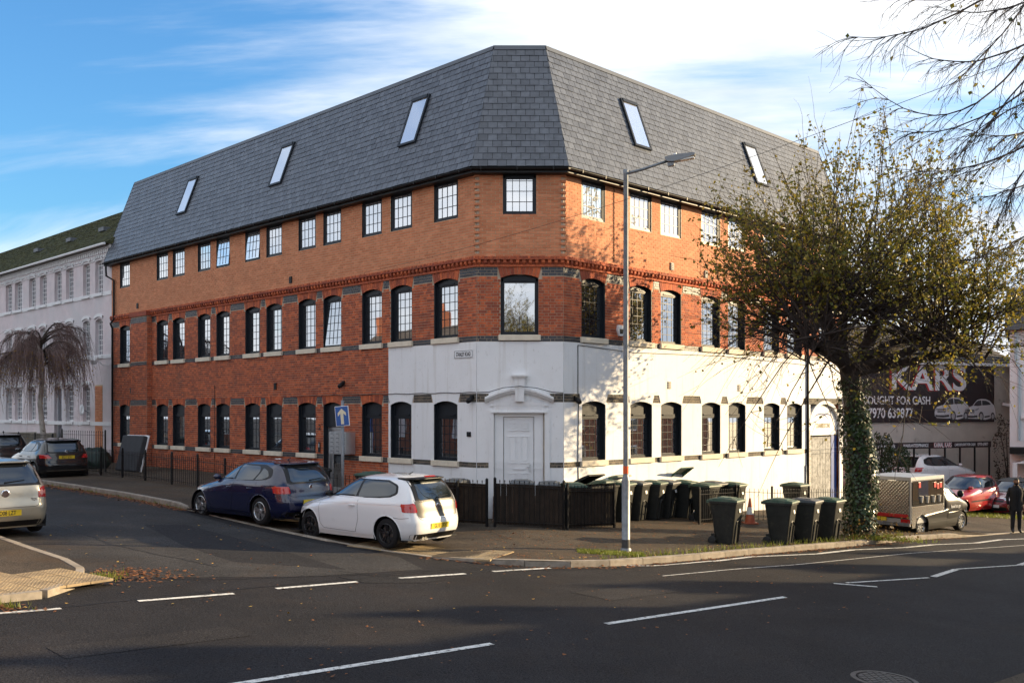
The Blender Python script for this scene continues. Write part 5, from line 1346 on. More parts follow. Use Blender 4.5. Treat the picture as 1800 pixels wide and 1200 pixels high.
# ------------------------------------------------------------------ cars
def paint(name, c, metal=.0, rough=.28, coat=1.):
    return mat(name, c, rough, metal=metal, coat=coat, dirt=((.16, .14, .11), 3.5, .60, .85, .18))
M_tyre = mat('tyre', (.016, .016, .017), .85, spec=.2, bump=.3, bscale=90)
M_alloy = mat('alloy_wheel', (.46, .47, .48), .3, metal=.8); M_darkalloy = mat('black_alloy_wheel', (.020, .020, .022), .3, metal=.2)
M_redl = mat('red_lamp', (.45, .012, .012), .12, coat=1.); M_clear = mat('clear_lamp', (.70, .70, .70), .08, coat=1., metal=.3); M_amber = mat('amber_lamp', (.6, .2, .02), .15)
M_plate = mat('yellow_plate', (.72, .52, .03), .45); M_platew = mat('white_plate', (.75, .75, .73), .45)
M_trim = mat('black_trim', (.010, .010, .011), .35, spec=.3); M_gap = mat('panel_gap', (.006, .006, .006), .8); M_chrome = mat('chrome', (.75, .75, .76), .12, metal=1.)
M_disc = mat('brake_disc', (.20, .19, .18), .4, metal=.7)
# profiles of a small hatchback: height -> front x, rear x, half width (unit car: 3.97 long, 1.68 wide, 1.46 high)
PF = dict(
 hatch=dict(
  f=[(.17, 1.86), (.25, 1.95), (.40, 1.985), (.55, 1.975), (.66, 1.93), (.74, 1.82), (.80, 1.62), (.86, 1.36), (.92, 1.08), (.955, .93), (1.02, .78), (1.12, .59), (1.22, .39), (1.30, .22), (1.36, .06), (1.40, -.10), (1.435, -.32), (1.455, -.55), (1.46, -.72)],
  r=[(.17, -1.82), (.28, -1.93), (.38, -1.975), (.55, -1.985), (.63, -1.965), (.70, -1.94), (.85, -1.915), (.95, -1.89), (1.05, -1.845), (1.15, -1.785), (1.25, -1.715), (1.33, -1.645), (1.38, -1.57), (1.415, -1.45), (1.44, -1.24), (1.455, -1.0), (1.46, -.80)],
  w=[(.17, .76), (.22, .80), (.32, .825), (.50, .838), (.70, .84), (.82, .832), (.90, .815), (.95, .79), (1.02, .755), (1.12, .715), (1.22, .672), (1.30, .632), (1.36, .585), (1.40, .52), (1.43, .43), (1.45, .30), (1.458, .17), (1.46, .05)]),
)
def smooth1(z, v, zz_):
    y = np.interp(zz_, z, v); k = 5
    p = np.r_[[y[0]] * k, y, [y[-1]] * k]
    return np.convolve(p, np.hanning(2 * k + 1) / np.hanning(2 * k + 1).sum(), 'valid')
class Car:
    def __init__(s, label, M, m, L=3.97, W=1.68, H=1.46, wb=2.47, wx=-.02, wr=.30, prof='hatch', rim=M_alloy, spokes=5, nf=2.8, nr=6.0, hi=True, name='parked_car', cat='car', group=None):
        p = PF[prof]; s.sx, s.sy, s.sz = L / 3.97, W / 1.68, H / 1.46
        s.Z = np.r_[np.linspace(.17, 1.36, 70 if hi else 44), np.linspace(1.37, 1.4585, 16)] 
        s.F = smooth1(*zip(*p['f']), s.Z) * s.sx; s.Rr = smooth1(*zip(*p['r']), s.Z) * s.sx; s.Wd = smooth1(*zip(*p['w']), s.Z) * s.sy
        s.Zs = s.Z * s.sz; s.nf, s.nr = nf, nr; s.M = M; s.m = m; s.H = H; s.L = L
        s.t = thing(name, label, cat, M, group)
        s.wr = wr; s.axles = (wb / 2 + wx, -wb / 2 + wx); s.hi = hi
        s.body(); s.wheels(rim, spokes)
    def at(s, z):
        f, r, w_ = (float(np.interp(z, s.Zs, v)) for v in (s.F, s.Rr, s.Wd)); return f, r, w_
    def Y(s, x, z):
        f, r, w_ = s.at(z); c = (f + r) / 2; n = s.nf if x > c else s.nr; u = min(abs(x - c) / ((f - r) / 2), .9999)
        return w_ * (1 - u ** n) ** (1 / n)
    def Xr(s, y, z):
        f, r, w_ = s.at(z); c = (f + r) / 2; v = min(abs(y) / w_, .9999); return c - (c - r) * (1 - v ** s.nr) ** (1 / s.nr)
    def Xf(s, y, z):
        f, r, w_ = s.at(z); c = (f + r) / 2; v = min(abs(y) / w_, .9999); return c + (f - c) * (1 - v ** s.nf) ** (1 / s.nf)
    def body(s):
        n = 220 if s.hi else 120; V = []; ph = np.linspace(0, math.pi, 900)
        for i, z in enumerate(s.Zs):
            f, r, w_ = s.F[i], s.Rr[i], s.Wd[i]; c = (f + r) / 2; a = (f - r) / 2
            e = np.where(np.cos(ph) > 0, s.nf, s.nr)
            x = c + a * np.sign(np.cos(ph)) * np.abs(np.cos(ph)) ** (2 / e); y = w_ * np.abs(np.sin(ph)) ** (2 / e)
            d = np.r_[0, np.cumsum(np.hypot(np.diff(x), np.diff(y)))]; q = np.linspace(0, d[-1], n + 1)
            x, y = np.interp(q, d, x), np.interp(q, d, y)
            V.append(np.c_[np.r_[x, x[-2:0:-1]], np.r_[y, -y[-2:0:-1]], np.full(2 * n, z)])
        V = np.array(V); nz, N = V.shape[:2]
        # wheel arches: snap the ring of vertices nearest each circle on to it, drop the faces inside
        ra = s.wr + .055; inside = np.zeros((nz, N), bool)
        for ax_ in s.axles:
            dx, dz = V[:, :, 0] - ax_, V[:, :, 2] - s.wr; d = np.hypot(dx, dz); side = np.abs(V[:, :, 1]) > .5
            nrm = side & (np.abs(d - ra) < .022) & (d > 1e-6)
            k = np.where(nrm, ra / np.maximum(d, 1e-6), 1.)
            V[:, :, 0] = ax_ + dx * k; V[:, :, 2] = s.wr + dz * k
            inside |= side & (np.hypot(V[:, :, 0] - ax_, V[:, :, 2] - s.wr) < ra + 1e-3)
        F = []
        for i in range(nz - 1):
            for j in range(N):
                k = (j + 1) % N
                if inside[i, j] and inside[i, k] and inside[i + 1, j] and inside[i + 1, k]: continue
                F.append((i * N + j, i * N + k, (i + 1) * N + k, (i + 1) * N + j))
        F.append(tuple((nz - 1) * N + j for j in range(N)))
        b = MB().add(V.reshape(-1, 3), F)
        s.b = b.obj('body', s.m, s.t, s.M, smooth=True)
        b = MB()                                # floor, wheel wells
        b.box(s.Rr[4] + .1, s.F[4] - .1, -s.Wd[2] + .05, s.Wd[2] - .05, .17 * s.sz - .01, .19)
        for ax_ in s.axles:
            for sg_ in (-1, 1):
                y0 = sg_ * (s.Y(ax_, .5) - .30); y1 = sg_ * (s.Y(ax_, .5) - .012)
                th_ = np.linspace(-.5, math.pi + .5, 22)
                for i in range(21):
                    p0 = (ax_ + (ra - .002) * math.cos(th_[i]), s.wr + (ra - .002) * math.sin(th_[i])); p1 = (ax_ + (ra - .002) * math.cos(th_[i + 1]), s.wr + (ra - .002) * math.sin(th_[i + 1]))
                    b.quad((p0[0], y0, p0[1]), (p1[0], y0, p1[1]), (p1[0], y1, p1[1]), (p0[0], y1, p0[1]))
                b.box(ax_ - ra, ax_ + ra, y0 - .01, y0 + .01, .17, s.wr + ra)
        b.obj('underbody', M_trim, s.t, s.M)
        b = MB()
        for ax_ in s.axles:
            for sg_ in (-1, 1):
                th_ = np.linspace(-.42, math.pi + .42, 30); b.tube([(ax_ + ra * math.cos(q), sg_ * (s.Y(ax_ + ra * math.cos(q), max(.2, s.wr + ra * math.sin(q))) - .004), s.wr + ra * math.sin(q)) for q in th_], .012, 6)
        b.obj('arch_lips', s.m, s.t, s.M, smooth=True)
    def wheels(s, rim, spokes):
        w_ = .20; r = s.wr
        ty = MB().lathe([(r * .66, -w_ / 2 + .01), (r * .80, -w_ / 2), (r * .94, -w_ / 2 + .015), (r, -w_ / 2 + .045), (r, w_ / 2 - .045), (r * .94, w_ / 2 - .015), (r * .80, w_ / 2), (r * .66, w_ / 2 - .01)], 36, 'y').mesh('tyre', M_tyre, True)
        b = MB().lathe([(r * .67, w_ / 2 - .008), (r * .64, w_ / 2 - .002), (r * .61, w_ / 2 - .02), (r * .60, -w_ / 2 + .02)], 36, 'y')
        b.lathe([(0, w_ / 2 - .022), (r * .13, w_ / 2 - .022), (r * .17, w_ / 2 - .035), (r * .17, w_ / 2 - .07)], 20, 'y')
        for k in range(spokes):
            a = 2 * math.pi * k / spokes + .3
            for sgn in (-1, 1):
                P0 = [(r * .10, a + sgn * .20), (r * .63, a + sgn * (.30 if spokes < 7 else .14)), (r * .63, a + sgn * (.07 if spokes < 7 else .02)), (r * .14, a + sgn * .03)]
                V = [(p * math.sin(t_), w_ / 2 - .028 + (.012 if p > r * .3 else 0), p * math.cos(t_)) for p, t_ in P0]; V2 = [(v[0], v[1] - .03, v[2]) for v in V]
                f = [(0, 1, 2, 3), (0, 4, 5, 1), (1, 5, 6, 2), (2, 6, 7, 3), (3, 7, 4, 0)]
                b.add(V + V2, f)
        rm = b.mesh('rim', rim)
        ds = MB().lathe([(0, w_ / 2 - .075), (r * .58, w_ / 2 - .075), (r * .58, w_ / 2 - .09)], 24, 'y').mesh('brake_disc', M_disc)
        for ax_ in s.axles:
            for sg_ in (1, -1):
                Mw = s.M @ T(ax_, sg_ * (min(s.Y(ax_, .5), s.Y(ax_, r + .34)) - w_ / 2 - .012), r) @ (RZ(0) if sg_ > 0 else RZ(math.pi)) @ Matrix.Rotation(rnd.uniform(0, 6), 4, 'Y')
                o = ob('wheel', ty, s.t, Mw); ob('rim', rm, o, Mw); ob('brake_disc', ds, o, Mw)
    # ---- patches laid on the shell
    def rows(s, poly, nv):
        P = np.array(poly); v0, v1 = P[:, 1].min(), P[:, 1].max(); out = []
        for v in np.linspace(v0 + 1e-4, v1 - 1e-4, nv):
            c = []
            for i in range(len(P)):
                a, d = P[i], P[(i + 1) % len(P)]
                if (a[1] <= v) != (d[1] <= v): c.append(a[0] + (v - a[1]) / (d[1] - a[1]) * (d[0] - a[0]))
            if len(c) >= 2: out.append((min(c), max(c), v))
        return out
    def rnd_poly(s, poly, r=.03, k=4):
        if r <= 0: return poly
        out = []; n = len(poly)
        for i in range(n):
            p0, p1, p2 = (np.array(poly[j % n], float) for j in (i - 1, i, i + 1))
            a, c = p0 - p1, p2 - p1; la, lc = np.linalg.norm(a), np.linalg.norm(c); q = min(r, la * .45, lc * .45); A, C = p1 + a / la * q, p1 + c / lc * q
            for t_ in np.linspace(0, 1, k): out.append(tuple((1 - t_) ** 2 * A + 2 * t_ * (1 - t_) * p1 + t_ ** 2 * C))
        return out
    def patch(s, name, poly, m, where='side', off_=.004, parent=None, nv=14, nu=12, r=.03, sides=(1, -1), sc_=True, thick=True):
        if sc_: poly = [((u * s.sx if where == 'side' else u * s.sy), v * s.sz) for u, v in poly]
        rr = s.rows(s.rnd_poly(poly, r), nv); objs = []
        for sg_ in (sides if where == 'side' else (1,)):
            V = []; F = []
            for a, c, v in rr:
                for u in np.linspace(a, c, nu):
                    if where == 'side': y = s.Y(u, v) + off_; V.append((u, sg_ * y, v + off_ * .35))
                    elif where == 'rear': V.append((s.Xr(u, v) - off_, u, v + off_ * .35))
                    else: V.append((s.Xf(u, v) + off_ * (.5 if v > .95 * s.sz else 1), u, v + off_ * (.85 if v > .7 * s.sz else .3)))
            N = len(rr)
            for i in range(N - 1):
                for j in range(nu - 1): F.append((i * nu + j, i * nu + j + 1, (i + 1) * nu + j + 1, (i + 1) * nu + j))
            objs.append(MB().add(V, F).obj(name, m, parent or s.t, s.M, smooth=True))
        return objs
    def line(s, name, pts, where='side', wd=.007, m=None, sides=(1, -1), off_=.003):
        P = np.array([((u * s.sx if where == 'side' else u * s.sy), v * s.sz) for u, v in pts]); P = resample(P, .04)
        d = np.gradient(P, axis=0); d /= np.linalg.norm(d, axis=1, keepdims=True); nn = np.c_[-d[:, 1], d[:, 0]] * wd / 2
        for sg_ in (sides if where == 'side' else (1,)):
            V = []
            for i in range(len(P)):
                for k in (-1, 1):
                    u, v = P[i] + nn[i] * k
                    if where == 'side': V.append((u, sg_ * (s.Y(u, v) + off_), v))
                    elif where == 'rear': V.append((s.Xr(u, v) - off_, u, v + off_ * .3))
                    else: V.append((s.Xf(u, v) + off_, u, v + off_ * .8))
            MB().add(V, [(2 * i, 2 * i + 1, 2 * i + 3, 2 * i + 2) for i in range(len(P) - 1)]).obj(name, m or M_gap, s.t, s.M)
    def plate(s, txt, z, where='rear', m=None, w_=.52, h_=.111):
        x = s.Xr(0, z) - .012 if where == 'rear' else s.Xf(0, z) + .012
        Mp = s.M @ T(x, 0, z) @ RZ(R(-90) if where == 'rear' else R(90)) @ Matrix.Rotation(R(90 - (-6 if where == 'rear' else 4)), 4, 'X')
        o = MB().box(-w_ / 2, w_ / 2, -h_ / 2, h_ / 2, -.004, .002).obj('number_plate', m or M_plate, s.t, Mp)
        if txt: text(txt, .115, Mp @ T(0, -.002, .0025), M_ink, o, 'registration', sx=.68, ex_=.0006, bold=True)
        return o
    def badge(s, z, r=.06, where='rear', m=None):
        x = s.Xr(0, z) if where == 'rear' else s.Xf(0, z); sg_ = -1 if where == 'rear' else 1
        o = MB().lathe([(0, sg_ * .016), (r * .8, sg_ * .016), (r, sg_ * .010), (r, 0)], 24, 'x', c=(x, 0, z)).obj('badge', m or M_chrome, s.t, s.M)
        return o
    def glazing(s, doors=3, rearw=(.50, .98, 1.36), trimc=None, wiper=True, tint=None, spoiler=True):
        G = tint or M_carglass; tr = trimc or M_trim
        b0 = .965
        if doors == 3:
            pol = [[(.66, b0 + .012), (-.30, b0 + .03), (-.36, 1.345), (-.10, 1.36), (.22, 1.27)], [(-.37, b0 + .032), (-1.24, b0 + .075), (-1.42, 1.12), (-1.38, 1.25), (-1.10, 1.33), (-.43, 1.355)]]
        else:
            pol = [[(.66, b0 + .012), (-.14, b0 + .02), (-.20, 1.35), (-.06, 1.355), (.24, 1.27)], [(-.21, b0 + .02), (-.86, b0 + .04), (-1.02, 1.20), (-.98, 1.31), (-.80, 1.34), (-.27, 1.35)], [(-.92, b0 + .045), (-1.20, b0 + .07), (-1.38, 1.10), (-1.30, 1.22), (-1.10, 1.29), (-1.07, 1.19)]]
        hull = [(.74, b0 - .015), (-1.26, b0 + .045), (-1.48, 1.10), (-1.43, 1.27), (-1.10, 1.365), (-.10, 1.385), (.24, 1.30)]
        s.patch('window_trim', hull, tr, off_=.003, nv=18, nu=24, r=.05)
        for p_ in pol: s.patch('side_window', p_, G, off_=.006, nv=14, nu=14, r=.035)
        w_, z0, z1 = rearw
        s.patch('rear_window_trim', [(-w_ - .09, z0 - .04), (w_ + .09, z0 - .04), (w_ + .02, z1 + .025), (-w_ - .02, z1 + .025)], tr, 'rear', .003, r=.05, nu=20)
        s.patch('rear_window', [(-w_, z0), (w_, z0), (w_ - .07, z1), (-w_ + .07, z1)], G, 'rear', .006, r=.06, nu=20)
        s.patch('windscreen_trim', [(-.70, .95), (.70, .95), (.54, 1.385), (-.54, 1.385)], tr, 'front', .002, r=.05, nu=24, nv=18)
        s.patch('windscreen', [(-.66, .985), (.66, .985), (.50, 1.355), (-.50, 1.355)], G, 'front', .005, r=.06, nu=24, nv=18)
        if wiper:
            z = z0 * s.sz + .03; P = [(s.Xr(y, z + .1 * abs(y)) - .022, y, z + .10 * abs(y)) for y in np.linspace(0, -.36, 7)]
            MB().tube(P, [.014, .011, .009, .008, .007, .006, .005], 6).obj('rear_wiper', M_trim, s.t, s.M)
        if spoiler:
            zt = 1.375 * s.sz; V = []
            for y in np.linspace(-.54, .54, 13) * s.sy:
                xr = s.Xr(y, zt); V += [(xr + .10, y, zt + .035), (xr - .13, y, zt + .018), (xr - .13, y, zt - .005), (xr + .05, y, zt - .03)]
            b = MB().add(V, [(i * 4 + j, i * 4 + (j + 1) % 4, (i + 1) * 4 + (j + 1) % 4, (i + 1) * 4 + j) for i in range(12) for j in range(4)] + [(0, 1, 2, 3), (51, 50, 49, 48)])
            b.obj('roof_spoiler', spoiler if not isinstance(spoiler, bool) else s.m, s.t, s.M, smooth=True)
    def details(s, doors=3, tails=None, bumper_z=.60, mirror=None, exhaust=False):
        # doors
        if doors == 3:
            s.line('door_gap', [(.80, .93), (.84, .75), (.78, .40), (.66, .30), (-.34, .28), (-.44, .55), (-.40, .95)])
        else:
            s.line('door_gap', [(.80, .93), (.84, .75), (.78, .40), (.66, .30), (-.10, .29), (-.17, .60), (-.18, .95)])
            s.line('door_gap', [(-.10, .29), (-.68, .29), (-.80, .55), (-.98, .75), (-1.02, .96)])
        for x in ((-.24,) if doors == 3 else (-.04, -.82)):
            xs_, z = x * s.sx, .825 * s.sz
            for sg_ in (1, -1):
                MB().tube([(xs_ - .09, sg_ * (s.Y(xs_ - .09, z) + .004), z + .004), (xs_ - .05, sg_ * (s.Y(xs_ - .05, z) + .03), z + .005), (xs_ + .05, sg_ * (s.Y(xs_ + .05, z) + .03), z), (xs_ + .09, sg_ * (s.Y(xs_ + .09, z) + .004), z)], [.012, .014, .014, .012], 6).obj('door_handle', s.m, s.t, s.M, smooth=True)
        s.line('shoulder_crease', [(1.35, .80), (.4, .865), (-.6, .885), (-1.62, .90)], wd=.03, m=s.m, off_=.006)
        s.line('sill_line', [(.80, .27), (-.78, .26)], wd=.02, m=s.m, off_=.012)
        # mirrors
        for sg_ in (1, -1):
            x0, z0 = .62 * s.sx, .985 * s.sz; y0 = s.Y(x0, z0)
            bm = bmesh.new(); bmesh.ops.create_icosphere(bm, subdivisions=2, radius=1)
            for v in bm.verts: v.co = Vector((v.co.x * .055 + x0 + .0 + (.03 if v.co.x > 0 else 0) * abs(v.co.x), sg_ * (y0 + .115) + v.co.y * .10, v.co.z * .07 + z0 + .035))
            b = MB().bm(bm); o = b.obj('door_mirror', mirror or s.m, s.t, s.M, smooth=True)
            MB().box(x0 - .03, x0 + .03, *sorted((sg_ * (y0 - .01), sg_ * (y0 + .06))), z0 - .02, z0 + .02).obj('mirror_arm', M_trim, o, s.M)
        # tailgate and bumper lines
        s.line('tailgate_gap', [(-.60, .99), (-.60, .75), (-.56, bumper_z + .03), (-.50, bumper_z), (.50, bumper_z), (.56, bumper_z + .03), (.60, .75), (.60, .99)], 'rear')
        s.line('bumper_gap', [(-1.45, .64), (-1.62, .62), (-1.80, bumper_z + .04)])
        s.line('bumper_gap', [(1.45, .64), (1.62, .62), (1.85, .60)])
        s.line('fuel_flap', [(-1.38, .82), (-1.38, .93), (-1.52, .93), (-1.52, .82), (-1.38, .82)], sides=(-1,))
        s.patch('lower_bumper', [(-.66, .20), (.66, .20), (.70, .31), (-.70, .31)], M_trim, 'rear', .004, r=.03, nu=20)
        for poly_side, poly_rear, m_ in (tails or []):
            if poly_rear:
                s.patch('tail_light', poly_rear, m_, 'rear', .007, r=.025); s.patch('tail_light', [(-a, c) for a, c in poly_rear], m_, 'rear', .007, r=.025)
        # front
        hl = [(.42, .66), (.70, .70), (.70, .80), (.50, .76)]
        for sg_ in (1, -1): s.patch('headlight', [(sg_ * a, c) for a, c in hl], M_clear, 'front', .006, r=.03)
        s.patch('headlight', [(1.52, .70), (1.80, .67), (1.74, .76), (1.50, .79)], M_clear, off_=.006, r=.03)
        s.patch('grille', [(-.38, .60), (.38, .60), (.40, .68), (-.40, .68)], M_trim, 'front', .005, r=.02)
        s.patch('air_intake', [(-.50, .24), (.50, .24), (.46, .40), (-.46, .40)], M_trim, 'front', .005, r=.03)
        s.line('bonnet_gap', [(-.66, .93), (-.70, .80), (-.45, .73), (.45, .73), (.70, .80), (.66, .93)], 'front')
        if exhaust:
            for y in (.42, .35): MB().tube([(s.Xr(y, .25) - .02, y, .22), (s.Xr(y, .25) + .25, y, .22)], .035, 12).obj('exhaust', M_chrome, s.t, s.M)
        zt = s.H - .01
        MB().tube([(-1.05 * s.sx, 0, zt - .03), (-1.22 * s.sx, 0, zt + .055)], [.02, .006], 6).obj('aerial', M_trim, s.t, s.M)
def heading(x, y, h, z=None): return T(x, y, gz(x) if z is None else z) @ RZ(h)

# white three-door hatchback on the corner
h = math.atan2(1.50, -1.94)
def from_left_wheels(rx, ry, h, L_half, wx_r, tr):   # rear-left wheel contact -> car centre
    return rx + math.cos(h) * wx_r + math.sin(h) * tr, ry + math.sin(h) * wx_r - math.cos(h) * tr
M_cw = paint('white_car_paint', (.78, .79, .80), 0, .25)
x, y = from_left_wheels(-2.47, 19.60, h, 0, 2.38 / 2 + .02, .73)
c = Car('white three-door hatchback with black wheels and a sooty tailgate, parked at the corner', heading(x, y, h, gz(x) + .015), M_cw, L=3.86, wb=2.38, rim=M_darkalloy, wr=.305)
M_sooty = mat('sooty_tailgate', (.034, .030, .024), .38, coat=.35, var=.4, vscale=1.6, c2=(.075, .068, .055), dirt=((.05, .045, .035), 3, .45, .7, .6))
c.patch('tailgate_panel', [(-.56, .63), (.56, .63), (.60, .80), (.60, .98), (-.60, .98), (-.60, .80)], M_sooty, 'rear', .0025, r=.05, nu=22)
c.glazing(3, spoiler=M_trim)
c.details(3, [([(-1.62, .73), (-1.90, .73), (-1.92, .92), (-1.72, .935), (-1.58, .85)], [(.575, .74), (.775, .74), (.775, .92), (.61, .925)], M_redl)], exhaust=True, mirror=M_trim)
c.plate('GL10 YXV', .455); c.badge(.84)
c.patch('high_brake_light', [(-.16, 1.372), (.16, 1.372), (.16, 1.395), (-.16, 1.395)], M_redl, 'rear', .14, r=.005)
# navy five-door hatchback
h = math.atan2(1.66, -2.05)
M_navy = paint('navy_car_paint', (.006, .009, .042), .1, .2)
x, y = from_left_wheels(-5.60, 22.05, h, 0, 2.44 / 2 + .0, .76)
c = Car('navy blue five-door hatchback with silver wheels, parked behind the white car', heading(x, y, h, gz(x) + .015), M_navy, L=3.98, W=1.75, H=1.45, wb=2.44, wx=.05, wr=.315, nf=2.9)
c.glazing(5); c.details(5, [([(-1.62, .72), (-1.92, .72), (-1.92, .90), (-1.66, .92)], [(.54, .73), (.785, .73), (.785, .90), (.56, .89)], M_redl)], bumper_z=.66, exhaust=True)
c.badge(.86, .045); c.plate('', .52)
# silver-gold hatchback at the left edge
h = R(135)
M_gold = paint('champagne_car_paint', (.42, .385, .31), .55, .30)
x, y = -9.5 - .7071 * (2.02 - .75) - .7071 * .74, 19.35 + .7071 * (2.02 - .75) - .7071 * .74
c = Car('champagne silver hatchback seen from behind at the left edge', heading(x, y, h), M_gold, L=4.20, W=1.76, H=1.48, wb=2.58, wr=.315, nr=6.5)
c.glazing(5, rearw=(.60, .99, 1.33)); c.details(5, [([(-1.70, .70), (-1.93, .70), (-1.93, .90), (-1.72, .92)], [(.56, .71), (.775, .70), (.775, .92), (.64, .92), (.57, .85)], M_redl)], bumper_z=.56)
for yy, r_ in ((.635, .045), (.72, .04)):
    for sg_ in (1, -1): c.patch('lamp_lens', [(sg_ * (yy + r_ * math.cos(t_)), .81 + r_ * 1.1 * math.sin(t_)) for t_ in np.linspace(0, 6.28, 14)[:-1]], mat('pale_red_lamp', (.80, .30, .24), .15, coat=1.), 'rear', .010, r=0, nu=6, nv=8)
c.plate('SD08 LZT', .47); c.badge(.83, .075)
text('TDI', .07, c.M @ T(c.Xr(-.5, .70) - .012, -.50, .70) @ RZ(R(-90)) @ Matrix.Rotation(R(90), 4, 'X'), M_chrome, c.t, 'model_lettering')
# black hatchback further up the side street
M_cblack = paint('black_car_paint', (.007, .008, .010), .2, .2)
x, y = -15.0 - .7071 * (1.98 - .70) - .7071 * .72, 34.0 + .7071 * (1.98 - .70) - .7071 * .72
c = Car('black hatchback with a yellow plate, parked beyond the railing at left', heading(x, y, R(135)), M_cblack, L=3.95, W=1.74, H=1.42, wb=2.47, wr=.31)
c.glazing(5, rearw=(.56, 1.0, 1.34)); c.details(5, [([(-1.65, .76), (-1.92, .76), (-1.92, .88), (-1.65, .92)], [(.46, .78), (.77, .78), (.77, .92), (.56, .91)], M_redl)], bumper_z=.62)
c.plate('BG17 JDU', .79); c.badge(.97, .05)
c.line('chrome_strip', [(-.62, .36), (.62, .36)], 'rear', wd=.02, m=M_chrome, off_=.006)
x, y = -21.2, 40.0
c = Car('dark car half hidden behind the black hatchback at left', heading(x, y, R(135)), paint('charcoal_car_paint', (.02, .022, .026), .3, .25), hi=False)
c.glazing(5); c.details(5, [([(-1.65, .76), (-1.92, .76), (-1.92, .90), (-1.65, .92)], [(.56, .77), (.77, .77), (.77, .91), (.60, .90)], M_redl)])
# red cars on the verge to the right
M_red = paint('red_car_paint', (.42, .014, .018), .1, .25)
c = Car('bright red five-door hatchback parked on the verge behind the van', heading(17.75, 38.6, math.atan2(-.62, -.787)), M_red, L=3.75, W=1.63, H=1.50, wb=2.37, wr=.29, hi=False)
c.glazing(5); c.details(5, [([(-1.65, .76), (-1.92, .76), (-1.92, .96), (-1.65, .95)], [(.60, .77), (.77, .77), (.77, .96), (.62, .95)], M_redl)]); c.plate('', .42, 'front', M_platew)
c.line('side_moulding', [(.75, .52), (-.75, .54)], wd=.05, m=M_trim, off_=.012)
M_wine = paint('dark_red_car_paint', (.20, .012, .018), .1, .25)
c = Car('dark red convertible-topped small car beside the bright red one', heading(20.35, 39.9, math.atan2(-.68, -.73)), M_wine, L=3.70, W=1.68, H=1.41, wb=2.47, wr=.305, hi=False, rim=M_darkalloy)
c.glazing(3, spoiler=False); c.details(3, [([(-1.65, .76), (-1.92, .76), (-1.92, .96), (-1.65, .95)], [(.60, .77), (.77, .77), (.77, .96), (.62, .95)], M_redl)]); c.plate('', .42, 'front', M_platew)
c.patch('fabric_roof', [(.20, 1.30), (-1.20, 1.22), (-1.05, 1.36), (-.2, 1.385)], mat('grey_fabric_roof', (.085, .085, .08), .9), off_=.008, r=.03)
b = MB(); n = 14; V = []
for i, z in enumerate(np.linspace(1.34, 1.458, 9) * c.sz):
    f, r_, w_ = c.at(z); cc = (f + r_) / 2; a = (f - r_) / 2
    for j in range(40):
        t_ = 2 * math.pi * j / 40; e = 3.2; V.append((cc + (a + .01) * np.sign(math.cos(t_)) * abs(math.cos(t_)) ** (2 / e), (w_ + .008) * np.sign(math.sin(t_)) * abs(math.sin(t_)) ** (2 / e), z + .01))
b.add(V, [(i * 40 + j, i * 40 + (j + 1) % 40, (i + 1) * 40 + (j + 1) % 40, (i + 1) * 40 + j) for i in range(8) for j in range(40)] + [tuple(320 + j for j in range(40))]).obj('fabric_roof', mat('grey_fabric_roof', (.085, .085, .08), .9), c.t, c.M, smooth=True)
for sg_ in (1, -1):
    MB().lathe([(0, .02), (.10, .016), (.115, 0)], 20, 'x', c=(c.Xf(.58, .68) + .0, sg_ * .58, .70)).obj('round_headlight', M_clear, c.t, c.M)
# cars for sale in the yard
for lab, x, y, hd, hh in (('white family hatchback in the yard, nose to the right', 19.3, 44.4, R(24), 1.6), ('white car in the yard partly behind the clipped bush', 15.6, 42.9, R(40), 1.56), ('white car in the yard behind the ivy trunk', 13.6, 44.9, R(20), 1.5)):
    c = Car(lab, heading(x, y, hd, -.58), M_cw, L=4.2, W=1.75, H=hh, wb=2.6, hi=False, group='white cars for sale in the yard')
    c.glazing(5); c.details(5, [([(-1.65, .76), (-1.92, .76), (-1.92, .96), (-1.65, .95)], [(.60, .77), (.77, .77), (.77, .96), (.62, .95)], M_redl)]); c.plate('', .42, 'front', M_platew)
c = Car('pale blue grey car cut off by the right edge', heading(23.2, 41.3, R(205), -1.35), paint('pale_blue_car', (.30, .36, .42), .3, .3), L=4.1, W=1.72, H=1.5, hi=False)
c.glazing(5); c.details(5, None)

# ---- catering van: hatch-type cab with a quilted stainless box behind it
h = math.atan2(1.59, 1.94)
rx, ry = 11.95, 28.70                           # rear right wheel
tr = .72
vx, vy = rx + math.cos(h) * (2.51 / 2 + .10) - math.sin(h) * tr, ry + math.sin(h) * (2.51 / 2 + .10) + math.cos(h) * tr
PF['van'] = dict(
  f=[(.17, 1.86), (.25, 1.95), (.40, 1.985), (.55, 1.975), (.66, 1.94), (.74, 1.86), (.80, 1.72), (.86, 1.50), (.92, 1.32), (.955, 1.22), (1.02, 1.10), (1.12, .92), (1.22, .76), (1.30, .62), (1.36, .50), (1.40, .40), (1.435, .28), (1.455, .15), (1.46, .05)],
  r=[(.17, -1.82), (.28, -1.90), (.38, -1.92), (.55, -1.92), (.58, -1.90), (.60, -.05), (.85, -.02), (1.05, .0), (1.25, .0), (1.38, .0), (1.44, .0), (1.46, .02)], w=PF['hatch']['w'])
M_vang = paint('dark_grey_van_paint', (.018, .018, .017), .0, .3, .5)
c = Car('small dark catering van with a quilted stainless steel display box', heading(vx, vy, h), M_vang, L=3.90, W=1.70, H=1.66, wb=2.51, wx=-.08, wr=.30, prof='van', nf=3.0, nr=9, name='catering_van', cat='van', spokes=9)
G = M_carglass
c.patch('window_trim', [(1.0, .98), (.12, .97), (.10, 1.36), (.36, 1.375), (.66, 1.25)], M_trim, off_=.003, r=.05); c.patch('side_window', [(.95, 1.0), (.17, .99), (.15, 1.33), (.36, 1.345), (.62, 1.23)], G, off_=.007, r=.04)
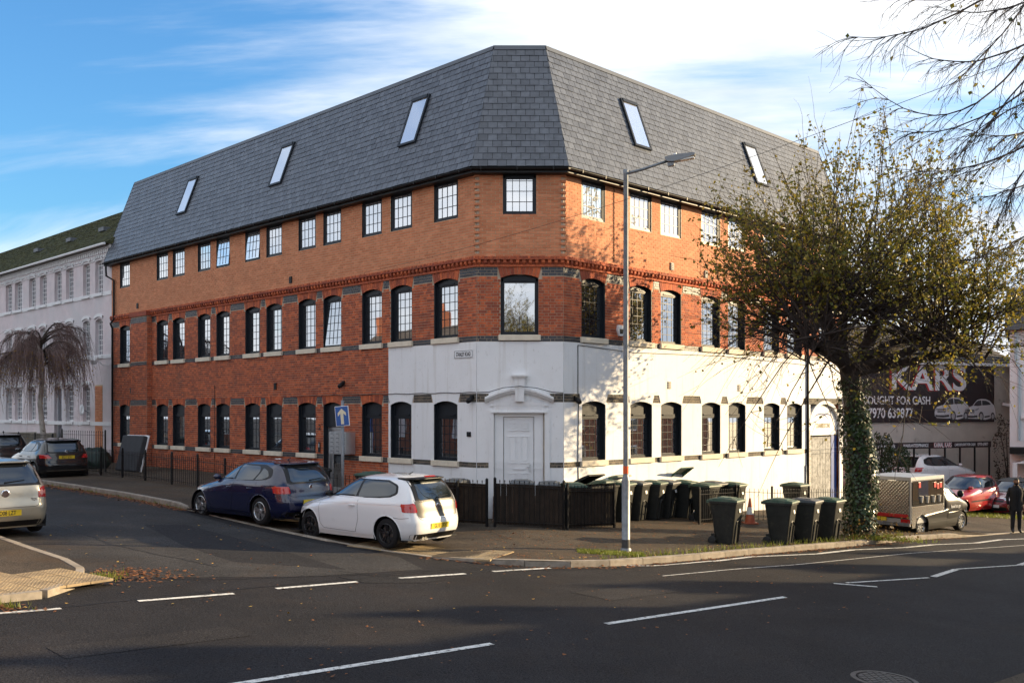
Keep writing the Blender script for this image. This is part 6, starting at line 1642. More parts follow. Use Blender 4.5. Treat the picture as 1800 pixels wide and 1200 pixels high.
c.patch('windscreen_trim', [(-.70, .97), (.70, .97), (.54, 1.385), (-.54, 1.385)], M_trim, 'front', .002, r=.05, nu=24, nv=18); c.patch('windscreen', [(-.66, 1.0), (.66, 1.0), (.50, 1.355), (-.50, 1.355)], G, 'front', .005, r=.06, nu=24, nv=18)
c.line('door_gap', [(1.06, .93), (1.10, .75), (1.05, .40), (.95, .26), (.10, .25), (.08, .60), (.07, .95)])
c.patch('door_moulding', [(.98, .40), (.14, .39), (.14, .56), (1.0, .57)], M_trim, off_=.01, r=.02)
c.line('chrome_strip', [(.16, .60), (1.0, .61)], wd=.018, m=M_chrome, off_=.012)
for sg_ in (1, -1):
    x0, z0 = .95, 1.12; y0 = c.Y(x0, z0); bm = bmesh.new(); bmesh.ops.create_icosphere(bm, subdivisions=2, radius=1)
    for v in bm.verts: v.co = Vector((v.co.x * .07 + x0, sg_ * (y0 + .13) + v.co.y * .10, v.co.z * .12 + z0 + .04))
    MB().bm(bm).obj('door_mirror', M_trim, c.t, c.M, smooth=True)
hl = [(.42, .66), (.70, .70), (.70, .84), (.52, .78)]
for sg_ in (1, -1): c.patch('headlight', [(sg_ * a, q) for a, q in hl], M_clear, 'front', .006, r=.03)
text('food to go', .14, c.M @ T(.62, -(c.Y(.62, .80) + .012), .80) @ Matrix.Rotation(R(90), 4, 'X'), M_whitep, c.t, 'side_lettering')
M_quilt = bpy.data.materials.new('quilted_stainless'); M_quilt.use_nodes = True
pq = M_quilt.node_tree.nodes['Principled BSDF']; pq.inputs['Base Color'].default_value = (.62, .60, .56, 1); pq.inputs['Metallic'].default_value = .95; pq.inputs['Roughness'].default_value = .22
bx0, bx1, by, bz0, bz1 = -1.95, .0, .80, .52, 1.78
b = MB(); b.box(bx0, bx1, -by, by, bz1 - .10, bz1); b.box(bx0, bx1, -by + .02, by - .02, .42, .56); b.box(bx0 + .02, bx1, -by + .03, -by + .05, .5, 1.7); b.box(bx0 + .02, bx1, by - .05, by - .03, .5, 1.7)
b.box(bx0, bx0 + .05, -by, -by + .05, .4, 1.7); b.box(bx0, bx0 + .05, by - .05, by, .4, 1.7); b.box(bx1 - .05, bx1, -by, -by + .05, .4, 1.7)
b.obj('box_frame', M_silver, c.t, c.M)
def quilt(name, x0, x1, z0, z1, frame, cell=.105, depth=.016, cut=None):
    nu, nv = int((x1 - x0) / cell * 4), int((z1 - z0) / cell * 4); V = []; F = []
    for j in range(nv + 1):
        for i in range(nu + 1):
            u, v = x0 + (x1 - x0) * i / nu, z0 + (z1 - z0) * j / nv
            p, q = (u + v) / cell, (u - v) / cell; hgt = depth * (abs(math.sin(math.pi * p / 1.0) * math.sin(math.pi * q / 1.0))) ** .6
            V.append(frame(u, v, hgt))
    for j in range(nv):
        for i in range(nu):
            u, v = x0 + (x1 - x0) * (i + .5) / nu, z0 + (z1 - z0) * (j + .5) / nv
            if cut and cut(u, v): continue
            F.append((j * (nu + 1) + i, j * (nu + 1) + i + 1, (j + 1) * (nu + 1) + i + 1, (j + 1) * (nu + 1) + i))
    return MB().add(V, F).obj(name, M_quilt, c.t, c.M, smooth=True)
quilt('quilted_rear_door', -by + .06, by - .06, .62, 1.66, lambda u, v, q: (bx0 - .005 - q, -u, v))
rax = c.axles[1]
quilt('quilted_side_panel', bx0 + .05, bx1 - .04, .30, .92, lambda u, v, q: (u, -by - .004 - q, v), cut=lambda u, v: math.hypot(u - rax, v - .30) < .37)
quilt('quilted_side_panel', bx0 + .05, bx1 - .04, .30, .92, lambda u, v, q: (-1.95 - u, by + .004 + q, v), cut=lambda u, v: math.hypot(-1.95 - u - rax, v - .30) < .37)
MB().box(bx0 + .06, bx1 - .06, -by + .03 - .05, -by + .03 - .045, .94, 1.66).obj('display_window', glass('display_glass', (.05, .045, .035), .18), c.t, c.M)
M_cup = mat('paper_cup', (.62, .58, .50), .6)
for x_, z_, r_ in ((-.35, 1.0, .05), (-.7, 1.0, .06), (-1.05, 1.0, .05), (-1.4, 1.02, .055)):
    MB().lathe([(r_ * .7, z_), (r_, z_ + .2), (0, z_ + .2)], 12, c=(x_, -by - .03, 0)).obj('cup', M_cup, c.t, c.M)
for x_, z_ in ((-.25, 1.50), (-.42, 1.47), (-.6, 1.52), (-1.5, 1.55)):
    MB().bbox(x_ - .06, x_ + .06, -by - .035, -by - .022, z_ - .09, z_ + .07, .004).obj('red_packet', mat('red_packet', (.55, .02, .02), .4), c.t, c.M)
MB().box(bx0 - .02, bx0 - .008, -by + .08, by - .08, .60, .70).obj('red_rear_strip', mat('red_reflective', (.5, .02, .02), .4), c.t, c.M)
MB().box(bx0 - .06, bx0, -by, by, .36, .45).obj('rear_bumper', M_galv, c.t, c.M)
for sg_ in (1, -1): MB().box(bx0 - .03, bx0 + .01, *sorted((sg_ * .50, sg_ * .78)), .46, .56).obj('tail_light', M_redl, c.t, c.M)
o = MB().box(bx0 - .03, bx0 - .01, -.05, .47, .47, .58).obj('number_plate', M_plate, c.t, c.M)
# ------------------------------------------------------------------ trees and plants
def qmesh(name, V, F, m, smooth=False):
    me = bpy.data.meshes.new(name); V = np.asarray(V, np.float32); F = np.asarray(F, np.int32)
    me.vertices.add(len(V)); me.vertices.foreach_set('co', V.ravel()); k = F.shape[1]
    me.loops.add(F.size); me.loops.foreach_set('vertex_index', F.ravel())
    me.polygons.add(len(F)); me.polygons.foreach_set('loop_start', np.arange(len(F), dtype=np.int32) * k)
    me.polygons.foreach_set('use_smooth', np.full(len(F), smooth)); me.materials.append(m); me.update(calc_edges=True)
    return me
def tubes(P, rad, sides=4):
    """P (B, n, 3), rad (B, n) -> verts, quads"""
    B, n = P.shape[:2]; d = np.gradient(P, axis=1); d /= np.maximum(np.linalg.norm(d, axis=2, keepdims=True), 1e-9)
    ref = np.where(np.abs(d[:, :1, 2:3]) < .8, np.array([0, 0, 1.]), np.array([1., 0, 0])); ref = np.broadcast_to(ref, d.shape)
    a = np.cross(d, ref); a /= np.maximum(np.linalg.norm(a, axis=2, keepdims=True), 1e-6); b_ = np.cross(d, a)
    th = np.arange(sides) * 2 * math.pi / sides
    V = P[:, :, None] + rad[:, :, None, None] * (np.cos(th)[None, None, :, None] * a[:, :, None] + np.sin(th)[None, None, :, None] * b_[:, :, None])
    i, j = np.meshgrid(np.arange(n - 1), np.arange(sides), indexing='ij'); k = (j + 1) % sides
    q = np.stack([i * sides + j, i * sides + k, (i + 1) * sides + k, (i + 1) * sides + j], -1).reshape(-1, 4)
    F = (np.arange(B)[:, None, None] * n * sides + q[None]).reshape(-1, 4)
    return V.reshape(-1, 3), F
class Woods:
    def __init__(s): s.V = []; s.F = []; s.n = 0
    def add(s, P, r0, r1, sides=4, pw=1.):
        P = np.asarray(P, float); 
        if P.ndim == 2: P = P[None]
        t_ = np.linspace(0, 1, P.shape[1])[None] ** pw; r = np.asarray(r0).reshape(-1, 1) * (1 - t_) + np.asarray(r1).reshape(-1, 1) * t_
        r = np.broadcast_to(r, P.shape[:2]); V, F = tubes(P, r, sides); s.V.append(V); s.F.append(F + s.n); s.n += len(V)
    def mesh(s, name, m): return qmesh(name, np.concatenate(s.V), np.concatenate(s.F), m, True)
def bez(p0, p1, p2, n):
    t_ = np.linspace(0, 1, n)[:, None]
    return (1 - t_) ** 2 * p0 + 2 * t_ * (1 - t_) * p1 + t_ ** 2 * p2
def wob(P, a):
    k = NR.normal(0, a, P.shape); k[..., 0, :] = 0; return P + np.cumsum(k, axis=-2) * .5
def leaves(C, size, flat=0.):
    """rhombus leaves folded along the rib"""
    n = len(C); a = NR.normal(size=(n, 3)); a[:, 2] = a[:, 2] * (1 - flat) - .35 * (1 - flat); a /= np.linalg.norm(a, axis=1, keepdims=True)
    b_ = np.cross(a, NR.normal(size=(n, 3)) * (1 - flat) + np.array([0, 0, 1.]) * flat); b_ /= np.maximum(np.linalg.norm(b_, axis=1, keepdims=True), 1e-6); c = np.cross(a, b_)
    s_ = (size * NR.uniform(.6, 1.25, n))[:, None]
    V = np.stack([C, C + s_ * (.45 * a + .42 * b_ + .10 * c), C + s_ * a, C + s_ * (.45 * a - .42 * b_ + .10 * c)], 1).reshape(-1, 3)
    return V, np.arange(n * 4).reshape(n, 4)
def leafmat(name, c, c2, tr=.45, rough=.5):
    m = mat(name, c, rough, isl=1., c2=c2, var=.25, vscale=.9); t = m.node_tree; N = t.nodes; p = N['Principled BSDF']
    tl = N.new('ShaderNodeBsdfTranslucent'); src = p.inputs['Base Color'].links[0].from_socket; t.links.new(src, tl.inputs[0])
    mx = N.new('ShaderNodeMixShader'); mx.inputs[0].default_value = tr; t.links.new(p.outputs[0], mx.inputs[1]); t.links.new(tl.outputs[0], mx.inputs[2]); t.links.new(mx.outputs[0], N['Material Output'].inputs[0])
    return m
M_bark = mat('dark_bark', (.045, .034, .026), .9, var=.35, vscale=6, bump=.8, bscale=25, bdist=.02)
M_twig = mat('twig_bark', (.040, .028, .024), .85, var=.3, vscale=4)
M_lime = leafmat('autumn_lime_leaf', (.095, .118, .020), (.30, .22, .030))
M_ivy = leafmat('ivy_leaf', (.018, .040, .014), (.050, .080, .024), .15, .32)
M_yel = leafmat('yellow_birch_leaf', (.42, .27, .03), (.30, .17, .02))
M_bush = leafmat('clipped_bush_leaf', (.020, .042, .014), (.055, .085, .022), .2)
M_birch = mat('birch_bark', (.50, .46, .40), .8, c2=(.30, .26, .22), vscale=5, dirt=((.05, .04, .035), 7, .58, .66, .9), bump=.3)
M_purple = mat('weeping_twigs', (.19, .125, .110), .85, var=.3, vscale=3)
def W3(px, py, Y): return np.array([(px - 900) / 1717. * Y, Y, CZ + (722 - py) / 1717. * Y])

# --- pollarded lime with an ivy trunk
tx, ty = 9.42, 26.35; tz = gpz(tx)
lime = thing('ivy_clad_lime_tree', 'pollarded lime tree with an ivy covered trunk and thinning autumn leaves', 'tree', T(tx, ty, tz))
Wd = Woods()
top = W3(1492, 640, 26.5)
Wd.add(np.array([(tx, ty, tz - .1), (tx, ty, tz + .25), (tx - .02, ty, 1.2), (tx - .1, ty + .05, 2.6), top]), .34, .26, 14, .6)
Wd.mesh_trunk = None
trunk = ob('trunk', Wd.mesh('trunk', M_bark), lime, I4)
br = Woods()
KN_ = [(1395, 585, -.3), (1440, 560, 1.0), (1462, 515, .2), (1500, 500, -.8), (1545, 555, -1.4), (1560, 545, 1.7), (1610, 590, .6), (1655, 600, -.5), (1700, 615, .4), (1430, 610, -1.6), (1480, 545, 2.0), (1640, 570, 1.8)]
kn = [W3(px, py, 26.4 + dy) for px, py, dy in KN_]
for k in kn:
    mid = top * .5 + k * .5 + np.array([0, 0, -.15 if k[2] < top[2] + .6 else .2])
    br.add(wob(bez(top + np.array([0, 0, -.25]), mid + NR.normal(0, .22, 3), k, 11), .05), .15, .07, 8)
cen = np.array([9.42, 26.4, 5.6]); rad = np.array([4.85, 3.6, 5.8])
LV = []; S = []
for ki, k in enumerate(kn):
    for q in range(36):
        o_ = (k - cen) / rad; d = o_ * .9 + NR.normal(0, .55, 3); d[2] = abs(d[2]) * 1.0 + .0 if q % 3 else d[2] * .6 + .12; d /= np.linalg.norm(d)
        lump = 1 + .09 * math.sin(d[0] * 7 + 1) + .07 * math.sin(d[1] * 9 + d[2] * 6)
        tgt = cen + rad * d * NR.uniform(.72, 1.02) * lump
        ctl = k * .55 + tgt * .45 + np.array([(tgt[0] - k[0]) * .12, (tgt[1] - k[1]) * .12, -.25 + .12 * abs(tgt[0] - k[0])])
        P = wob(bez(k + NR.normal(0, .22, 3), ctl + NR.normal(0, .25, 3), tgt, 9), .055); S.append(P)
S = np.array(S); br.add(S, NR.uniform(.018, .034, len(S)), .004, 4)
# side twigs
TW = []; 
for P in S:
    nt_ = NR.randint(6, 10)
    for q in range(nt_):
        i = NR.randint(3, 8); p = P[i]; d = (P[i] - P[i - 1]); d /= np.linalg.norm(d); e = d * .8 + NR.normal(0, .55, 3); e[2] += .15; e /= np.linalg.norm(e)
        L = NR.uniform(.35, 1.15); TW.append(wob(bez(p, p + e * L * .5, p + e * L + np.array([0, 0, .08]), 5), .018))
TW = np.array(TW); br.add(TW, .008, .0025, 3)
# long drooping water shoots, mostly bare
DR = []
for q in range(150):
    k = kn[NR.choice([0, 1, 9, 9, 0, 4, 6, 7, 8])]; left = NR.rand() < .62
    ang = NR.uniform(2.5, 3.9) if left else NR.uniform(-.9, .9); L = NR.uniform(1.2, 3.5)
    tgt = k + np.array([math.cos(ang) * L, math.sin(ang) * L * .8, NR.uniform(-2.2, .6)]); ctl = k + np.array([math.cos(ang) * L * .5, math.sin(ang) * L * .4, NR.uniform(.0, .6)])
    DR.append(wob(bez(k, ctl, tgt, 8), .03))
DR = np.array(DR); br.add(DR, NR.uniform(.007, .015, len(DR)), .003, 3)
DT = []
for P in DR:
    for q in range(4):
        i = NR.randint(3, 7); e = (P[i] - P[i - 1]); e /= np.linalg.norm(e); e = e + NR.normal(0, .6, 3); e /= np.linalg.norm(e); L = NR.uniform(.25, .8); DT.append(wob(bez(P[i], P[i] + e * L * .5, P[i] + e * L, 4), .015))
br.add(np.array(DT), .005, .002, 3)
# straight leafless leaders above the crown
UP = []
for q in range(60):
    p = S[NR.randint(len(S))][-1]
    if p[2] < 8: continue
    UP.append(wob(bez(p, p + np.array([0, 0, .5]), p + np.array([NR.normal(0, .15), NR.normal(0, .15), NR.uniform(.5, 1.15)]), 5), .012))
br.add(np.array(UP), .006, .002, 3)
ob('branches', br.mesh('branches', M_twig), lime, I4, kind='stuff')
C = []
for P in S:
    t_ = NR.uniform(2.6, 7.95, 16); i = t_.astype(int); f = (t_ - i)[:, None]; C.append(P[i] * (1 - f) + P[np.minimum(i + 1, 8)] * f + NR.normal(0, .06, (16, 3)))
for P in TW:
    t_ = NR.uniform(.3, 3.99, 11); i = t_.astype(int); f = (t_ - i)[:, None]; C.append(P[i] * (1 - f) + P[i + 1] * f + NR.normal(0, .04, (11, 3)))
C = np.concatenate(C); clump = .55 + .55 * np.sin(C[:, 0] * 3.1 + 1.3 * np.sin(C[:, 2] * 2.3)) * np.sin(C[:, 2] * 2.7 + C[:, 1] * 2.1) + .25 * np.sin(C[:, 1] * 4 + C[:, 0] * 5)
keep = NR.rand(len(C)) < np.clip(clump + .2, .42, 1.) * np.clip(.30 + (C[:, 2] - 4.0) * .30 + (C[:, 0] - 8.5) * .12, .10, 1.)
C = C[keep]
C2 = np.concatenate([P[NR.randint(3, 7, 2)] for P in DR if P[-1][0] > 10.5] + [P[NR.randint(4, 8, 1)] for P in DR if NR.rand() < .4])
C = np.concatenate([C, C2 + NR.normal(0, .05, C2.shape)])
ob('leaves', qmesh('leaves', *leaves(C, .098), M_lime), lime, I4, kind='stuff')
# ivy round the trunk
n = 5200; zz_ = NR.uniform(0, 1, n) ** .9; th = NR.uniform(0, 2 * math.pi, n); hgt = tz + zz_ * 4.3
rr_ = .37 - .05 * zz_ + .07 * np.sin(th * 3 + hgt * 2.2) + NR.uniform(-.03, .07, n); lean = np.interp(hgt, [tz, 1.2, 2.6, top[2]], [tx, tx - .02, tx - .1, top[0]])
C = np.c_[lean + rr_ * np.cos(th), ty + .05 * zz_ + rr_ * np.sin(th), hgt]
m_ = NR.rand(n) < np.where(zz_ > .8, .45, 1); C = C[m_]
A = np.c_[np.cos(th[m_]), np.sin(th[m_]), NR.uniform(-.2, .9, m_.sum())]; A += NR.normal(0, .45, A.shape); A /= np.linalg.norm(A, axis=1, keepdims=True)
dn = np.array([0, 0, -1.]) + NR.normal(0, .5, A.shape); u = dn - A * (dn * A).sum(1, keepdims=True); u /= np.linalg.norm(u, axis=1, keepdims=True); v_ = np.cross(A, u); s_ = NR.uniform(.05, .11, len(C))[:, None]
V = np.stack([C, C + s_ * (.4 * u + .5 * v_ - .05 * A), C + s_ * (u + .12 * A), C + s_ * (.4 * u - .5 * v_ - .05 * A)], 1).reshape(-1, 3)
ob('ivy', qmesh('ivy', V, np.arange(len(C) * 4).reshape(-1, 4), M_ivy), lime, I4, kind='stuff')
# ragged shoots at the foot
C = np.c_[tx + NR.normal(0, .55, 500), ty - .3 + NR.normal(0, .45, 500), tz + np.abs(NR.normal(0, .28, 500))]
ob('basal_shoots', qmesh('basal_shoots', *leaves(C, .07), leafmat('russet_leaf', (.07, .035, .014), (.10, .075, .02))), lime, I4, kind='stuff')

# --- bare street tree whose boughs hang into the top right corner
bt = thing('bare_street_tree', 'bare lime boughs hanging into the top right corner from a tree out of frame', 'tree', T(11.6, 13.2, gi(11.6)))
Wd = Woods(); base = np.array([11.6, 13.2, float(gi(11.6))])
crown0 = base + np.array([-.2, 0, 6.2])
Wd.add(np.array([base - [0, 0, .1], base + [0, 0, .4], base + [-.05, 0, 3], crown0]), .34, .20, 12, .7)
ob('trunk', Wd.mesh('trunk', M_bark), bt, I4)
br = Woods()
BG = [((1850, -90), (1660, 30), (1485, 55), 12.2), ((1860, 0), (1690, 190), (1505, 125), 12.6), ((1860, 110), (1700, 215), (1545, 212), 11.9), ((1860, 165), (1740, 215), (1615, 335), 12.9), ((1860, 215), (1720, 285), (1555, 285), 13.3), ((1860, 40), (1720, 110), (1590, 85), 13.0),
      ((1860, 290), (1790, 330), (1700, 345), 12.4), ((1850, -70), (1760, 60), (1670, 150), 11.6), ((1860, 70), (1760, 190), (1680, 280), 12.3), ((1860, 140), (1780, 265), (1630, 318), 13.6), ((1860, -20), (1740, 20), (1640, 10), 12.5), ((1860, 240), (1800, 300), (1750, 400), 12.0), ((1870, 380), (1800, 420), (1740, 440), 12.8), ((1850, -60), (1720, -10), (1560, -5), 13.2), ((1860, 190), (1790, 240), (1700, 235), 11.5)]
BO = []
for a, m2, e, Y in BG:
    p0, p1, p2 = W3(*a, Y + .3), W3(*m2, Y), W3(*e, Y - .3)
    st = p0 + np.array([.5, .1, .25]); br.add(wob(bez(crown0 + np.array([0, 0, NR.uniform(-.5, 1.5)]), crown0 * .4 + st * .6 + np.array([0, 0, .9]), st, 8), .02), .07, .030, 6)
    P = np.concatenate([bez(st, (st + p0) / 2, p0, 3)[:-1], wob(bez(p0, 2 * p1 - (p0 + p2) / 2, p2, 15), .012)]); BO.append(P)
BO = np.array(BO); br.add(BO, NR.uniform(.013, .022, len(BO)), .003, 5)
T1 = []
for P in BO:
    for q in range(24):
        i = NR.randint(3, 16); d = P[i] - P[i - 1]; d /= np.linalg.norm(d); e = d * .9 + NR.normal(0, .30, 3) + np.array([-.05, 0, -.38]); e /= np.linalg.norm(e); L = NR.uniform(.25, .95) * (1.1 - i / 32)
        T1.append(wob(bez(P[i], P[i] + (d * .6 + e * .4) * L * .5, P[i] + e * L + np.array([0, 0, -.06]), 7), .012))
T1 = np.array(T1); br.add(T1, .0052, .002, 4)
T2 = []
for P in T1:
    for q in range(4):
        i = NR.randint(2, 6); d = P[i] - P[i - 1]; d /= np.linalg.norm(d); e = d * .9 + NR.normal(0, .5, 3) + np.array([0, 0, -.25]); e /= np.linalg.norm(e); L = NR.uniform(.10, .34)
        T2.append(wob(bez(P[i], P[i] + e * L * .5, P[i] + e * L, 4), .008))
br.add(np.array(T2), .0026, .0013, 3)
ob('boughs', br.mesh('boughs', M_twig), bt, I4, kind='stuff')
C = np.concatenate([T1[NR.randint(0, len(T1), 55), 5], T1[NR.randint(0, len(T1), 30), 6] + NR.normal(0, .05, (30, 3))])
ob('last_leaves', qmesh('last_leaves', *leaves(C, .075), M_lime), bt, I4, kind='stuff')

# --- weeping birch
bx_, by_ = -19.35, 40.2; bz_ = gpz(bx_)
wb_ = thing('weeping_birch', 'weeping birch with pale trunk and a dark umbrella of hanging twigs', 'tree', T(bx_, by_, bz_))
Wd = Woods(); tp = np.array([bx_ - .15, by_, 5.9])
Wd.add(np.array([(bx_, by_, bz_ - .1), (bx_ + .08, by_, 1.8), (bx_ - .08, by_, 3.2), (bx_ + .05, by_, 4.6), tp]), .125, .07, 10)
ob('trunk', Wd.mesh('trunk', M_birch), wb_, I4)
br = Woods(); AR = []
for q in range(26):
    a = q * 2.399; L = NR.uniform(.9, 2.35); z0 = NR.uniform(4.6, 5.9); s0 = np.array([bx_, by_, z0])
    e = s0 + np.array([math.cos(a) * L, math.sin(a) * L, NR.uniform(-.3, .55)]); c_ = s0 + np.array([math.cos(a) * L * .5, math.sin(a) * L * .5, NR.uniform(.7, 1.25)])
    AR.append(wob(bez(s0, c_, e, 11), .03))
AR = np.array(AR); br.add(AR, .045, .012, 5); ob('limbs', br.mesh('limbs', M_bark), wb_, I4, kind='stuff')
br = Woods(); ST = []
for P in AR:
    for q in range(85):
        i = NR.randint(2, 11); p = P[i] + NR.normal(0, .05, 3); out = (p - np.array([bx_, by_, p[2]])); out[2] = 0; out /= max(np.linalg.norm(out), .1)
        L = NR.uniform(.5, 2.5) * (.55 + .45 * i / 10); ST.append(wob(bez(p, p + out * NR.uniform(.1, .55) + np.array([0, 0, NR.uniform(-.1, .22)]), p + out * NR.uniform(.05, .75) + NR.normal(0, .12, 3) + np.array([0, 0, -L]), 8), .025))
ST = np.array(ST); br.add(ST, .0065, .003, 3); ob('hanging_twigs', br.mesh('hanging_twigs', M_purple), wb_, I4, kind='stuff')
C = ST[NR.randint(0, len(ST), 2600), NR.randint(4, 8, 2600)] + NR.normal(0, .03, (2600, 3)); C = C[C[:, 2] < 5.3]
ob('leaves', qmesh('leaves', *leaves(C, .055), M_yel), wb_, I4, kind='stuff')

# --- clipped bush, climbing plant
def bush(label, px, Y, w_, h_, zb, m, n, name='clipped_bush', d_=None, stem=True):
    X = (px - 900) / 1717. * Y; t_ = thing(name, label, 'bush', T(X, Y, zb)); d_ = d_ or w_
    u = NR.normal(size=(n, 3)); u /= np.linalg.norm(u, axis=1, keepdims=True); r = NR.uniform(.72, 1.0, n) ** .5 * (1 + .12 * np.sin(u[:, 0] * 6 + u[:, 2] * 5))
    p_ = np.sign(u) * np.abs(u) ** .7 * r[:, None]; C = np.array([X, Y, zb + h_ * .58]) + p_ * np.array([w_ / 2, d_ / 2, h_ * .44])
    ob('foliage', qmesh('foliage', *leaves(C, .075), m), t_, I4, kind='stuff')
    Ws = Woods()
    for q in range(5): e = C[NR.randint(n)]; Ws.add(wob(bez(np.array([X, Y, zb - .05]), np.array([X, Y, zb + h_ * .4]), e, 5), .02), .04, .012, 5)
    ob('stems', Ws.mesh('stems', M_bark), t_, I4)
bush('rounded clipped evergreen bush behind the catering van', 1574, 39.0, 1.05, 2.5, -1.0, M_bush, 3600)
bush('smaller dark bush between the ivy trunk and the clipped bush', 1550, 40.5, .8, 2.9, -.9, M_bush, 1800, 'garden_bush')
bush('dark leafy climber at the right end of the grubby gable', 1772, 43.5, 1.2, 4.0, -1.3, leafmat('dark_climber_leaf', (.035, .022, .018), (.06, .05, .025), .2), 1500, 'climbing_plant', .5)
bush('low green shrub at the foot of the grubby gable', 1775, 40.6, 1.1, 1.3, -1.35, M_bush, 1400, 'garden_shrub')

# --- fallen leaves, grass
M_fall = mat('fallen_leaf', (.24, .085, .022), .8, isl=1., c2=(.11, .045, .016), var=.3, vscale=2)
M_fally = mat('yellow_fallen_leaf', (.55, .36, .06), .7, isl=1., c2=(.42, .22, .04))
def along(line, n, spread, side, lo=0.):
    P = resample(line, .1); i = NR.randint(0, len(P) - 1, n); d = P[np.minimum(i + 1, len(P) - 1)] - P[i]; d /= np.maximum(np.linalg.norm(d, axis=1, keepdims=True), 1e-6); nn = np.c_[-d[:, 1], d[:, 0]] * side
    return P[i] + nn * (lo + np.abs(NR.normal(0, spread, n)))[:, None] + NR.normal(0, .04, (n, 2))
def fallen(P, zf, size, m, name, lift=.006):
    C = np.c_[P, zf(P[:, 0]) + lift + NR.uniform(0, .015, len(P))]; V, F = leaves(C, size, .88); return ob(name, qmesh(name, V, F, m), None, I4, kind='stuff', label=name.replace('_', ' ') + ' lying on the ground', cat='leaves')
gut = np.concatenate([along([(-18, 34.4), (-14.39, 30.7), (-10.97, 27.25), (-8.0, 24.25)], 2600, .16, -1, .03), along(KM[6:17], 750, .09, -1, .03), along(KI[1:9], 420, .16, -1, .03),
                      np.c_[NR.normal(-6.05, .36, 420), NR.normal(15.45, .30, 420)], np.c_[NR.normal(-6.95, .30, 260), NR.normal(12.62, .12, 260)]])
fallen(gut, g, .075, M_fall, 'brown_gutter_leaves')
pv = np.concatenate([np.c_[NR.uniform(-1, 13, 1100), NR.uniform(0, 1, 1100)]]); pv[:, 1] = 19.3 + np.maximum(pv[:, 0], 0) * .83 + pv[:, 1] * 4.2
fallen(np.concatenate([pv, along(KM[7:17], 400, .35, 1, .14)]), gp, .06, M_fall, 'brown_pavement_leaves')
rdl = np.c_[NR.uniform(-12, 8, 300), NR.uniform(0, 1, 300)]; rdl[:, 1] = np.where(rdl[:, 0] < -3, 12.5 - rdl[:, 0] * .55 + rdl[:, 1] * 6 - 2, 11.5 + rdl[:, 0] * .7 + rdl[:, 1] * 7)
fallen(rdl, g, .055, M_fall, 'scattered_road_leaves', .01)
yl = np.concatenate([np.c_[NR.uniform(-9, 2, 70), NR.uniform(12.5, 22, 70)], along(KM[7:17], 120, .5, 1, .1)]); fallen(yl, lambda x: gp(x) , .05, M_fally, 'yellow_fallen_leaves', .012)
M_grass = leafmat('grass_blade', (.13, .17, .02), (.20, .22, .035), .4)
def tufts(P, zf, h, name, label):
    n = len(P); C = np.c_[P, zf(P[:, 0])]; a = NR.uniform(0, 6.28, n); w_ = .008; hh = NR.uniform(.4, 1.1, n) * h; l_ = NR.normal(0, .35, (n, 2)) * hh[:, None]
    dx, dy = np.cos(a) * w_, np.sin(a) * w_; z_ = np.zeros(n)
    V = np.stack([C - np.c_[dx, dy, z_], C + np.c_[dx, dy, z_], C + np.c_[l_, hh]], 1).reshape(-1, 3)
    ob(name, qmesh(name, V, np.arange(n * 3).reshape(n, 3), M_grass), None, I4, kind='stuff', label=label, cat='grass')
tufts(np.concatenate([np.c_[NR.uniform(1.35, 2.75, 1700), NR.uniform(-.30, .28, 1700)] + np.array([0, 0]), ]) * [1, 1] + np.c_[np.zeros(1700), np.interp(np.linspace(1.35, 2.75, 1700), [1.3, 2.8], [20.3, 20.3])], gp, .06, 'mossy_grass', 'patch of bright moss and grass at the lamp post foot')
tufts(np.concatenate([np.c_[NR.normal(9.9, .55, 900), NR.normal(25.95, .16, 900)], along(KM[10:16], 600, .07, 1, .14)]), gp, .16, 'verge_grass', 'tufts of grass along the kerb and tree foot')
tufts(np.concatenate([np.c_[NR.normal(-6.95, .28, 420), NR.normal(12.72, .07, 420)], np.c_[NR.normal(-6.28, .14, 200), NR.normal(15.0, .20, 200)], along(KM[1:4], 260, .05, -1, .02)]), g, .10, 'gutter_weeds', 'weeds growing in the gutter of the left corner')
tufts(np.c_[NR.uniform(16, 22, 2600), NR.uniform(0, 1, 2600)] * [1, 1.6] + np.c_[np.zeros(2600), np.full(2600, 36.6)], gp, .13, 'car_verge_grass', 'rough grass verge under the red cars')

# ------------------------------------------------------------------ overhead wire, telegraph pole
A_, B_ = np.array([-4.42, 29.33, 7.1]), np.array([8.74, 11.4, 8.16])
P = np.array([A_ * (1 - t_) + B_ * t_ + np.array([0, 0, -.35 * 4 * t_ * (1 - t_)]) for t_ in np.linspace(0, 1, 30)])
wr_ = MB().tube(P, .0045, 5).obj('telephone_wire', M_black, label='thin black telephone wire crossing in front of the corner building', cat='wire')
tp_ = thing('telegraph_pole', 'brown wooden telegraph pole on the near pavement', 'pole', T(8.74, 11.4, float(gi(8.74))))
MB().tube([(8.74, 11.4, -.8), (8.74, 11.4, 8.4)], [.14, .10], 12).obj('pole', M_bark, tp_, I4); MB().box(8.6, 8.9, 11.3, 11.5, 8.05, 8.2).obj('cap_bracket', M_galv, tp_, I4)

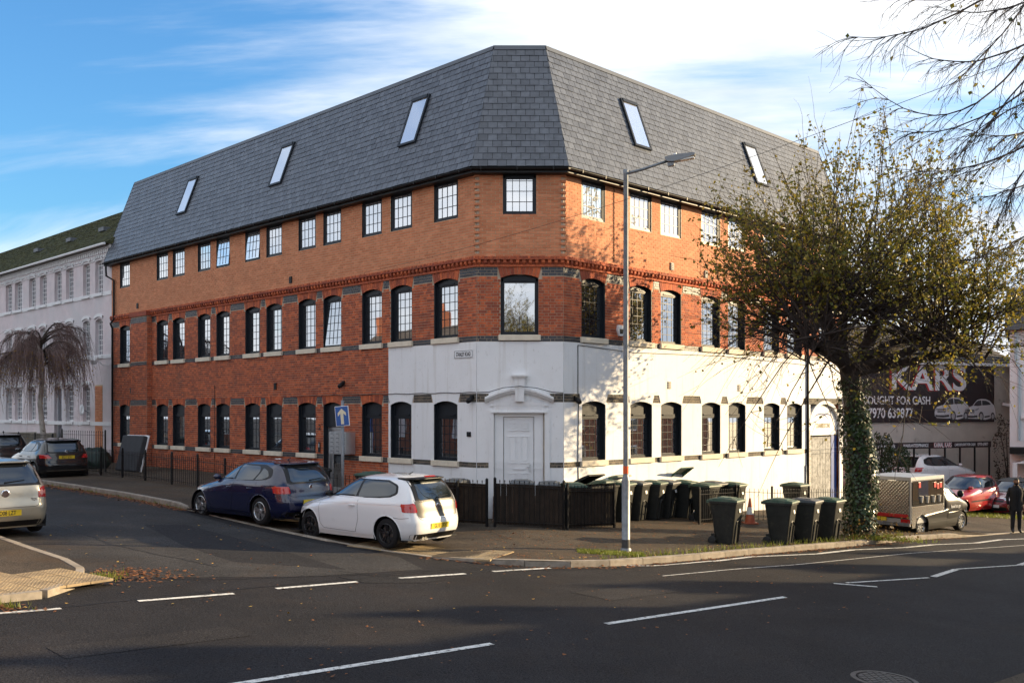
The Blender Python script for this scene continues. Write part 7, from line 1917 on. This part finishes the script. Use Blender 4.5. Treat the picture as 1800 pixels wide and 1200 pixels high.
# ------------------------------------------------------------------ the man at the right edge
def person(label, x, y, z, face):
    M = T(x, y, z) @ RZ(face)                  # faces local -y
    p = thing('person', label, 'person', M)
    J = {'pel': (0, 0, .94), 'wst': (0, 0, 1.08), 'chs': (0, .01, 1.28), 'nkb': (0, .01, 1.44), 'nk': (0, -.005, 1.50), 'hd': (0, -.03, 1.60)}
    R_ = {'pel': (.155, .115), 'wst': (.155, .12), 'chs': (.185, .13), 'nkb': (.11, .09), 'nk': (.062, .062), 'hd': (.07, .085)}
    E_ = [('pel', 'wst'), ('wst', 'chs'), ('chs', 'nkb'), ('nkb', 'nk'), ('nk', 'hd')]
    for s_, n_ in ((1, 'l'), (-1, 'r')):
        J.update({n_ + 'sh': (s_ * .185, .01, 1.40), n_ + 'el': (s_ * .255, .035, 1.13), n_ + 'wr': (s_ * .245, -.03, .90), n_ + 'hp': (s_ * .09, 0, .88), n_ + 'kn': (s_ * .10, -.015, .50), n_ + 'an': (s_ * .105, .02, .10), n_ + 'ft': (s_ * .115, -.14, .035)})
        R_.update({n_ + 'sh': (.075, .075), n_ + 'el': (.055, .055), n_ + 'wr': (.040, .045), n_ + 'hp': (.10, .10), n_ + 'kn': (.072, .075), n_ + 'an': (.055, .06), n_ + 'ft': (.045, .035)})
        E_ += [('chs', n_ + 'sh'), (n_ + 'sh', n_ + 'el'), (n_ + 'el', n_ + 'wr'), ('pel', n_ + 'hp'), (n_ + 'hp', n_ + 'kn'), (n_ + 'kn', n_ + 'an'), (n_ + 'an', n_ + 'ft')]
    names = list(J); me = bpy.data.meshes.new('body'); me.from_pydata([J[k] for k in names], [(names.index(a), names.index(c)) for a, c in E_], [])
    o = bpy.data.objects.new('tmp', me); col.objects.link(o); sk = o.modifiers.new('s', 'SKIN'); sub = o.modifiers.new('d', 'SUBSURF'); sub.levels = sub.render_levels = 2
    for i, k in enumerate(names):
        v = me.skin_vertices[0].data[i]; v.radius = R_[k]; v.use_root = (k == 'pel')
    bm_ = bpy.data.meshes.new_from_object(o.evaluated_get(bpy.context.evaluated_depsgraph_get())); bpy.data.objects.remove(o)
    Mcoat, Mtrou, Mskin, Mshoe = mat('black_coat', (.010, .010, .011), .85, bump=.4, bscale=30), mat('dark_trousers', (.016, .016, .02), .85), mat('skin', (.22, .115, .07), .55), mat('black_shoe', (.01, .01, .01), .45)
    for m_ in (Mcoat, Mtrou, Mskin, Mshoe): bm_.materials.append(m_)
    for f in bm_.polygons:
        f.use_smooth = True; c = f.center
        f.material_index = 3 if c.z < .09 else 1 if c.z < .82 and abs(c.x) < .20 else 2 if c.z > 1.49 else 0
    ob('body', bm_, p, M)
    bm = bmesh.new(); bmesh.ops.create_uvsphere(bm, u_segments=28, v_segments=20, radius=1)
    for v in bm.verts:
        X, Y_, Z = v.co; jaw = 1 - .28 * max(0, -Z) ** 1.3; face_ = 1.0
        q = Vector((X * .076 * jaw, Y_ * .098 * (1 - .10 * max(0, -Z)), Z * .118))
        if Y_ < -.75: q.y += -.004
        if Y_ < -.6 and abs(X) < .22 and -.25 < Z < .12: q.y -= .020 * (1 - abs(X) / .22) * (1 - abs(Z + .12) / .25)      # nose
        if Y_ < -.6 and .10 < Z < .26 and .22 < abs(X) < .58: q.y += .009                                                  # eye sockets
        v.co = q + Vector((0, -.03, 1.635))
    hd = MB().bm(bm).obj('head', Mskin, p, M, smooth=True)
    Mh = mat('dark_hair', (.012, .009, .008), .8)
    bm = bmesh.new(); bmesh.ops.create_uvsphere(bm, u_segments=28, v_segments=20, radius=1)
    dl = []
    for v in bm.verts:
        X, Y_, Z = v.co.copy(); hair = (Z > .42 and Y_ < 0) or (Y_ >= 0 and Z > -.25) or (Z > .75); beard = Y_ < .15 and Z < -.28 and not (abs(X) < .28 and Y_ < -.6 and -.42 < Z < -.36)
        if not (hair or beard): dl.append(v)
        jaw = 1 - .22 * max(0, -Z) ** 1.3; v.co = Vector((X * .083 * jaw, Y_ * .106 - (.006 if beard else 0), Z * .126)) + Vector((0, -.03, 1.637))
    bmesh.ops.delete(bm, geom=dl, context='VERTS'); MB().bm(bm).obj('hair_and_beard', Mh, p, M, smooth=True)
    for s_ in (1, -1):
        MB().lathe([(0, -.004), (.010, -.003), (.010, .004)], 10, 'y', c=(s_ * .030, -.116, 1.655)).obj('eye', M_ink, hd, M)
        MB().bbox(s_ * .079 - .010, s_ * .079 + .010, -.045, -.005, 1.60, 1.665, .008).obj('ear', Mskin, hd, M)
        b = MB(); bx = s_ * .245                                                                                            # hand: palm, four fingers, thumb
        b.bbox(bx - .016, bx + .016, -.085, .0, .80, .895, .012)
        for k, (fy, fl) in enumerate(((-.074, .070), (-.053, .082), (-.032, .078), (-.012, .062))):
            b.tube([(bx, fy, .815), (bx - s_ * .004, fy - .002, .815 - fl * .55), (bx - s_ * .022, fy + .002, .815 - fl)], [.0105, .0095, .007], 7)
        b.tube([(bx, -.08, .875), (bx - s_ * .004, -.112, .845), (bx - s_ * .012, -.120, .805)], [.013, .011, .008], 7)
        b.obj('hand', Mskin, p, M, smooth=True)
    # open coat with collar
    b = MB(); rings = [(.70, .205, .165), (.90, .20, .155), (1.08, .185, .145), (1.28, .215, .155), (1.40, .205, .135), (1.46, .125, .105), (1.52, .085, .085)]; n = 28; V = []
    for z_, a, c in rings:
        for j in range(n): t_ = 2 * math.pi * j / n; V.append((a * math.cos(t_) * (1 + .02 * math.sin(5 * t_ + z_ * 9)), .005 + c * math.sin(t_), z_))
    b.add(V, [(i * n + j, i * n + (j + 1) % n, (i + 1) * n + (j + 1) % n, (i + 1) * n + j) for i in range(len(rings) - 1) for j in range(n)]).obj('coat', Mcoat, p, M, smooth=True)
    MB().box(-.006, .006, -.162, -.150, .72, 1.40).obj('coat_zip', M_trim, p, M)
    return p
person('bearded man in a black coat and dark trousers standing at right edge', 16.18, 31.35, gpz(16.18), R(-12))

reg(lime)
copy_tree(lime, T(-1.0, -11.0, .1) @ RZ(2.0), 'lime tree behind the viewer, mirrored in the big corner window')
